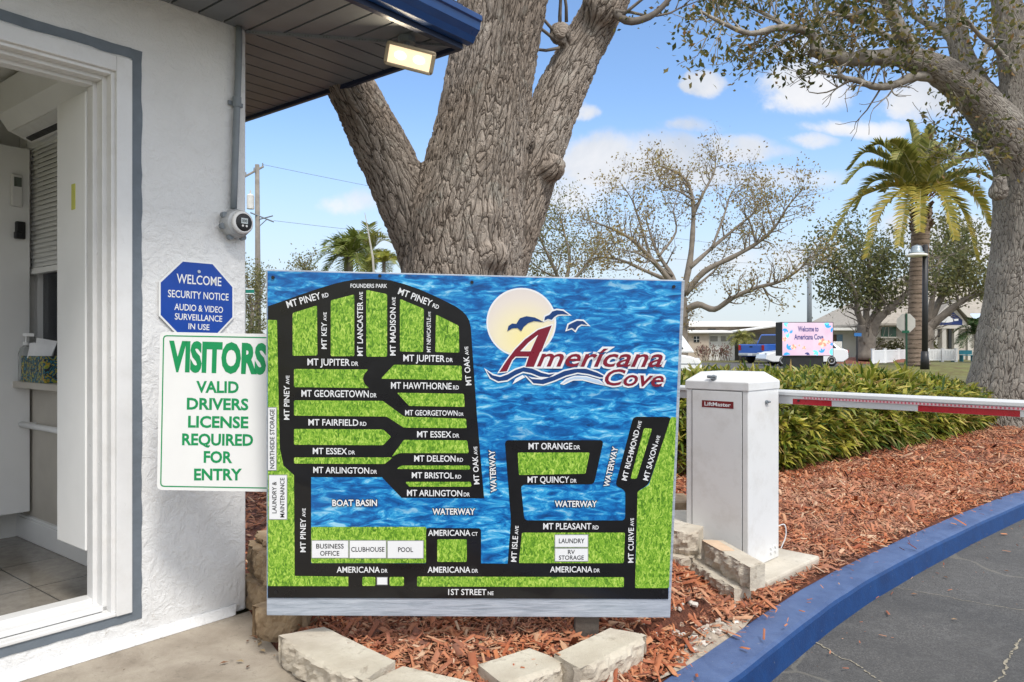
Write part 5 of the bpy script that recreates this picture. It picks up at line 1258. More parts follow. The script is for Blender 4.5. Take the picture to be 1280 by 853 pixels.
# ---------------------------------------------------------------- oak at the right edge
M_BARK2 = bark_mat('pale oak bark', (.31, .275, .235), (.065, .052, .042), (.41, .37, .32), 1.0, .018)
YR = 10.9
def Q(px, py, dy=0): return W(px, py, YR+dy)
t = thing('oak_tree', 'wide leaning oak at the right edge with limbs reaching over the hedge', 'tree', V((7.45, YR, 0)))
limbs = [
 ([Q(1282, 560), Q(1282, 505), Q(1284, 440), Q(1290, 370), Q(1296, 300), Q(1292, 240), Q(1284, 190), Q(1278, 150), Q(1270, 90), Q(1262, 30), Q(1250, -60), Q(1235, -190)], [.95, .80, .67, .60, .57, .52, .42, .28, .22, .20, .18, .12]),
 ([Q(1285, 220, -.05), Q(1262, 178, -.2), Q(1228, 132, -.4), Q(1190, 98, -.55), Q(1152, 78, -.65), Q(1118, 71, -.75)], [.40, .34, .26, .22, .17, .12]),
 ([Q(1285, 200, .1), Q(1250, 150, .3), Q(1218, 105, .5), Q(1200, 60, .7), Q(1192, 0, .8), Q(1185, -60, .9)], [.30, .25, .2, .16, .13, .1]),
 ([Q(1300, 220), Q(1330, 140, .1), Q(1370, 60, .2), Q(1400, -40, .3)], [.35, .28, .2, .15])]
lumps = [(Q(1250, 226, -.35), .1), (Q(1248, 240, -.3), .14), (Q(1290, 150, -.3), .14)]
organic('trunk', limbs, .036, M_BARK2, t, lumps, 4)
w = MB(); tips = []; rg = random.Random(14)
BR_ = [([Q(1122, 71, -.72), Q(1085, 73, -.8), Q(1050, 74, -.85), Q(1015, 63, -.95)], .125, .075), ([Q(1018, 66, -.95), Q(1019, 50, -.95), Q(1004, 38, -1), Q(972, 35, -1.1), Q(938, 42, -1.2), Q(905, 30, -1.3), Q(875, 14, -1.4)], .075, .018),
 ([Q(1145, 78, -.68), Q(1128, 45, -.75), Q(1116, 18, -.8), Q(1100, -20, -.9), Q(1080, -70, -1)], .13, .05), ([Q(1192, 106, -.5), Q(1165, 97, -.6), Q(1142, 96, -.7), Q(1118, 106, -.8), Q(1096, 109, -.9), Q(1072, 101, -1), Q(1052, 96, -1.1), Q(1048, 85, -1.1)], .085, .022),
 ([Q(1152, 78, -.65), Q(1120, 52, -.3), Q(1080, 30, 0), Q(1040, 5, .2), Q(1000, -30, .3)], .06, .02), ([Q(1205, 70, .6), Q(1180, 40, .8), Q(1150, 25, 1), Q(1120, 0, 1.2)], .08, .03),
 ([Q(1262, 60), Q(1290, 20, .3), Q(1330, -30, .5)], .08, .03), ([Q(1268, 95, -.1), Q(1245, 60, -.5), Q(1225, 45, -.9), Q(1205, 20, -1.2)], .05, .02),
 ([Q(985, 36, -1), Q(960, 20, -.9), Q(930, 5, -.8), Q(900, -15, -.7)], .035, .012), ([Q(1255, 175, -.2), Q(1235, 190, -.4), Q(1215, 178, -.6), Q(1190, 165, -.8)], .03, .01), ([Q(1060, 73, -.8), Q(1035, 45, -.6), Q(1020, 15, -.4), Q(1015, -20, -.2)], .04, .014),
 ([Q(1118, 20, -.8), Q(1090, 12, -.9), Q(1060, 20, -1), Q(1030, 15, -1.1)], .04, .014), ([Q(1215, 105, .5), Q(1230, 65, .7), Q(1245, 25, 1)], .05, .02)]
limb_tree(w, BR_, tips, rg, 1, .5, 1, .014, .22, .1, .3, 3, 9)
obj('branch', w, mat('oak limb bark', (.22, .19, .155), .9, .25, 8, .8, 30, c2=(.30, .27, .23)), t, smooth=True)
tp = np.array(tips); gx = np.random.default_rng(2)
px_ = tp[:, 0]/tp[:, 1]*F+CX; py_ = HZ-(tp[:, 2]-CAMZ)/tp[:, 1]*F
keep = (py_ < 96+gx.uniform(-25, 12, len(tp))) | (px_ > 1165) & (py_ < 215); tp = tp[keep]
extra = []
for i in range(210):                   # crown above and behind, seen through the limbs
    x = gx.uniform(860, 1300); y = gx.uniform(-60, 75 if x > 1000 else 48)
    y = min(y, 20+(x-850)*.35)
    extra.append(tuple(Q(x, y, gx.uniform(-.4, 3.0))))
for i in range(90): extra.append(tuple(Q(gx.uniform(1165, 1225), gx.uniform(110, 190), gx.uniform(-1, 1))))
tp = np.vstack([tp, np.array(extra)])
obj('foliage', leaves(tp, .095, 3, .13, 6, .5), M_OLEAF, t)
# ================================================================ far ground
M_GRASS = mat('dry verge grass', (.17, .13, .055), .95, .35, 2.5, .4, 40, c2=(.12, .13, .04))
w = MB(); pts = [(-90, 14), (90, 12), (90, 33), (-90, 33)]
w.poly([V((x, y, -.02)) for x, y in pts]); struct(obj('front_verge', w, M_GRASS))
w = MB(); w.poly([V((x, y, -.006)) for x, y in ((-90, 33), (90, 33), (90, 50.5), (-90, 50.5))]); struct(obj('main_road', w, M_ASPH))
w = MB(); w.poly([V((x, y, .0)) for x, y in ((-200, 50.5), (200, 50.5), (200, 320), (-200, 320))]); struct(obj('far_lawn', w, M_GRASS))
w = MB(); w.box(-90, 90, 32.7, 33, -.02, .12); struct(obj('road_kerb', w, M_CONC))
def mound(name, c, rx, ry, h, m):
    w = MB(); n = 28; rings = 5
    w.v.append((c[0], c[1], h))
    for k in range(1, rings+1):
        r = k/rings; z = h*(1-r*r)-.02*(k == rings)
        for i in range(n): a = 2*math.pi*i/n; w.v.append((c[0]+rx*r*math.cos(a), c[1]+ry*r*math.sin(a), z))
    for i in range(n): w.f.append((0, 1+i, 1+(i+1) % n))
    for k in range(rings-1):
        for i in range(n): a = 1+k*n+i; b = 1+k*n+(i+1) % n; w.f.append((a, a+n, b+n, b))
    return struct(obj(name, w, m, smooth=True))
M_MULCH_FAR = mat('far red mulch', (.20, .075, .045), .95, .3, 6, .5, 60)
mound('mulch_mound', (W(1083, 447, 50).x, 50, 0), 4.2, 3.2, .38, M_MULCH_FAR)
mound('grass_mound', (W(1175, 450, 33).x, 33.5, 0), 5.5, 4, .42, M_GRASS)
# ================================================================ trees far back
M_BARKF = mat('far tree bark', (.21, .178, .145), .95, .25, 4, .6, 20)
def traced(name, label, Y, limbs, base, lm, lsize, per, spr, seed, crown=None, keep=None, leafn=None, sway=1.0, twigs=2, tl=1.0, tr=.03, start=.25, lev=1, grp=None, asp=.55, ymax=None):
    """tree whose main limbs were traced; depth is given to each limb so that the crown is as deep as it is wide"""
    rg = random.Random(seed); t = thing(name, label, 'tree', base, grp)
    w = MB(); tips = []; L = []
    for pts, r0, r1, dy in limbs:
        n = len(pts); L.append(([W(x, y, Y+dy*(i/(n-1))) for i, (x, y) in enumerate(pts)], r0, r1))
    limb_tree(w, L, tips, rg, twigs, tl, lev, tr, start)
    obj('trunk', w, M_BARKF, t, smooth=True)
    P = np.array(tips)
    if crown: P = np.vstack([P]+[np.array(c) for c in crown])
    if ymax: P = P[HZ-(P[:, 2]-CAMZ)/P[:, 1]*F < ymax+np.random.default_rng(seed).uniform(-10, 4, len(P))]
    obj('crown', leaves(P, lsize, per, spr, seed, asp), lm, t)
    return t
def blob(cx, cy, rx, ry, Y, ry_d, n, g):
    """points near the surface and inside of a leafy clump"""
    out = []
    while len(out) < n:
        p = g.normal(0, 1, 3); p /= np.linalg.norm(p); r = g.uniform(.35, 1)**.6
        p *= r; c = W(cx, cy, Y); k = Y/F
        out.append((c.x+p[0]*rx*k, c.y+p[1]*ry_d, c.z+p[2]*ry*k))
    return out
M_LBARE = leaf_mat('sparse brown leaves', [(0, (.20, .14, .055)), (.5, (.34, .245, .09)), (.8, (.40, .32, .13)), (1, (.30, .29, .12))], .5)
M_LPALE = leaf_mat('pale olive leaves', [(0, (.12, .12, .04)), (.5, (.19, .18, .065)), (1, (.28, .26, .11))], .35)
M_LDARK = leaf_mat('far oak leaves', [(0, (.06, .072, .026)), (.5, (.13, .145, .052)), (.8, (.19, .19, .072)), (1, (.26, .24, .10))], .5)
YB = 30
bl = [([(850, 452), (851, 410), (851, 372)], .34, .26, 0), ([(851, 378), (836, 350), (815, 325), (790, 300), (762, 285), (736, 276)], .15, .02, -2.0),
 ([(850, 372), (840, 345), (824, 320), (814, 296), (806, 268)], .13, .025, 1.8), ([(853, 370), (862, 330), (866, 290), (866, 250), (857, 225), (838, 212), (812, 205)], .15, .018, .5),
 ([(862, 335), (890, 310), (920, 285), (940, 268), (950, 250)], .10, .02, 2.2), ([(856, 368), (880, 340), (915, 322), (945, 305), (968, 285), (985, 258), (1004, 236)], .14, .018, -1.5),
 ([(852, 392), (872, 381), (893, 387), (915, 373), (945, 360), (975, 352), (1000, 336), (1014, 318)], .16, .022, -2.6), ([(838, 352), (805, 338), (775, 325), (745, 322), (733, 330)], .09, .02, 2.0),
 ([(866, 270), (880, 240), (893, 215), (894, 196)], .08, .015, 1), ([(945, 305), (938, 280), (930, 262), (945, 240)], .05, .012, -.6), ([(815, 325), (800, 280), (790, 250), (775, 228)], .06, .012, -1.0),
 ([(968, 285), (960, 260), (955, 232)], .04, .012, .6), ([(780, 300), (765, 305), (745, 300)], .04, .012, .5), ([(866, 250), (850, 240), (830, 232), (822, 218)], .05, .012, -.8), ([(890, 310), (905, 270), (915, 240), (935, 225)], .06, .012, 1.6),
 ([(824, 320), (845, 290), (842, 262), (850, 240)], .06, .014, 2.6), ([(850, 372), (880, 350), (900, 330), (912, 300)], .07, .014, 3.0), ([(840, 345), (800, 318), (770, 312)], .06, .014, -3)]
traced('bare_tree', 'almost leafless spreading tree whose twigs show above the board and low limb reaches right', YB, bl, W(850, 452, YB), M_LBARE, .12, 2, .2, 21, twigs=2, tl=.8, tr=.035, start=.4)
YL = 36; g = np.random.default_rng(31)
ll = [([(700, 452), (703, 400), (705, 360)], .3, .2, 0), ([(705, 365), (690, 330), (676, 300), (668, 275)], .12, .02, -1.5), ([(705, 360), (712, 325), (705, 290), (700, 268)], .12, .02, 1), ([(706, 362), (730, 335), (748, 305), (752, 285)], .1, .02, 1.5), ([(705, 350), (680, 340), (655, 320)], .08, .02, 2)]
traced('olive_tree', 'pale olive leafy tree just right of the big trunk, behind the board', YL, ll, W(700, 452, YL), M_LPALE, .13, 4, .28, 32, [blob(680, 300, 34, 36, YL, 2, 60, g), blob(722, 315, 36, 30, YL, 2, 60, g), blob(745, 335, 24, 20, YL, 2, 26, g), blob(668, 330, 24, 26, YL, 2, 60, g), blob(705, 340, 50, 20, YL+2, 2, 60, g)], twigs=2, tl=1.2)
YM = 48; g = np.random.default_rng(41)
ml = [([(1083, 450), (1083, 430), (1081, 406)], .62, .50, 0), ([(1080, 408), (1072, 390), (1069, 368), (1060, 345)], .26, .06, -1.5), ([(1083, 405), (1083, 385), (1086, 360), (1085, 330)], .26, .06, .5), ([(1084, 408), (1096, 390), (1100, 372), (1094, 348), (1100, 320)], .28, .06, 1.5),
 ([(1086, 425), (1096, 402), (1112, 386), (1132, 368), (1152, 345), (1165, 320)], .34, .06, -2), ([(1060, 345), (1040, 330), (1025, 318)], .1, .03, -1), ([(1094, 348), (1078, 310), (1060, 288)], .1, .03, 2), ([(1152, 345), (1180, 325), (1205, 310)], .1, .03, 2)]
cr = [blob(1060, 355, 38, 24, YM, 2.4, 240, g), blob(1040, 370, 24, 16, YM, 1.5, 90, g), blob(1085, 320, 36, 30, YM, 2.4, 230, g), blob(1110, 345, 30, 20, YM, 2, 150, g), blob(1028, 300, 20, 22, YM, 1.5, 60, g), blob(1062, 285, 24, 22, YM, 1.5, 80, g), blob(1125, 310, 28, 30, YM, 2, 130, g), blob(1032, 335, 20, 12, YM, 1.5, 40, g)]
traced('oak_tree', 'mid-distance oak with a forked trunk in a red mulch ring left of the palm', YM, ml, W(1083, 448, YM), M_LDARK, .25, 3, .36, 43, cr, twigs=2, tl=1.2, tr=.05, ymax=384)
YN = 53; g = np.random.default_rng(44)
nl = [([(1156, 448), (1157, 425), (1160, 408)], .6, .45, 0), ([(1158, 412), (1180, 394), (1204, 376), (1228, 367), (1240, 362)], .36, .06, -2), ([(1160, 408), (1178, 372), (1190, 350), (1205, 320)], .24, .05, 1), ([(1160, 405), (1168, 360), (1180, 310), (1190, 285)], .22, .05, -1), ([(1160, 405), (1190, 345), (1225, 330)], .18, .05, 2)]
cr = [blob(1190, 330, 34, 32, YN, 2.4, 200, g), blob(1218, 345, 26, 24, YN, 2, 130, g), blob(1185, 290, 26, 24, YN, 2, 90, g), blob(1215, 300, 24, 24, YN, 2, 80, g), blob(1180, 360, 24, 12, YN, 2, 70, g), blob(1210, 372, 24, 8, YN, 2, 40, g)]
traced('oak_tree', 'oak behind the palm trunk with one long limb rising before the clubhouse roof', YN, nl, W(1156, 448, YN), M_LPALE if 0 else leaf_mat('dusty oak leaves', [(0, (.09, .10, .035)), (.5, (.18, .18, .065)), (1, (.28, .25, .10))], .5), .27, 4, .34, 45, cr, twigs=2, tl=1.2, tr=.05, ymax=372)
YK = 40; g = np.random.default_rng(51)
kl = [([(312, 460), (313, 420), (316, 390)], .2, .12, 0), ([(316, 395), (312, 365), (308, 345)], .08, .02, -.5), ([(316, 395), (325, 370), (332, 352)], .08, .02, .8)]
traced('leafy_tree', 'small olive tree in the gap between the booth corner and the board', YK, kl, W(312, 460, YK), M_LPALE, .14, 4, .2, 52, [blob(314, 395, 18, 44, YK, 1.5, 90, g), blob(324, 370, 16, 34, YK, 1.5, 60, g)], tl=.8)
g = np.random.default_rng(53)
traced('dark_bush', 'dark green bush low in the gap beside the booth corner', 34, [([(310, 470), (310, 445), (309, 425)], .1, .05, 0), ([(310, 440), (316, 420)], .06, .03, .3)], W(310, 470, 34), M_LDARK, .14, 4, .18, 54, [blob(311, 412, 14, 24, 34, .8, 110, g)], tl=.4)
g = np.random.default_rng(55)
traced('leafy_tree', 'faint thin tree top left of the palm tops above the board', 46, [([(385, 462), (384, 400), (382, 350), (381, 330)], .14, .03, 0), ([(384, 380), (395, 350)], .06, .02, .6), ([(383, 370), (374, 345)], .06, .02, -.6)], W(385, 462, 46), M_LPALE, .16, 3, .22, 56, [blob(382, 336, 10, 7, 46, .6, 24, g), blob(385, 360, 18, 16, 46, 1, 50, g)], tl=.8)
# ================================================================ palms
M_FROND = leaf_mat('green palm fronds', [(0, (.12, .145, .03)), (.5, (.27, .27, .065)), (1, (.40, .36, .11))], .42, .4)
M_FRONDY = leaf_mat('yellowing palm fronds', [(0, (.15, .17, .035)), (.35, (.30, .27, .05)), (.75, (.40, .32, .055)), (1, (.46, .33, .07))], .3, .4)
M_RACHIS = mat('pale frond rib', (.36, .33, .19), .6, .1, 10)
def frond(wl, wr, pts, ll, rg, n=34, vee=.55, wdt=.05):
    sp = smooth_path(pts, 6); L = len(sp); wr.tube(sp, [max(.006, .026*(1-i/(L-1)))*ll/.55 for i in range(L)], 5)
    for k in range(n):
        x = .10+.90*k/n; i = min(L-2, int(x*(L-1))); p = sp[i].lerp(sp[i+1], x*(L-1)-i); tg = (sp[i+1]-sp[i]).normalized()
        sd = tg.cross(V((0, 0, 1))); sd = sd.normalized() if sd.length > .1 else V((1, 0, 0)); up = sd.cross(tg).normalized()
        l = ll*(.45+.75*math.sin(math.pi*min(1, .12+x*.92)))*rg.uniform(.85, 1.1)
        for s in (-1, 1):
            d = (sd*s*.85+tg*.75+up*vee*rg.uniform(.5, 1.3)).normalized(); e = p+d*l+V((0, 0, -l*.14)); q = p+d*l*.5; wv_ = tg*wdt*.5
            wl.add([p-wv_*.6, p+wv_*.6, q+wv_, q-wv_, e], [(0, 1, 2, 3), (3, 2, 4)])
YP = 32
bz = .40; bx = W(1148, 452, YP)
t = thing('date_palm', 'tall date palm with yellow drooping lower fronds behind the hedge', 'palm tree', (bx.x, YP, bz-.02))
w = MB(); rg = random.Random(61)
pts = [W(1147, 456, YP), W(1146, 440, YP), W(1147, 400, YP), W(1148, 350, YP), W(1150, 310, YP), W(1151, 282, YP), W(1152, 262, YP)]
rr = [.50, .40, .375, .36, .35, .37, .42]; sp = smooth_path(pts, 12); n = len(sp)
w.tube(sp, [(rr[min(5, i//12)]+(rr[min(6, i//12+1)]-rr[min(5, i//12)])*(i % 12)/12)*(1+.035*(i % 3 == 0)-.03*(i % 3 == 1)) for i in range(n)], 16)
m, nt, b = new_mat('ringed palm trunk'); vec = coord(nt); n1 = noi(nt, coord(nt, scale=(1, 1, 5)), 3, 6, .7, .8); sz = nt.nodes.new('ShaderNodeSeparateXYZ'); link(nt, vec, sz.inputs[0])
rng_ = ramp(nt, mth(nt, 'FRACT', mth(nt, 'ADD', mth(nt, 'MULTIPLY', sz.outputs[2], 5.2), mth(nt, 'MULTIPLY', n1, 1.2))), [(.0, 0.), (.12, 1.), (.85, 1.), (1., 0.)]).outputs[0]
c = ramp(nt, n1, [(.3, (.15, .105, .075)), (.7, (.31, .235, .18))]).outputs[0]; c = mix(nt, rng_, (.07, .05, .035), c); link(nt, c, b.inputs['Base Color']); b.inputs['Roughness'].default_value = .95; bump(nt, b, rng_, .6, .05)
obj('trunk', w, m, t, smooth=True)
w = MB()
for i in range(70):                    # old leaf bases under the crown
    a = i*2.4; z = 1.2+(431-rg.uniform(252, 292))/F*YP; p = V((W(1151, 270, YP).x, YP, z)); d = V((math.cos(a), math.sin(a), .9)).normalized(); q = p+V((math.cos(a), math.sin(a), 0))*.32
    w.tube([q, q+d*rg.uniform(.14, .3)], [.07, .03], 5)
obj('leaf_base', w, mat('old palm leaf bases', (.10, .06, .035), .9, .3, 8), t).data.name = 'leaf_base'
w = MB()
for i in range(26):
    a = rg.uniform(0, 6.28); c0 = W(1153, 250, YP); p = c0+V((math.cos(a)*.2, math.sin(a)*.2, rg.uniform(-.1, .3)))
    w.tube([p, p+V((math.cos(a)*.4, math.sin(a)*.4, .35)), p+V((math.cos(a)*.75, math.sin(a)*.75, .1))], [.03, .02, .012], 5)
obj('fruit_stalk', w, mat('orange fruit stalks', (.42, .20, .08), .8, .2, 8), t)
cc = W(1151, 252, YP)
FR = [ # tip px, rise, depth, yellow
 ((1058, 230), 34, -.8, 0), ((1062, 212), 40, 1.2, 0), ((1086, 186), 26, .8, 0), ((1136, 153), 6, .4, 0), ((1166, 158), 4, -.6, 0), ((1120, 200), 30, -1.6, 0), ((1246, 206), 30, .6, 0), ((1240, 226), 20, -1, 0), ((1222, 190), 34, 2, 0), ((1178, 180), 20, 1.8, 0),
 ((1041, 300), 44, -.4, 1), ((1084, 322), 46, -1.4, 1), ((1124, 308), 40, -2.6, 1), ((1193, 300), 40, -2.4, 1), ((1221, 326), 52, -.9, 1), ((1238, 284), 40, .8, 1), ((1104, 240), 22, 2.8, 0), ((1205, 236), 26, 2.9, 0), ((1070, 262), 40, 2.0, 0), ((1232, 262), 34, 2.2, 0),
 ((1150, 290), 34, -3.0, 1), ((1110, 215), 30, 3, 0), ((1195, 205), 30, -2.6, 0), ((1112, 178), 16, -1.2, 0), ((1150, 170), 10, 1.5, 0)]
wg, wy, wr = MB(), MB(), MB()
for (tx_, ty), rise, dy, yl in FR:
    tip = W(tx_, ty, YP+dy); mid = cc.lerp(tip, .5); mid.z += rise/F*YP*.85; q1 = cc.lerp(mid, .5)+V((0, 0, rise/F*YP*.25)); q3 = mid.lerp(tip, .55)+V((0, 0, rise/F*YP*.38))
    frond(wy if yl else wg, wr, [cc, q1, mid, q3, tip], .62, rg, 84, .62, .10)
obj('green_frond', wg, M_FROND, t, fix=False); obj('yellow_frond', wy, M_FRONDY, t, fix=False); obj('frond_rib', wr, M_RACHIS, t)
def small_palm(name, label, px, py, Y, base, rpx, n, seed, m, trunk_r=.06, grp=None, up=.5, clump=1):
    rg = random.Random(seed); t = thing(name, label, 'palm tree', base, grp); c = W(px, py, Y); b0 = V(base); wl, wr, wt = MB(), MB(), MB()
    for q in range(clump):
        o = V((rg.gauss(0, .25), rg.gauss(0, .25), 0))*(clump > 1); wt.tube([b0+o*.4, b0.lerp(c, .5)+o*.7, c+o], [trunk_r*1.2, trunk_r, trunk_r], 8)
        for k in range(n):
            a = 6.283*k/n+rg.uniform(-.3, .3); el = rg.uniform(-.7, 1.3); r = rpx/F*Y*rg.uniform(.75, 1.15); d = V((math.cos(a)*math.cos(el), math.sin(a)*math.cos(el), math.sin(el)*up*1.6))
            tip = c+o+d*r+V((0, 0, -.28*r)); mid = c+o+d*r*.55+V((0, 0, .12*r)); frond(wl, wr, [c+o, mid, tip], r*.36, rg, 18, .35, .05*r)
    obj('trunk', wt, M_BARKF, t, smooth=True); obj('frond', wl, m, t, fix=False); obj('frond_rib', wr, M_RACHIS, t)
    return t
GP = 'palms above the left of the board'
small_palm('fan_palm', 'dull green palm, the lower of the pair above the board left of the whip pole', 436, 321, 34, tuple(G(432, 466, 0).xy)+(0,) if 0 else (W(432, 466, 34).x, 34, -.05), 42, 24, 71, leaf_mat('bright palm fronds', [(0, (.09, .13, .02)), (1, (.24, .27, .06))], .4), .12, clump=2)
small_palm('fan_palm', 'fresh green palm crossed by the thin whip pole above the board', 462, 316, 36, (W(462, 462, 36).x, 36, -.05), 32, 22, 72, M_FROND, .12, up=.8)
small_palm('areca_palm', 'yellow-green palm top touching the left limb of the big trunk', 480, 328, 33, (W(480, 466, 33).x, 33, -.05), 26, 26, 73, leaf_mat('lime palm fronds', [(0, (.16, .19, .02)), (1, (.36, .34, .05))], .3), .08, up=.4)
small_palm('pygmy_palm', 'small bushy palm in front of the beige mobile home behind the pickup', 927, 423, 51, (W(927, 455, 51).x, 51, -.02), 17, 16, 74, M_FROND, .1, clump=2)
small_palm('fan_palm', 'short dark green palm beside the clubhouse porch', 1220, 418, 50, (W(1221, 452, 50).x, 50, -.02), 27, 26, 75, leaf_mat('dark palm fronds', [(0, (.02, .05, .015)), (1, (.07, .12, .03))], .3), .1)
# ================================================================ lamp post, signs, poles
M_POLE = mat('black lamp post paint', (.02, .02, .022), .45, .2, 10)
YA = 29; t = thing('lamp_post', 'black lamp post with a saucer lantern in front of the date palm', 'street lamp', W(1156, 455, YA))
b0 = W(1156, 462, YA); tp = W(1156.5, 306, YA)
w = MB(); w.tube([b0, tp], [.115, .095], 12); w.tube([b0, b0+V((0, 0, .7))], [.17, .13], 12); obj('pole', w, M_POLE, t, smooth=True)
lc_ = W(1146, 322, YA); w = MB(); w.tube([tp+V((0, 0, -.1)), V((lc_.x, YA, tp.z-.02))], .04, 8); obj('arm', w, M_POLE, t)
Ml = Matrix.Translation(lc_); w = MB().lathe([(.37, .04), (.385, .09), (.36, .12), (.27, .15)], 24, Ml); obj('lamp_shade', w, mat('white lamp shade', (.75, .73, .66), .4), t, smooth=True)
w = MB().lathe([(.27, .151), (.25, .22), (.20, .24), (.19, .36), (.15, .44), (.04, .48)], 20, Ml); obj('lamp_cap', w, mat('grey lamp cap', (.28, .33, .36), .4, metal=.4), t, smooth=True)
YS = 30; t = thing('stop_sign', 'grey back of an octagonal road sign on a green post before the palm', 'road sign', W(1132.5, 458, YS))
w = MB(); b0 = W(1132.5, 464, YS); tp = W(1132.5, 392, YS); w.box(b0.x-.035, b0.x+.035, YS-.05, YS-.02, b0.z, tp.z); obj('post', w, mat('dark green post', (.015, .06, .035), .5), t)
c = W(1132.5, 404, YS); w = MB(); r = 11.6/F*YS/math.cos(R(22.5)); oc = [(r*math.cos(R(22.5+45*i)), r*math.sin(R(22.5+45*i))) for i in range(8)]
w.prism(oc, -.006, .006, Matrix.Translation(c) @ Matrix.Rotation(R(90), 4, 'X')); obj('plate', w, mat('bare aluminium plate', (.50, .48, .44), .5, .06, 6, metal=.3), t)
w = MB(); c = W(1131, 415, YS); w.box(c.x-.14, c.x+.14, YS-.075, YS-.055, c.z-.05, c.z+.05); obj('bracket', w, mat('green blade', (.01, .10, .05), .5), t)
t = thing('street_sign', 'green and white street name blade half hidden by the booth corner', 'street sign', W(306, 470, 32))
b0 = W(306, 470, 32); w = MB(); w.tube([b0, W(306, 356, 32)], .04, 8); obj('post', w, M_GREYM, t)
c = W(313, 364, 32); w = MB(); w.box(c.x-.2, c.x+.16, 31.98, 32.02, c.z-.12, c.z+.10); obj('blade', w, mat('green street blade', (.005, .16, .12), .5), t)
w = MB(); w.box(c.x-.2, c.x+.16, 31.97, 31.979, c.z+.06, c.z+.10); w.box(c.x-.2, c.x+.16, 31.97, 31.979, c.z-.12, c.z-.09); obj('blade_edge', w, M_PWHITE, t)
# LED welcome sign
YD = 26; t = thing('led_sign', 'bright floral electronic welcome sign on a black base beyond the hedge', 'electronic sign', W(1010, 456, YD))
M_DARKM = mat('black sign cabinet', (.018, .018, .02), .5, .2, 6)
a = W(978, 403.5, YD); b_ = W(1041, 444.5, YD)
w = MB(); w.box(a.x-.02, b_.x+.02, YD+.002, YD+.42, b_.z-.02, a.z+.02); w.hexa([V((a.x-.09, YD+.40, b_.z-.02)), V((a.x-.022, YD+.002, b_.z-.02)), V((a.x-.022, YD+.41, b_.z-.02)), V((a.x-.06, YD+.5, b_.z-.02)), V((a.x-.09, YD+.40, a.z+.02)), V((a.x-.022, YD+.002, a.z+.02)), V((a.x-.022, YD+.41, a.z+.02)), V((a.x-.06, YD+.5, a.z+.02))]); obj('cabinet', w, M_DARKM, t)
c0, c1 = W(983, 444, YD), W(1030, 470, YD); w = MB(); w.box(c0.x, c1.x, YD+.05, YD+.35, c1.z, b_.z-.02); obj('base', w, M_DARKM, t)
m, nt, b = new_mat('led screen'); vec = coord(nt)
c_ = ramp(nt, noi(nt, vec, 1.4, 3), [(.35, (.88, .60, .78)), (.65, (.92, .76, .90))]).outputs[0]; link(nt, c_, b.inputs['Emission Color']); b.inputs['Emission Strength'].default_value = .56; b.inputs['Base Color'].default_value = (.02, .02, .02, 1)
w = MB(); w.add([V((a.x, YD, b_.z)), V((b_.x, YD, b_.z)), V((b_.x, YD, a.z)), V((a.x, YD, a.z))], [(0, 1, 2, 3)]); scn = obj('screen', w, m, t)
SP = Plane(V((a.x, YD, b_.z)), V((1, 0, 0)), V((0, 0, 1))); SP.n = V((0, -1, 0))
def eflat(name, pts, h, m):
    w = MB(); w.add([SP.at(*SP.px(*p), h) for p in pts], [tuple(range(len(pts)))]); return obj(name, w, m, scn)
E_BLUE, E_SKY, E_COR, E_NAVY, E_RED = (emis('led '+k, c, .6) for k, c in (('blue', (.02, .22, .75)), ('sky', (.10, .55, .85)), ('coral', (.90, .20, .14)), ('navy', (.03, .03, .12)), ('light coral', (.95, .42, .32))))
rg = random.Random(81)
def petal(cx, cy, r, a, m, h, k=.42):
    pts = []
    for i in range(12):
        s = i/12*6.283; x = math.cos(s)*r; y = math.sin(s)*r*k; pts.append((min(1040.8, max(978.3, cx+x*math.cos(a)-y*math.sin(a)+math.cos(a)*r)), min(444.2, max(403.8, cy+x*math.sin(a)+y*math.cos(a)+math.sin(a)*r))))
    eflat('screen_petal', pts, h, m)
hh_ = .001
for i, (cx, cy, r, m) in enumerate([(980, 405, 4.5, E_SKY), (982, 411, 4.5, E_BLUE), (986, 421, 4, E_SKY), (984, 436, 5, E_BLUE), (982, 441, 5, E_BLUE), (1036, 405, 5, E_SKY), (1034, 410, 4.6, E_BLUE), (1039, 411, 4, E_BLUE), (1022, 440, 5, E_SKY), (1028, 441, 4.5, E_BLUE), (1037, 440, 5, E_SKY), (1010, 441, 3.6, E_NAVY), (990, 416, 3, E_BLUE), (1038, 431, 3, E_BLUE)]):
    for k in range(3): hh_ += .00012; petal(cx, cy, r*.6, -.9+k*.8+i*1.9, m, hh_)
for cx, cy, r in ((980.5, 424, 3.6), (992, 434, 4), (1028, 429, 6.4), (1005, 435, 2.6), (1036, 428, 3), (999, 432, 1.6)):
    for k in range(6): hh_ += .00012; petal(cx, cy, r*.45, k*1.047+cx, E_COR if k % 2 else E_RED, hh_, .7)
w = MB()
for s, x0, x1, y in (('Welcome to', 997.5, 1023, 414.5), ('Americana Cove', 993, 1029, 424.5)): tx(w, SP, [(s, 1)], x0, y, x1, y, 6.3, .0035, .03)
obj('lettering', w, E_NAVY, scn)
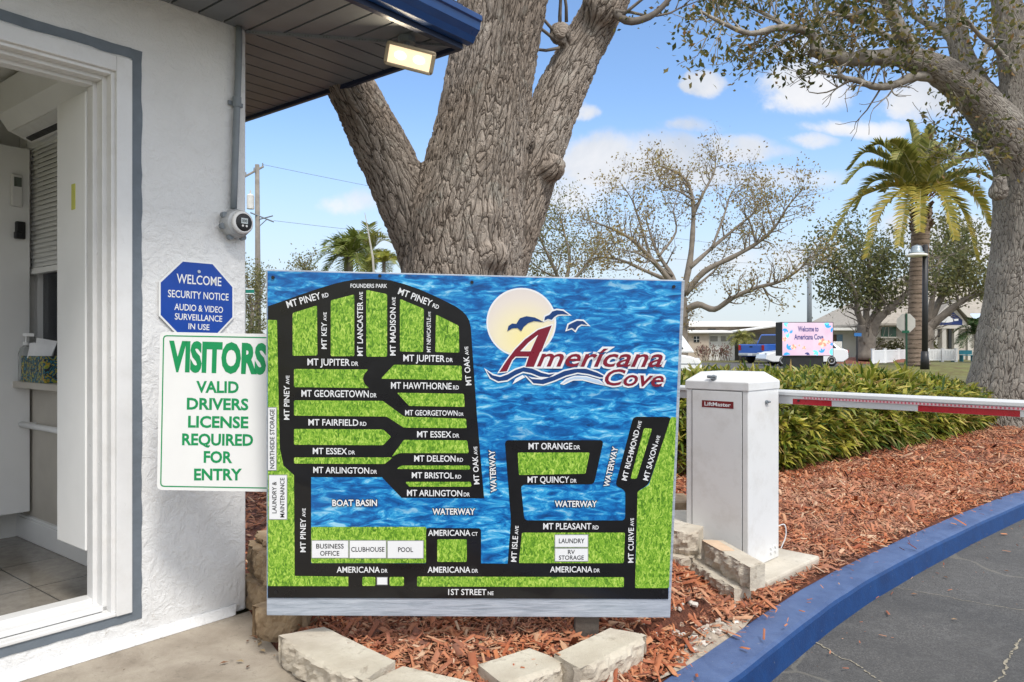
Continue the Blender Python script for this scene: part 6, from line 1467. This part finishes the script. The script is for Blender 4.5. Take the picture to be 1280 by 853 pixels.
# utility poles
M_WOODP = mat('grey utility pole wood', (.22, .20, .175), .9, .2, 3, .4, 20)
YU = 42; t = thing('utility_pole', 'tall utility pole with crossarm and transformer beside the booth corner', 'utility pole', (W(323, 460, YU).x, YU, -.02))
w = MB(); w.tube([V((W(323, 460, YU).x, YU, -.15)), W(321.5, 206, YU)], [.17, .12], 12); obj('pole', w, M_WOODP, t, smooth=True)
w = MB(); p, q = W(306, 221, YU-.9), W(329, 208.5, YU+.6); w.tube([p, q], .06, 6)
w2 = MB()
for k in (.05, .5, .97): c = p.lerp(q, k); w2.tube([c, c+V((0, 0, .22))], [.05, .035], 8)
obj('crossarm', w, M_WOODP, t); obj('insulator', w2, M_GREYM, t)
w = MB(); c = W(313, 252, YU-.1); w.tube([c+V((0, 0, -.42)), c+V((0, 0, .32)), c+V((0, 0, .40))], [.20, .20, .12], 14); w.tube([c+V((0, 0, .40)), c+V((0, 0, .62))], .05, 8); obj('transformer', w, mat('pale grey transformer', (.60, .60, .58), .5), t, smooth=False)
w = MB(); p, q = W(313, 266, YU-.4), W(342, 277.5, YU+.6); w.tube([p, q], .045, 6); p2, q2 = W(322, 275, YU), W(341, 270, YU-.4); w.tube([p2, q2], .035, 6); w.tube([W(322, 285, YU), W(334, 274, YU)], .025, 6); obj('lower_bracket', w, M_GREYM, t)
M_WIRE = mat('grey wire', (.13, .13, .14), .6)
wr_ = MB(); 
def wire(a, b, sag):
    pts = []
    for i in range(19): s = i/18; p = a.lerp(b, s); p.z -= sag*4*s*(1-s); pts.append(p)
    return MB().tube(pts, .011, 5)
YQ = 62
tag(obj('power_line', wire(W(329, 206, YU), W(1012, 318, YQ), .5), M_WIRE), 'upper thin power line crossing the sky behind the big trunk', 'power line', 'power lines')
tag(obj('power_line', wire(W(342, 276, YU), W(1012, 332, YQ), .4), M_WIRE), 'lower thin power line crossing the sky behind the big trunk', 'power line', 'power lines')
t = thing('utility_pole', 'distant grey pole with a short crossarm right of the bare tree', 'utility pole', (W(1012, 448, YQ).x, YQ, -.02))
w = MB(); w.tube([V((W(1012, 449, YQ).x, YQ, -.1)), W(1011.5, 312, YQ)], [.22, .16], 10); obj('pole', w, M_GREYM, t, smooth=True)
w = MB(); w.tube([W(997, 313, YQ), W(1023, 312, YQ)], .07, 6); obj('crossarm', w, M_WOODP, t)
t = thing('whip_pole', 'thin pale leaning whip pole rising from the palms above the board', 'pole', (W(476, 466, 32).x, 32, -.02))
w = MB(); w.tube([V((W(476, 466, 32).x, 32, -.1)), W(466, 322, 32), W(456, 266, 32)], [.06, .05, .012], 6); obj('pole', w, mat('pale whip pole', (.42, .40, .36), .6), t)
# ================================================================ vehicles
M_TYRE = mat('tyre rubber', (.02, .02, .02), .8); M_RIM = mat('alloy rim', (.45, .45, .46), .35, metal=.7)
def carpaint(n, c):
    m, nt, b = new_mat(n); b.inputs['Base Color'].default_value = (*c, 1); b.inputs['Roughness'].default_value = .35; b.inputs['Coat Weight'].default_value = .8; b.inputs['Coat Roughness'].default_value = .08; return m
M_TAIL = mat('red tail lamp', (.35, .01, .01), .25); M_HEAD = mat('clear head lamp', (.6, .62, .65), .1)
def vehicle(t, M, prof, wid, cab, cabw, wheels, rw, paint, glass_side, lights, extra=None):
    """M: local (x along the car to its front, y left, z up) -> world; prof: body side outline; cab: greenhouse outline bottom/top"""
    h = wid/2; w = MB(); n = len(prof)
    sec = [(-h, .0), (-h+.03, .0), (h-.03, 0), (h, 0)]
    w.add([M @ V((x, -h, z)) for x, z in prof]+[M @ V((x, h, z)) for x, z in prof], [tuple(range(n)), tuple(range(2*n-1, n-1, -1))]+[(i, (i+1) % n, n+(i+1) % n, n+i) for i in range(n)])
    obj('body', w, paint, t, bevel=.05, seg=3)
    w = MB(); (x0, x1, zb), (x2, x3, zt) = cab; hb, ht = h-.04, cabw/2
    w.hexa([M @ V(p) for p in ((x0, -hb, zb), (x1, -hb, zb), (x1, hb, zb), (x0, hb, zb), (x2, -ht, zt), (x3, -ht, zt), (x3, ht, zt), (x2, ht, zt))]); obj('cabin', w, paint, t, bevel=.05, seg=3)
    def lerp2(k): return ((x0+(x2-x0)*k, x1+(x3-x1)*k), hb+(ht-hb)*k, zb+(zt-zb)*k)
    (xa, xb), ya, za = lerp2(.12); (xc, xd), yc, zc = lerp2(.88)
    for s in (-1, 1):
        for f0, f1 in glass_side:
            w = MB(); e = .012
            w.add([M @ V(p) for p in ((xa+(xb-xa)*f0, s*(ya+e), za), (xa+(xb-xa)*f1, s*(ya+e), za), (xc+(xd-xc)*f1, s*(yc+e), zc), (xc+(xd-xc)*f0, s*(yc+e), zc))], [(0, 1, 2, 3)]); obj('side_window', w, M_GLASS2, t)
    for xx, xy, nm in ((xa, xc, 'rear_window'), (xb, xd, 'windscreen')):
        e = -.012 if nm == 'rear_window' else .012
        w = MB(); w.add([M @ V(p) for p in ((xx+e, -ya*.86, za), (xx+e, ya*.86, za), (xy+e, yc*.86, zc), (xy+e, -yc*.86, zc))], [(0, 1, 2, 3)]); obj(nm, w, M_GLASS2, t)
    for x in wheels:
        for s in (-1, 1):
            Mw = M @ Matrix.Translation((x, s*(h-.12), rw)) @ Matrix.Rotation(R(90)*-s, 4, 'X')
            wl = obj('wheel', MB().lathe([(rw*.62, -.10), (rw, -.09), (rw, .10), (rw*.66, .125)], 24, Mw), M_TYRE, t, smooth=True); obj('rim', MB().lathe([(rw*.64, .10), (rw*.60, .128), (rw*.2, .118), (.02, .13)], 16, Mw), M_RIM, wl)
    for nm, (lx, ly, lz, sx, sy, sz_), mm in lights:
        for s in (-1, 1): obj(nm, MB().box(lx-sx, lx+sx, s*ly-sy, s*ly+sy, lz-sz_, lz+sz_, M), mm, t, bevel=.015)
mg, nt_, b_ = new_mat('dark car glass'); b_.inputs['Base Color'].default_value = (.02, .025, .03, 1); b_.inputs['Roughness'].default_value = .06; M_GLASS2 = mg
YV = 48; c = W(913, 452, YV); hd = R(36)
t = thing('pickup_truck', 'bright blue pickup truck seen from behind on the far road', 'pickup truck', (c.x+2.4, YV+1.5, 0))
Mv = Matrix.Translation((W(943, 452, YV).x-.95*math.sin(hd)+.35, YV, 0)) @ Matrix.Rotation(hd, 4, 'Z')
prof = [(0, .62), (.02, 1.22), (1.75, 1.24), (1.80, 1.20), (4.0, 1.18), (5.4, 1.10), (5.62, .95), (5.66, .5), (5.2, .42), (.3, .42)]
vehicle(t, Mv, prof, 1.98, ((1.78, 4.25, 1.19), (2.05, 3.55, 1.88)), 1.5, (1.15, 4.6), .40, carpaint('bright blue car paint', (.008, .09, .42)), ((.06, .48), (.53, .94)), [('tail_lamp', (-.01, .88, 1.0, .02, .09, .17), M_TAIL), ('headlamp', (5.62, .78, .88, .03, .14, .1), M_HEAD)])
w = MB(); w.box(-.12, .06, -.9, .9, .48, .66, Mv); obj('bumper', w, M_CHROME, t, bevel=.03)
w = MB(); w.box(-.016, .004, -.74, .74, .70, 1.17, Mv); tg = obj('tailgate', w, bpy.data.materials['bright blue car paint'], t, bevel=.02)
w = MB(); w.box(-.022, -.015, -.12, .12, 1.02, 1.10, Mv); obj('handle', w, M_BLACK, tg)
w = MB(); w.box(-.128, -.12, -.17, .17, .50, .64, Mv); obj('licence_plate', w, M_PWHITE, t)
w = MB(); w.box(.12, 1.70, -.82, .82, 1.242, 1.262, Mv); obj('bed_cover', w, M_BLACK, t)
YW = 41.5; xr, xl = W(1061, 450, YW).x, W(957, 450, YW).x
t = thing('white_sedan', 'white sedan passing behind the electronic sign', 'car', ((xr+xl)/2, YW+.9, 0))
Mv = Matrix.Translation((xr, YW+.9, 0)) @ Matrix.Rotation(R(180), 4, 'Z')
M_CARW = carpaint('white car paint', (.78, .79, .80))
L = xr-xl; prof = [(.0, .45), (.03, .88), (.30, .98), (1.0, .98), (L-1.6, .93), (L-.5, .80), (L-.08, .66), (L, .38), (L-.4, .24), (.3, .24)]
vehicle(t, Mv, prof, 1.8, ((.35, 3.3, .94), (.85, 2.4, 1.42)), 1.3, (.95, L-1.0), .33, M_CARW, ((.08, .47), (.52, .93)), [('tail_lamp', (.02, .72, .82, .05, .12, .08), M_TAIL), ('headlamp', (L-.2, .66, .68, .12, .14, .06), M_HEAD)])
YZ = 24; t = thing('white_van', 'white vehicle nose peeking out behind the right edge of the map board', 'van', (W(838, 460, YZ).x, YZ, 0))
Mv = Matrix.Translation((W(874, 460, YZ).x-4.6, YZ+.4, -.02))
prof = [(0, .35), (.0, 1.0), (3.2, 1.02), (4.2, .86), (4.52, .74), (4.6, .45), (4.3, .2), (.3, .2)]
vehicle(t, Mv, prof, 1.85, ((.2, 4.35, .97), (.35, 3.72, 1.9)), 1.5, (.9, 3.7), .34, M_CARW, ((.06, .3), (.34, .6), (.64, .93)), [('headlamp', (4.4, .74, .74, .10, .12, .06), M_HEAD)])
w = MB(); w.box(.05, 4.55, -.931, -.926, .60, .63, Mv); obj('trim_strip', w, M_GREYM, t)
# ================================================================ houses
M_HWHITE = mat('white house siding', (.72, .71, .68), .6, .05, 1); M_HBEIGE = mat('beige house wall', (.50, .42, .34), .7, .08, .8); M_HROOF = mat('white roof sheet', (.74, .73, .70), .5, .06, .6)
M_HSHADE = mat('grey house shade', (.30, .29, .27), .7, .1, 1); M_WIN = mat('dark house window', (.03, .035, .04), .15)  # the grey stands in for shade in the carport and openings
YH = 58
def hx(px): return W(px, 0, YH).x
def hz2(py, Y=YH): return W(0, py, Y).z
t = thing('mobile_home', 'long white roofed mobile home with beige front and carport beyond the road', 'mobile home', (hx(905), YH+2, 0))
w = MB(); w.box(hx(800), hx(985), YH+2, YH+9, 0, hz2(408)); obj('wall', w, M_HBEIGE, t)
w = MB(); w.box(hx(796), hx(990), YH+1.2, YH+9.6, hz2(408), hz2(403)); w.hexa([V((hx(796), YH+1.2, hz2(403))), V((hx(990), YH+1.2, hz2(403))), V((hx(990), YH+9.6, hz2(403))), V((hx(796), YH+9.6, hz2(403))), V((hx(800), YH+5, hz2(399))), V((hx(985), YH+5, hz2(399))), V((hx(985), YH+6, hz2(399))), V((hx(800), YH+6, hz2(399)))]); obj('roof', w, M_HROOF, t)
for a, b_ in ((893, 903), (868, 876)):
    w = MB(); w.box(hx(a), hx(b_), YH+1.95, YH+1.99, hz2(414), hz2(410.5)); obj('clerestory', w, M_WIN, t)
w = MB(); w.box(hx(800), hx(881), YH-1.2, YH+1.99, 0, hz2(417)); obj('front_room', w, M_HBEIGE, t)
w = MB(); w.hexa([V((hx(796), YH-1.6, hz2(417))), V((hx(912), YH-1.6, hz2(417))), V((hx(912), YH+1.98, hz2(415))), V((hx(796), YH+1.98, hz2(415))), V((hx(796), YH-1.6, hz2(415))), V((hx(912), YH-1.6, hz2(415))), V((hx(912), YH+1.98, hz2(412))), V((hx(796), YH+1.98, hz2(412)))]); obj('front_roof', w, M_HROOF, t)
w = MB(); w.box(hx(862.5), hx(869), YH-1.25, YH-1.202, hz2(428), hz2(421)); wn = obj('window', w, M_WIN, t); w = MB(); w.box(hx(865.5), hx(866), YH-1.27, YH-1.251, hz2(428), hz2(421)); w.box(hx(862.5), hx(869), YH-1.262, YH-1.2505, hz2(424.8), hz2(424.3)); obj('glazing_bar', w, M_HWHITE, wn)
w = MB(); w.box(hx(881), hx(914), YH-.9, YH-.8, 0, hz2(418))
obj('porch_screen', w, M_HWHITE, t)
for a, b_ in ((884, 893), (897, 903), (906, 911)):
    w = MB(); w.box(hx(a), hx(b_), YH-.93, YH-.902, hz2(427), hz2(420.5)); obj('screen_opening', w, M_HSHADE, t)
w = MB(); w.hexa([V((hx(909), YH-3, hz2(416))), V((hx(986), YH-3, hz2(405.5))), V((hx(986), YH+1.9, hz2(405.5))), V((hx(909), YH+1.9, hz2(416))), V((hx(909), YH-3, hz2(414.5))), V((hx(986), YH-3, hz2(404))), V((hx(986), YH+1.9, hz2(404))), V((hx(909), YH+1.9, hz2(414.5)))]); obj('carport_roof', w, M_HROOF, t)
for p in (912, 973):
    w = MB(); w.box(hx(p)-.06, hx(p)+.06, YH-2.9, YH-2.78, 0, hz2(416 if p < 920 else 407)); obj('carport_post', w, M_HWHITE, t)
w = MB(); w.box(hx(916), hx(985), YH+1.80, YH+1.95, 0, hz2(417)); obj('carport_shade', w, M_HSHADE, t)  # grey sheet painted as the dark interior under the carport roof
w = MB(); w.box(hx(932), hx(972), YH-.4, YH-.3, 0, hz2(425)); obj('low_wall', w, M_HWHITE, t)
M_CORD = leaf_mat('reddish shrub leaves', [(0, (.16, .06, .06)), (.6, (.26, .13, .11)), (1, (.22, .20, .10))], .3)
LB = ['leftmost of the thin reddish shrubs before the white porch screen', 'second thin reddish shrub, beside the beige corner of the mobile home', 'middle thin reddish shrub in front of the white porch screen', 'fourth thin reddish shrub in front of the porch screen', 'thin reddish shrub nearest the small bushy palm']
rg = random.Random(91)
for i, p in enumerate((877, 884, 893, 902, 910)):
    t = thing('cordyline_shrub', LB[i], 'shrub', (W(p, 446, 54).x, 54, -.01), 'reddish shrubs in front of the mobile home'); w = MB(); tp = []
    for k in range(5):
        a = V((W(p, 446, 54).x+rg.gauss(0, .15), 54+rg.gauss(0, .15), 0)); q = a+V((rg.gauss(0, .12), rg.gauss(0, .1), rg.uniform(.8, 1.2))); w.tube([a, q], .02, 5); tp += [tuple(a.lerp(q, s)) for s in (.5, .7, .85, 1)]
    obj('stem', w, M_BARKF, t); obj('foliage', leaves(np.array(tp), .26, 4, .09, i+5, .28), M_CORD, t)
YJ = 62
def jx(px): return W(px, 0, YJ).x
def jz(py): return W(0, py, YJ).z
t = thing('mobile_home', 'low white mobile home with a blue panel between the sign and the forked oak', 'mobile home', (jx(1066), YJ+2, 0))
w = MB(); w.box(jx(1036), jx(1100), YJ+2, YJ+9, 0, jz(413)); obj('wall', w, M_HWHITE, t)
w = MB(); w.box(jx(1030), jx(1104), YJ+.5, YJ+9.5, jz(413), jz(409.5)); obj('roof', w, M_HROOF, t)
for a, b_, m_, nm in ((1058.5, 1066, mat('pale blue panel', (.22, .38, .56), .5), 'blue_panel'), (1044, 1053, M_HSHADE, 'window'), (1054, 1058, mat('brown door', (.16, .10, .07), .6), 'door')):
    w = MB(); w.box(jx(a), jx(b_), YJ+1.9, YJ+1.99, 0 if nm != 'window' else jz(424), jz(418)); obj(nm, w, m_, t)
w = MB(); w.box(jx(1040), jx(1054), YJ+.2, YJ+.3, 0, jz(427)); obj('low_screen', w, M_HWHITE, t)
t = thing('direction_sign', 'small blue sign on a dark post beside the forked oak', 'sign', (W(1071.5, 452, 46).x, 46, -.02))
w = MB(); p = W(1071.5, 452, 46); w.box(p.x-.04, p.x+.04, 46, 46.06, -.05, W(0, 417, 46).z); obj('post', w, M_POLE, t); q = W(1072, 418.5, 46); w = MB(); w.box(q.x-.22, q.x+.22, 45.95, 45.995, q.z-.10, q.z+.10); obj('plate', w, mat('blue sign plate', (.03, .16, .42), .5), t)
# clubhouse
YC = 60
def kx(px): return W(px, 0, YC).x
def kz(py, Y=YC): return W(0, py, Y).z
M_CW = mat('grey beige clubhouse wall', (.52, .47, .41), .7, .06, .7); M_CR = mat('grey beige shingle roof', (.34, .305, .26), .9, .12, 3, .4, 6); M_CT = mat('cream clubhouse trim', (.62, .58, .52), .6, .05, 1); M_CN = mat('navy pediment board', (.010, .03, .14), .5, .1, 2)
t = thing('clubhouse', 'beige clubhouse with hipped grey roof and a navy gable over its porch', 'building', (kx(1190), YC+6, 0))
x0, x1 = kx(1100), kx(1330)
w = MB(); w.box(x0, x1, YC+1, YC+14, 0, kz(405)); obj('wall', w, M_CW, t)
w = MB(); e = .7; z0_ = kz(405); zr = 7.6
bs = [(x0-e, YC+1-e), (x1+e, YC+1-e), (x1+e, YC+14+e), (x0-e, YC+14+e)]; rd = [(x0+6.2, YC+7.5), (x1-6.2, YC+7.5)]
w.add([V((x, y, z0_-.12)) for x, y in bs]+[V((x, y, z0_+.05)) for x, y in bs]+[V((*p, zr)) for p in rd], [(3, 2, 1, 0), (0, 1, 5, 4), (1, 2, 6, 5), (2, 3, 7, 6), (3, 0, 4, 7), (4, 5, 9, 8), (5, 6, 9), (6, 7, 8, 9), (7, 4, 8)]); obj('roof', w, M_CR, t)
YG = YC-1.5                            # gabled porch in front
gx0, gx1, gzb, gza = W(1163, 0, YG).x, W(1213, 0, YG).x, W(0, 404, YG).z, W(0, 374, YG).z; gm = W(1189, 0, YG).x
w = MB(); bk = YC+6
o_ = [(gx0-.3, gzb-.1), (gm, gza), (gx1+.3, gzb-.1), (gx1+.3, gzb-.36), (gm, gza-.34), (gx0-.3, gzb-.36)]
w.add([V((x, YG-.4, z)) for x, z in o_]+[V((x, bk, z)) for x, z in o_], [(0, 1, 4, 5), (1, 2, 3, 4), (6, 11, 10, 7), (7, 10, 9, 8)]+[(i, (i+1) % 6, 6+(i+1) % 6, 6+i) for i in range(6)]); obj('porch_roof', w, M_CR, t)
w = MB()
for a, b_ in (((gx0-.3, gzb-.36), (gm, gza-.34)), ((gm, gza-.34), (gx1+.3, gzb-.36))):
    w.add([V((a[0], YG-.45, a[1])), V((b_[0], YG-.45, b_[1])), V((b_[0], YG-.45, b_[1]+.36)), V((a[0], YG-.45, a[1]+.36)), V((a[0], YG-.402, a[1])), V((b_[0], YG-.402, b_[1])), V((b_[0], YG-.402, b_[1]+.36)), V((a[0], YG-.402, a[1]+.36))], [(0, 1, 2, 3), (7, 6, 5, 4), (0, 4, 5, 1), (1, 5, 6, 2), (2, 6, 7, 3), (3, 7, 4, 0)])
obj('bargeboard', w, M_CT, t)
w = MB(); w.prism([(gx0+.1, gzb-.36), (gx1-.1, gzb-.36), (gm, gza-.36)], -YG, -YG+.1, Matrix(((1, 0, 0, 0), (0, 0, -1, 0), (0, 1, 0, 0), (0, 0, 0, 1)))); obj('gable_wall', w, M_CT, t)
pdm = [(1167, 406.6), (1174, 400), (1191, 389.7), (1203, 400), (1203, 406.6)]
w = MB(); w.add([W(x, y, YG-.12) for x, y in pdm]+[W(x, y, YG-.06) for x, y in pdm], [(0, 1, 2, 3, 4), (9, 8, 7, 6, 5)]+[(i, (i+1) % 5, 5+(i+1) % 5, 5+i) for i in range(5)]); nv = obj('pediment', w, M_CN, t)
w = MB(); w.add([W(x, y, YG-.125) for x, y in ((1175, 403), (1180, 399), (1185, 395.5), (1190, 394.5), (1188, 397), (1192, 399), (1191, 402.5), (1184, 403.5))], [tuple(range(8))]); w.add([W(x, y, YG-.125) for x, y in ((1192.5, 399), (1198, 398.5), (1198, 401), (1193, 401.5))], [tuple(range(4))]); obj('emblem', w, M_PWHITE, nv)
w = MB(); w.box(gx0, gx1, YG-.3, YG+.1, W(0, 411, YG).z, W(0, 407, YG).z); obj('porch_beam', w, M_CT, t)
for p in (1167, 1178, 1193, 1210):
    w = MB(); x = W(p, 0, YG).x; w.box(x-.16, x+.16, YG-.25, YG+.07, 0, W(0, 411, YG).z); obj('column', w, M_CT, t)
for a, b_, y0, y1 in ((1109, 1127.5, 408.5, 421), (1158, 1163, 409, 421), (1171.5, 1175, 411.5, 421.5), (1178.5, 1184.5, 411.5, 421.5), (1194, 1200, 410, 436), (1214, 1236, 400.5, 408)):
    wl = MB(); wl.box(kx(a), kx(b_), YC+.90, YC+.99, kz(y1), kz(y0)); o = obj('window' if y1 < 430 else 'door', wl, M_WIN if a != 1109 else mat('window with painted green reflection', (.015, .09, .045), .15, .4, 1), t)  # greenery mirrored in the left window is painted into its colour
    if a == 1109:
        w = MB(); w.box(kx(1117.3), kx(1118), YC+.86, YC+.899, kz(y1), kz(y0)); w.box(kx(a)-.06, kx(b_)+.06, YC+.87, YC+.899, kz(y0), kz(y0)+.1); w.box(kx(a)-.06, kx(b_)+.06, YC+.87, YC+.899, kz(y1)-.1, kz(y1)); obj('frame', w, M_CT, o)
w = MB(); w.hexa([W(1211, 399.5, YC+.2), W(1236, 399.5, YC+.2), W(1236, 393, YC+.98), W(1213, 393, YC+.98), W(1211, 398.5, YC+.2), W(1236, 398.5, YC+.2), W(1236, 392, YC+.98), W(1213, 392, YC+.98)]); obj('awning', w, mat('pale blue awning', (.42, .50, .60), .5, .1, 6), t)
# planting and furniture before the clubhouse
g = np.random.default_rng(95)
M_HEDF = leaf_mat('brownish hedge leaves', [(0, (.07, .075, .025)), (1, (.17, .15, .06))], .2)
for (p, rx, lab) in ((1100, 9, 'low brownish bush under the clubhouse window, left one'), (1118, 10, 'low brownish bush under the clubhouse window, nearest the road sign'), (1162, 6, 'small bush showing just right of the palm trunk')):
    t = thing('shrub', lab, 'shrub', (W(p, 446, 57).x, 57, -.01)); w = MB(); x = W(p, 446, 57).x
    for k in range(6): w.tube([V((x, 57, -.02)), V((x+rg.gauss(0, .3), 57+rg.gauss(0, .3), .8))], .03, 5)
    obj('stem', w, M_BARKF, t); obj('foliage', leaves(np.array(blob(p, 434, rx, 10, 57, .7, 110, g)), .24, 4, .12, p), M_HEDF, t)
t = thing('picket_fence', 'white vinyl fence running past the palm towards the clubhouse porch', 'fence', (W(1091, 455, 46).x, 46, 0))
M_VINYL = mat('white vinyl', (.78, .78, .77), .4, .04, 2)
FP = [W(1091, 456, 44), W(1106, 456, 46), W(1123, 456, 48.5), W(1140, 456, 50.5), W(1160, 456, 52), W(1178, 456, 52), W(1195, 456, 52)]
for i, p in enumerate(FP):
    zb = -.02
    w = MB(); w.box(p.x-.07, p.x+.07, p.y-.07, p.y+.07, zb, .92); w.box(p.x-.09, p.x+.09, p.y-.09, p.y+.09, .92, .96); obj('post', w, M_VINYL, t)
    if i:
        a = FP[i-1]; d = V((p.x-a.x, p.y-a.y, 0)); L = d.length; d.normalize(); Mf = Matrix.Translation((a.x, a.y, 0)) @ Matrix.Rotation(math.atan2(d.y, d.x), 4, 'Z'); w = MB()
        w.box(.08, L-.08, -.02, .02, .78, .88, Mf); w.box(.08, L-.08, -.02, .02, .10, .2, Mf); q = .12
        while q < L-.14: w.box(q, q+.085, -.013, .013, .2, .78, Mf); q += .11
        obj('fence_panel', w, M_VINYL, t)
for p, Y, lab in ((1184, 53, 'teal bench left of the two before the clubhouse porch'), (1209, 53, 'teal bench right of the two, beside the short palm')):
    c = W(p, 450, Y); t = thing('bench', lab, 'bench', (c.x, Y, 0), 'teal benches'); M_TEAL = mat('teal bench paint', (.02, .17, .22), .5)
    w = MB(); w.box(c.x-.45, c.x+.45, Y-.2, Y+.2, .42, .47); obj('seat', w, M_TEAL, t)
    w = MB(); w.box(c.x-.45, c.x+.45, Y+.18, Y+.22, .50, .80); obj('backrest', w, M_TEAL, t)
    for s in (-.4, .4): w = MB(); w.box(c.x+s-.03, c.x+s+.03, Y-.18, Y+.22, -.02, .42); obj('leg', w, M_TEAL, t)
# distant tree line
g = np.random.default_rng(99); P = []
for i in range(420):
    x = g.uniform(-140, 160); h = 2.6+1.6*noise.noise(V((x*.06, 0, 0))); 
    for k in range(3): P.append((x+g.normal(0, 1), 135+g.normal(0, 2), g.uniform(.3, max(.8, h))))
struct(obj('far_tree_line', leaves(np.array(P), .9, 5, .5, 98, .6), M_LDARK), 'stuff')
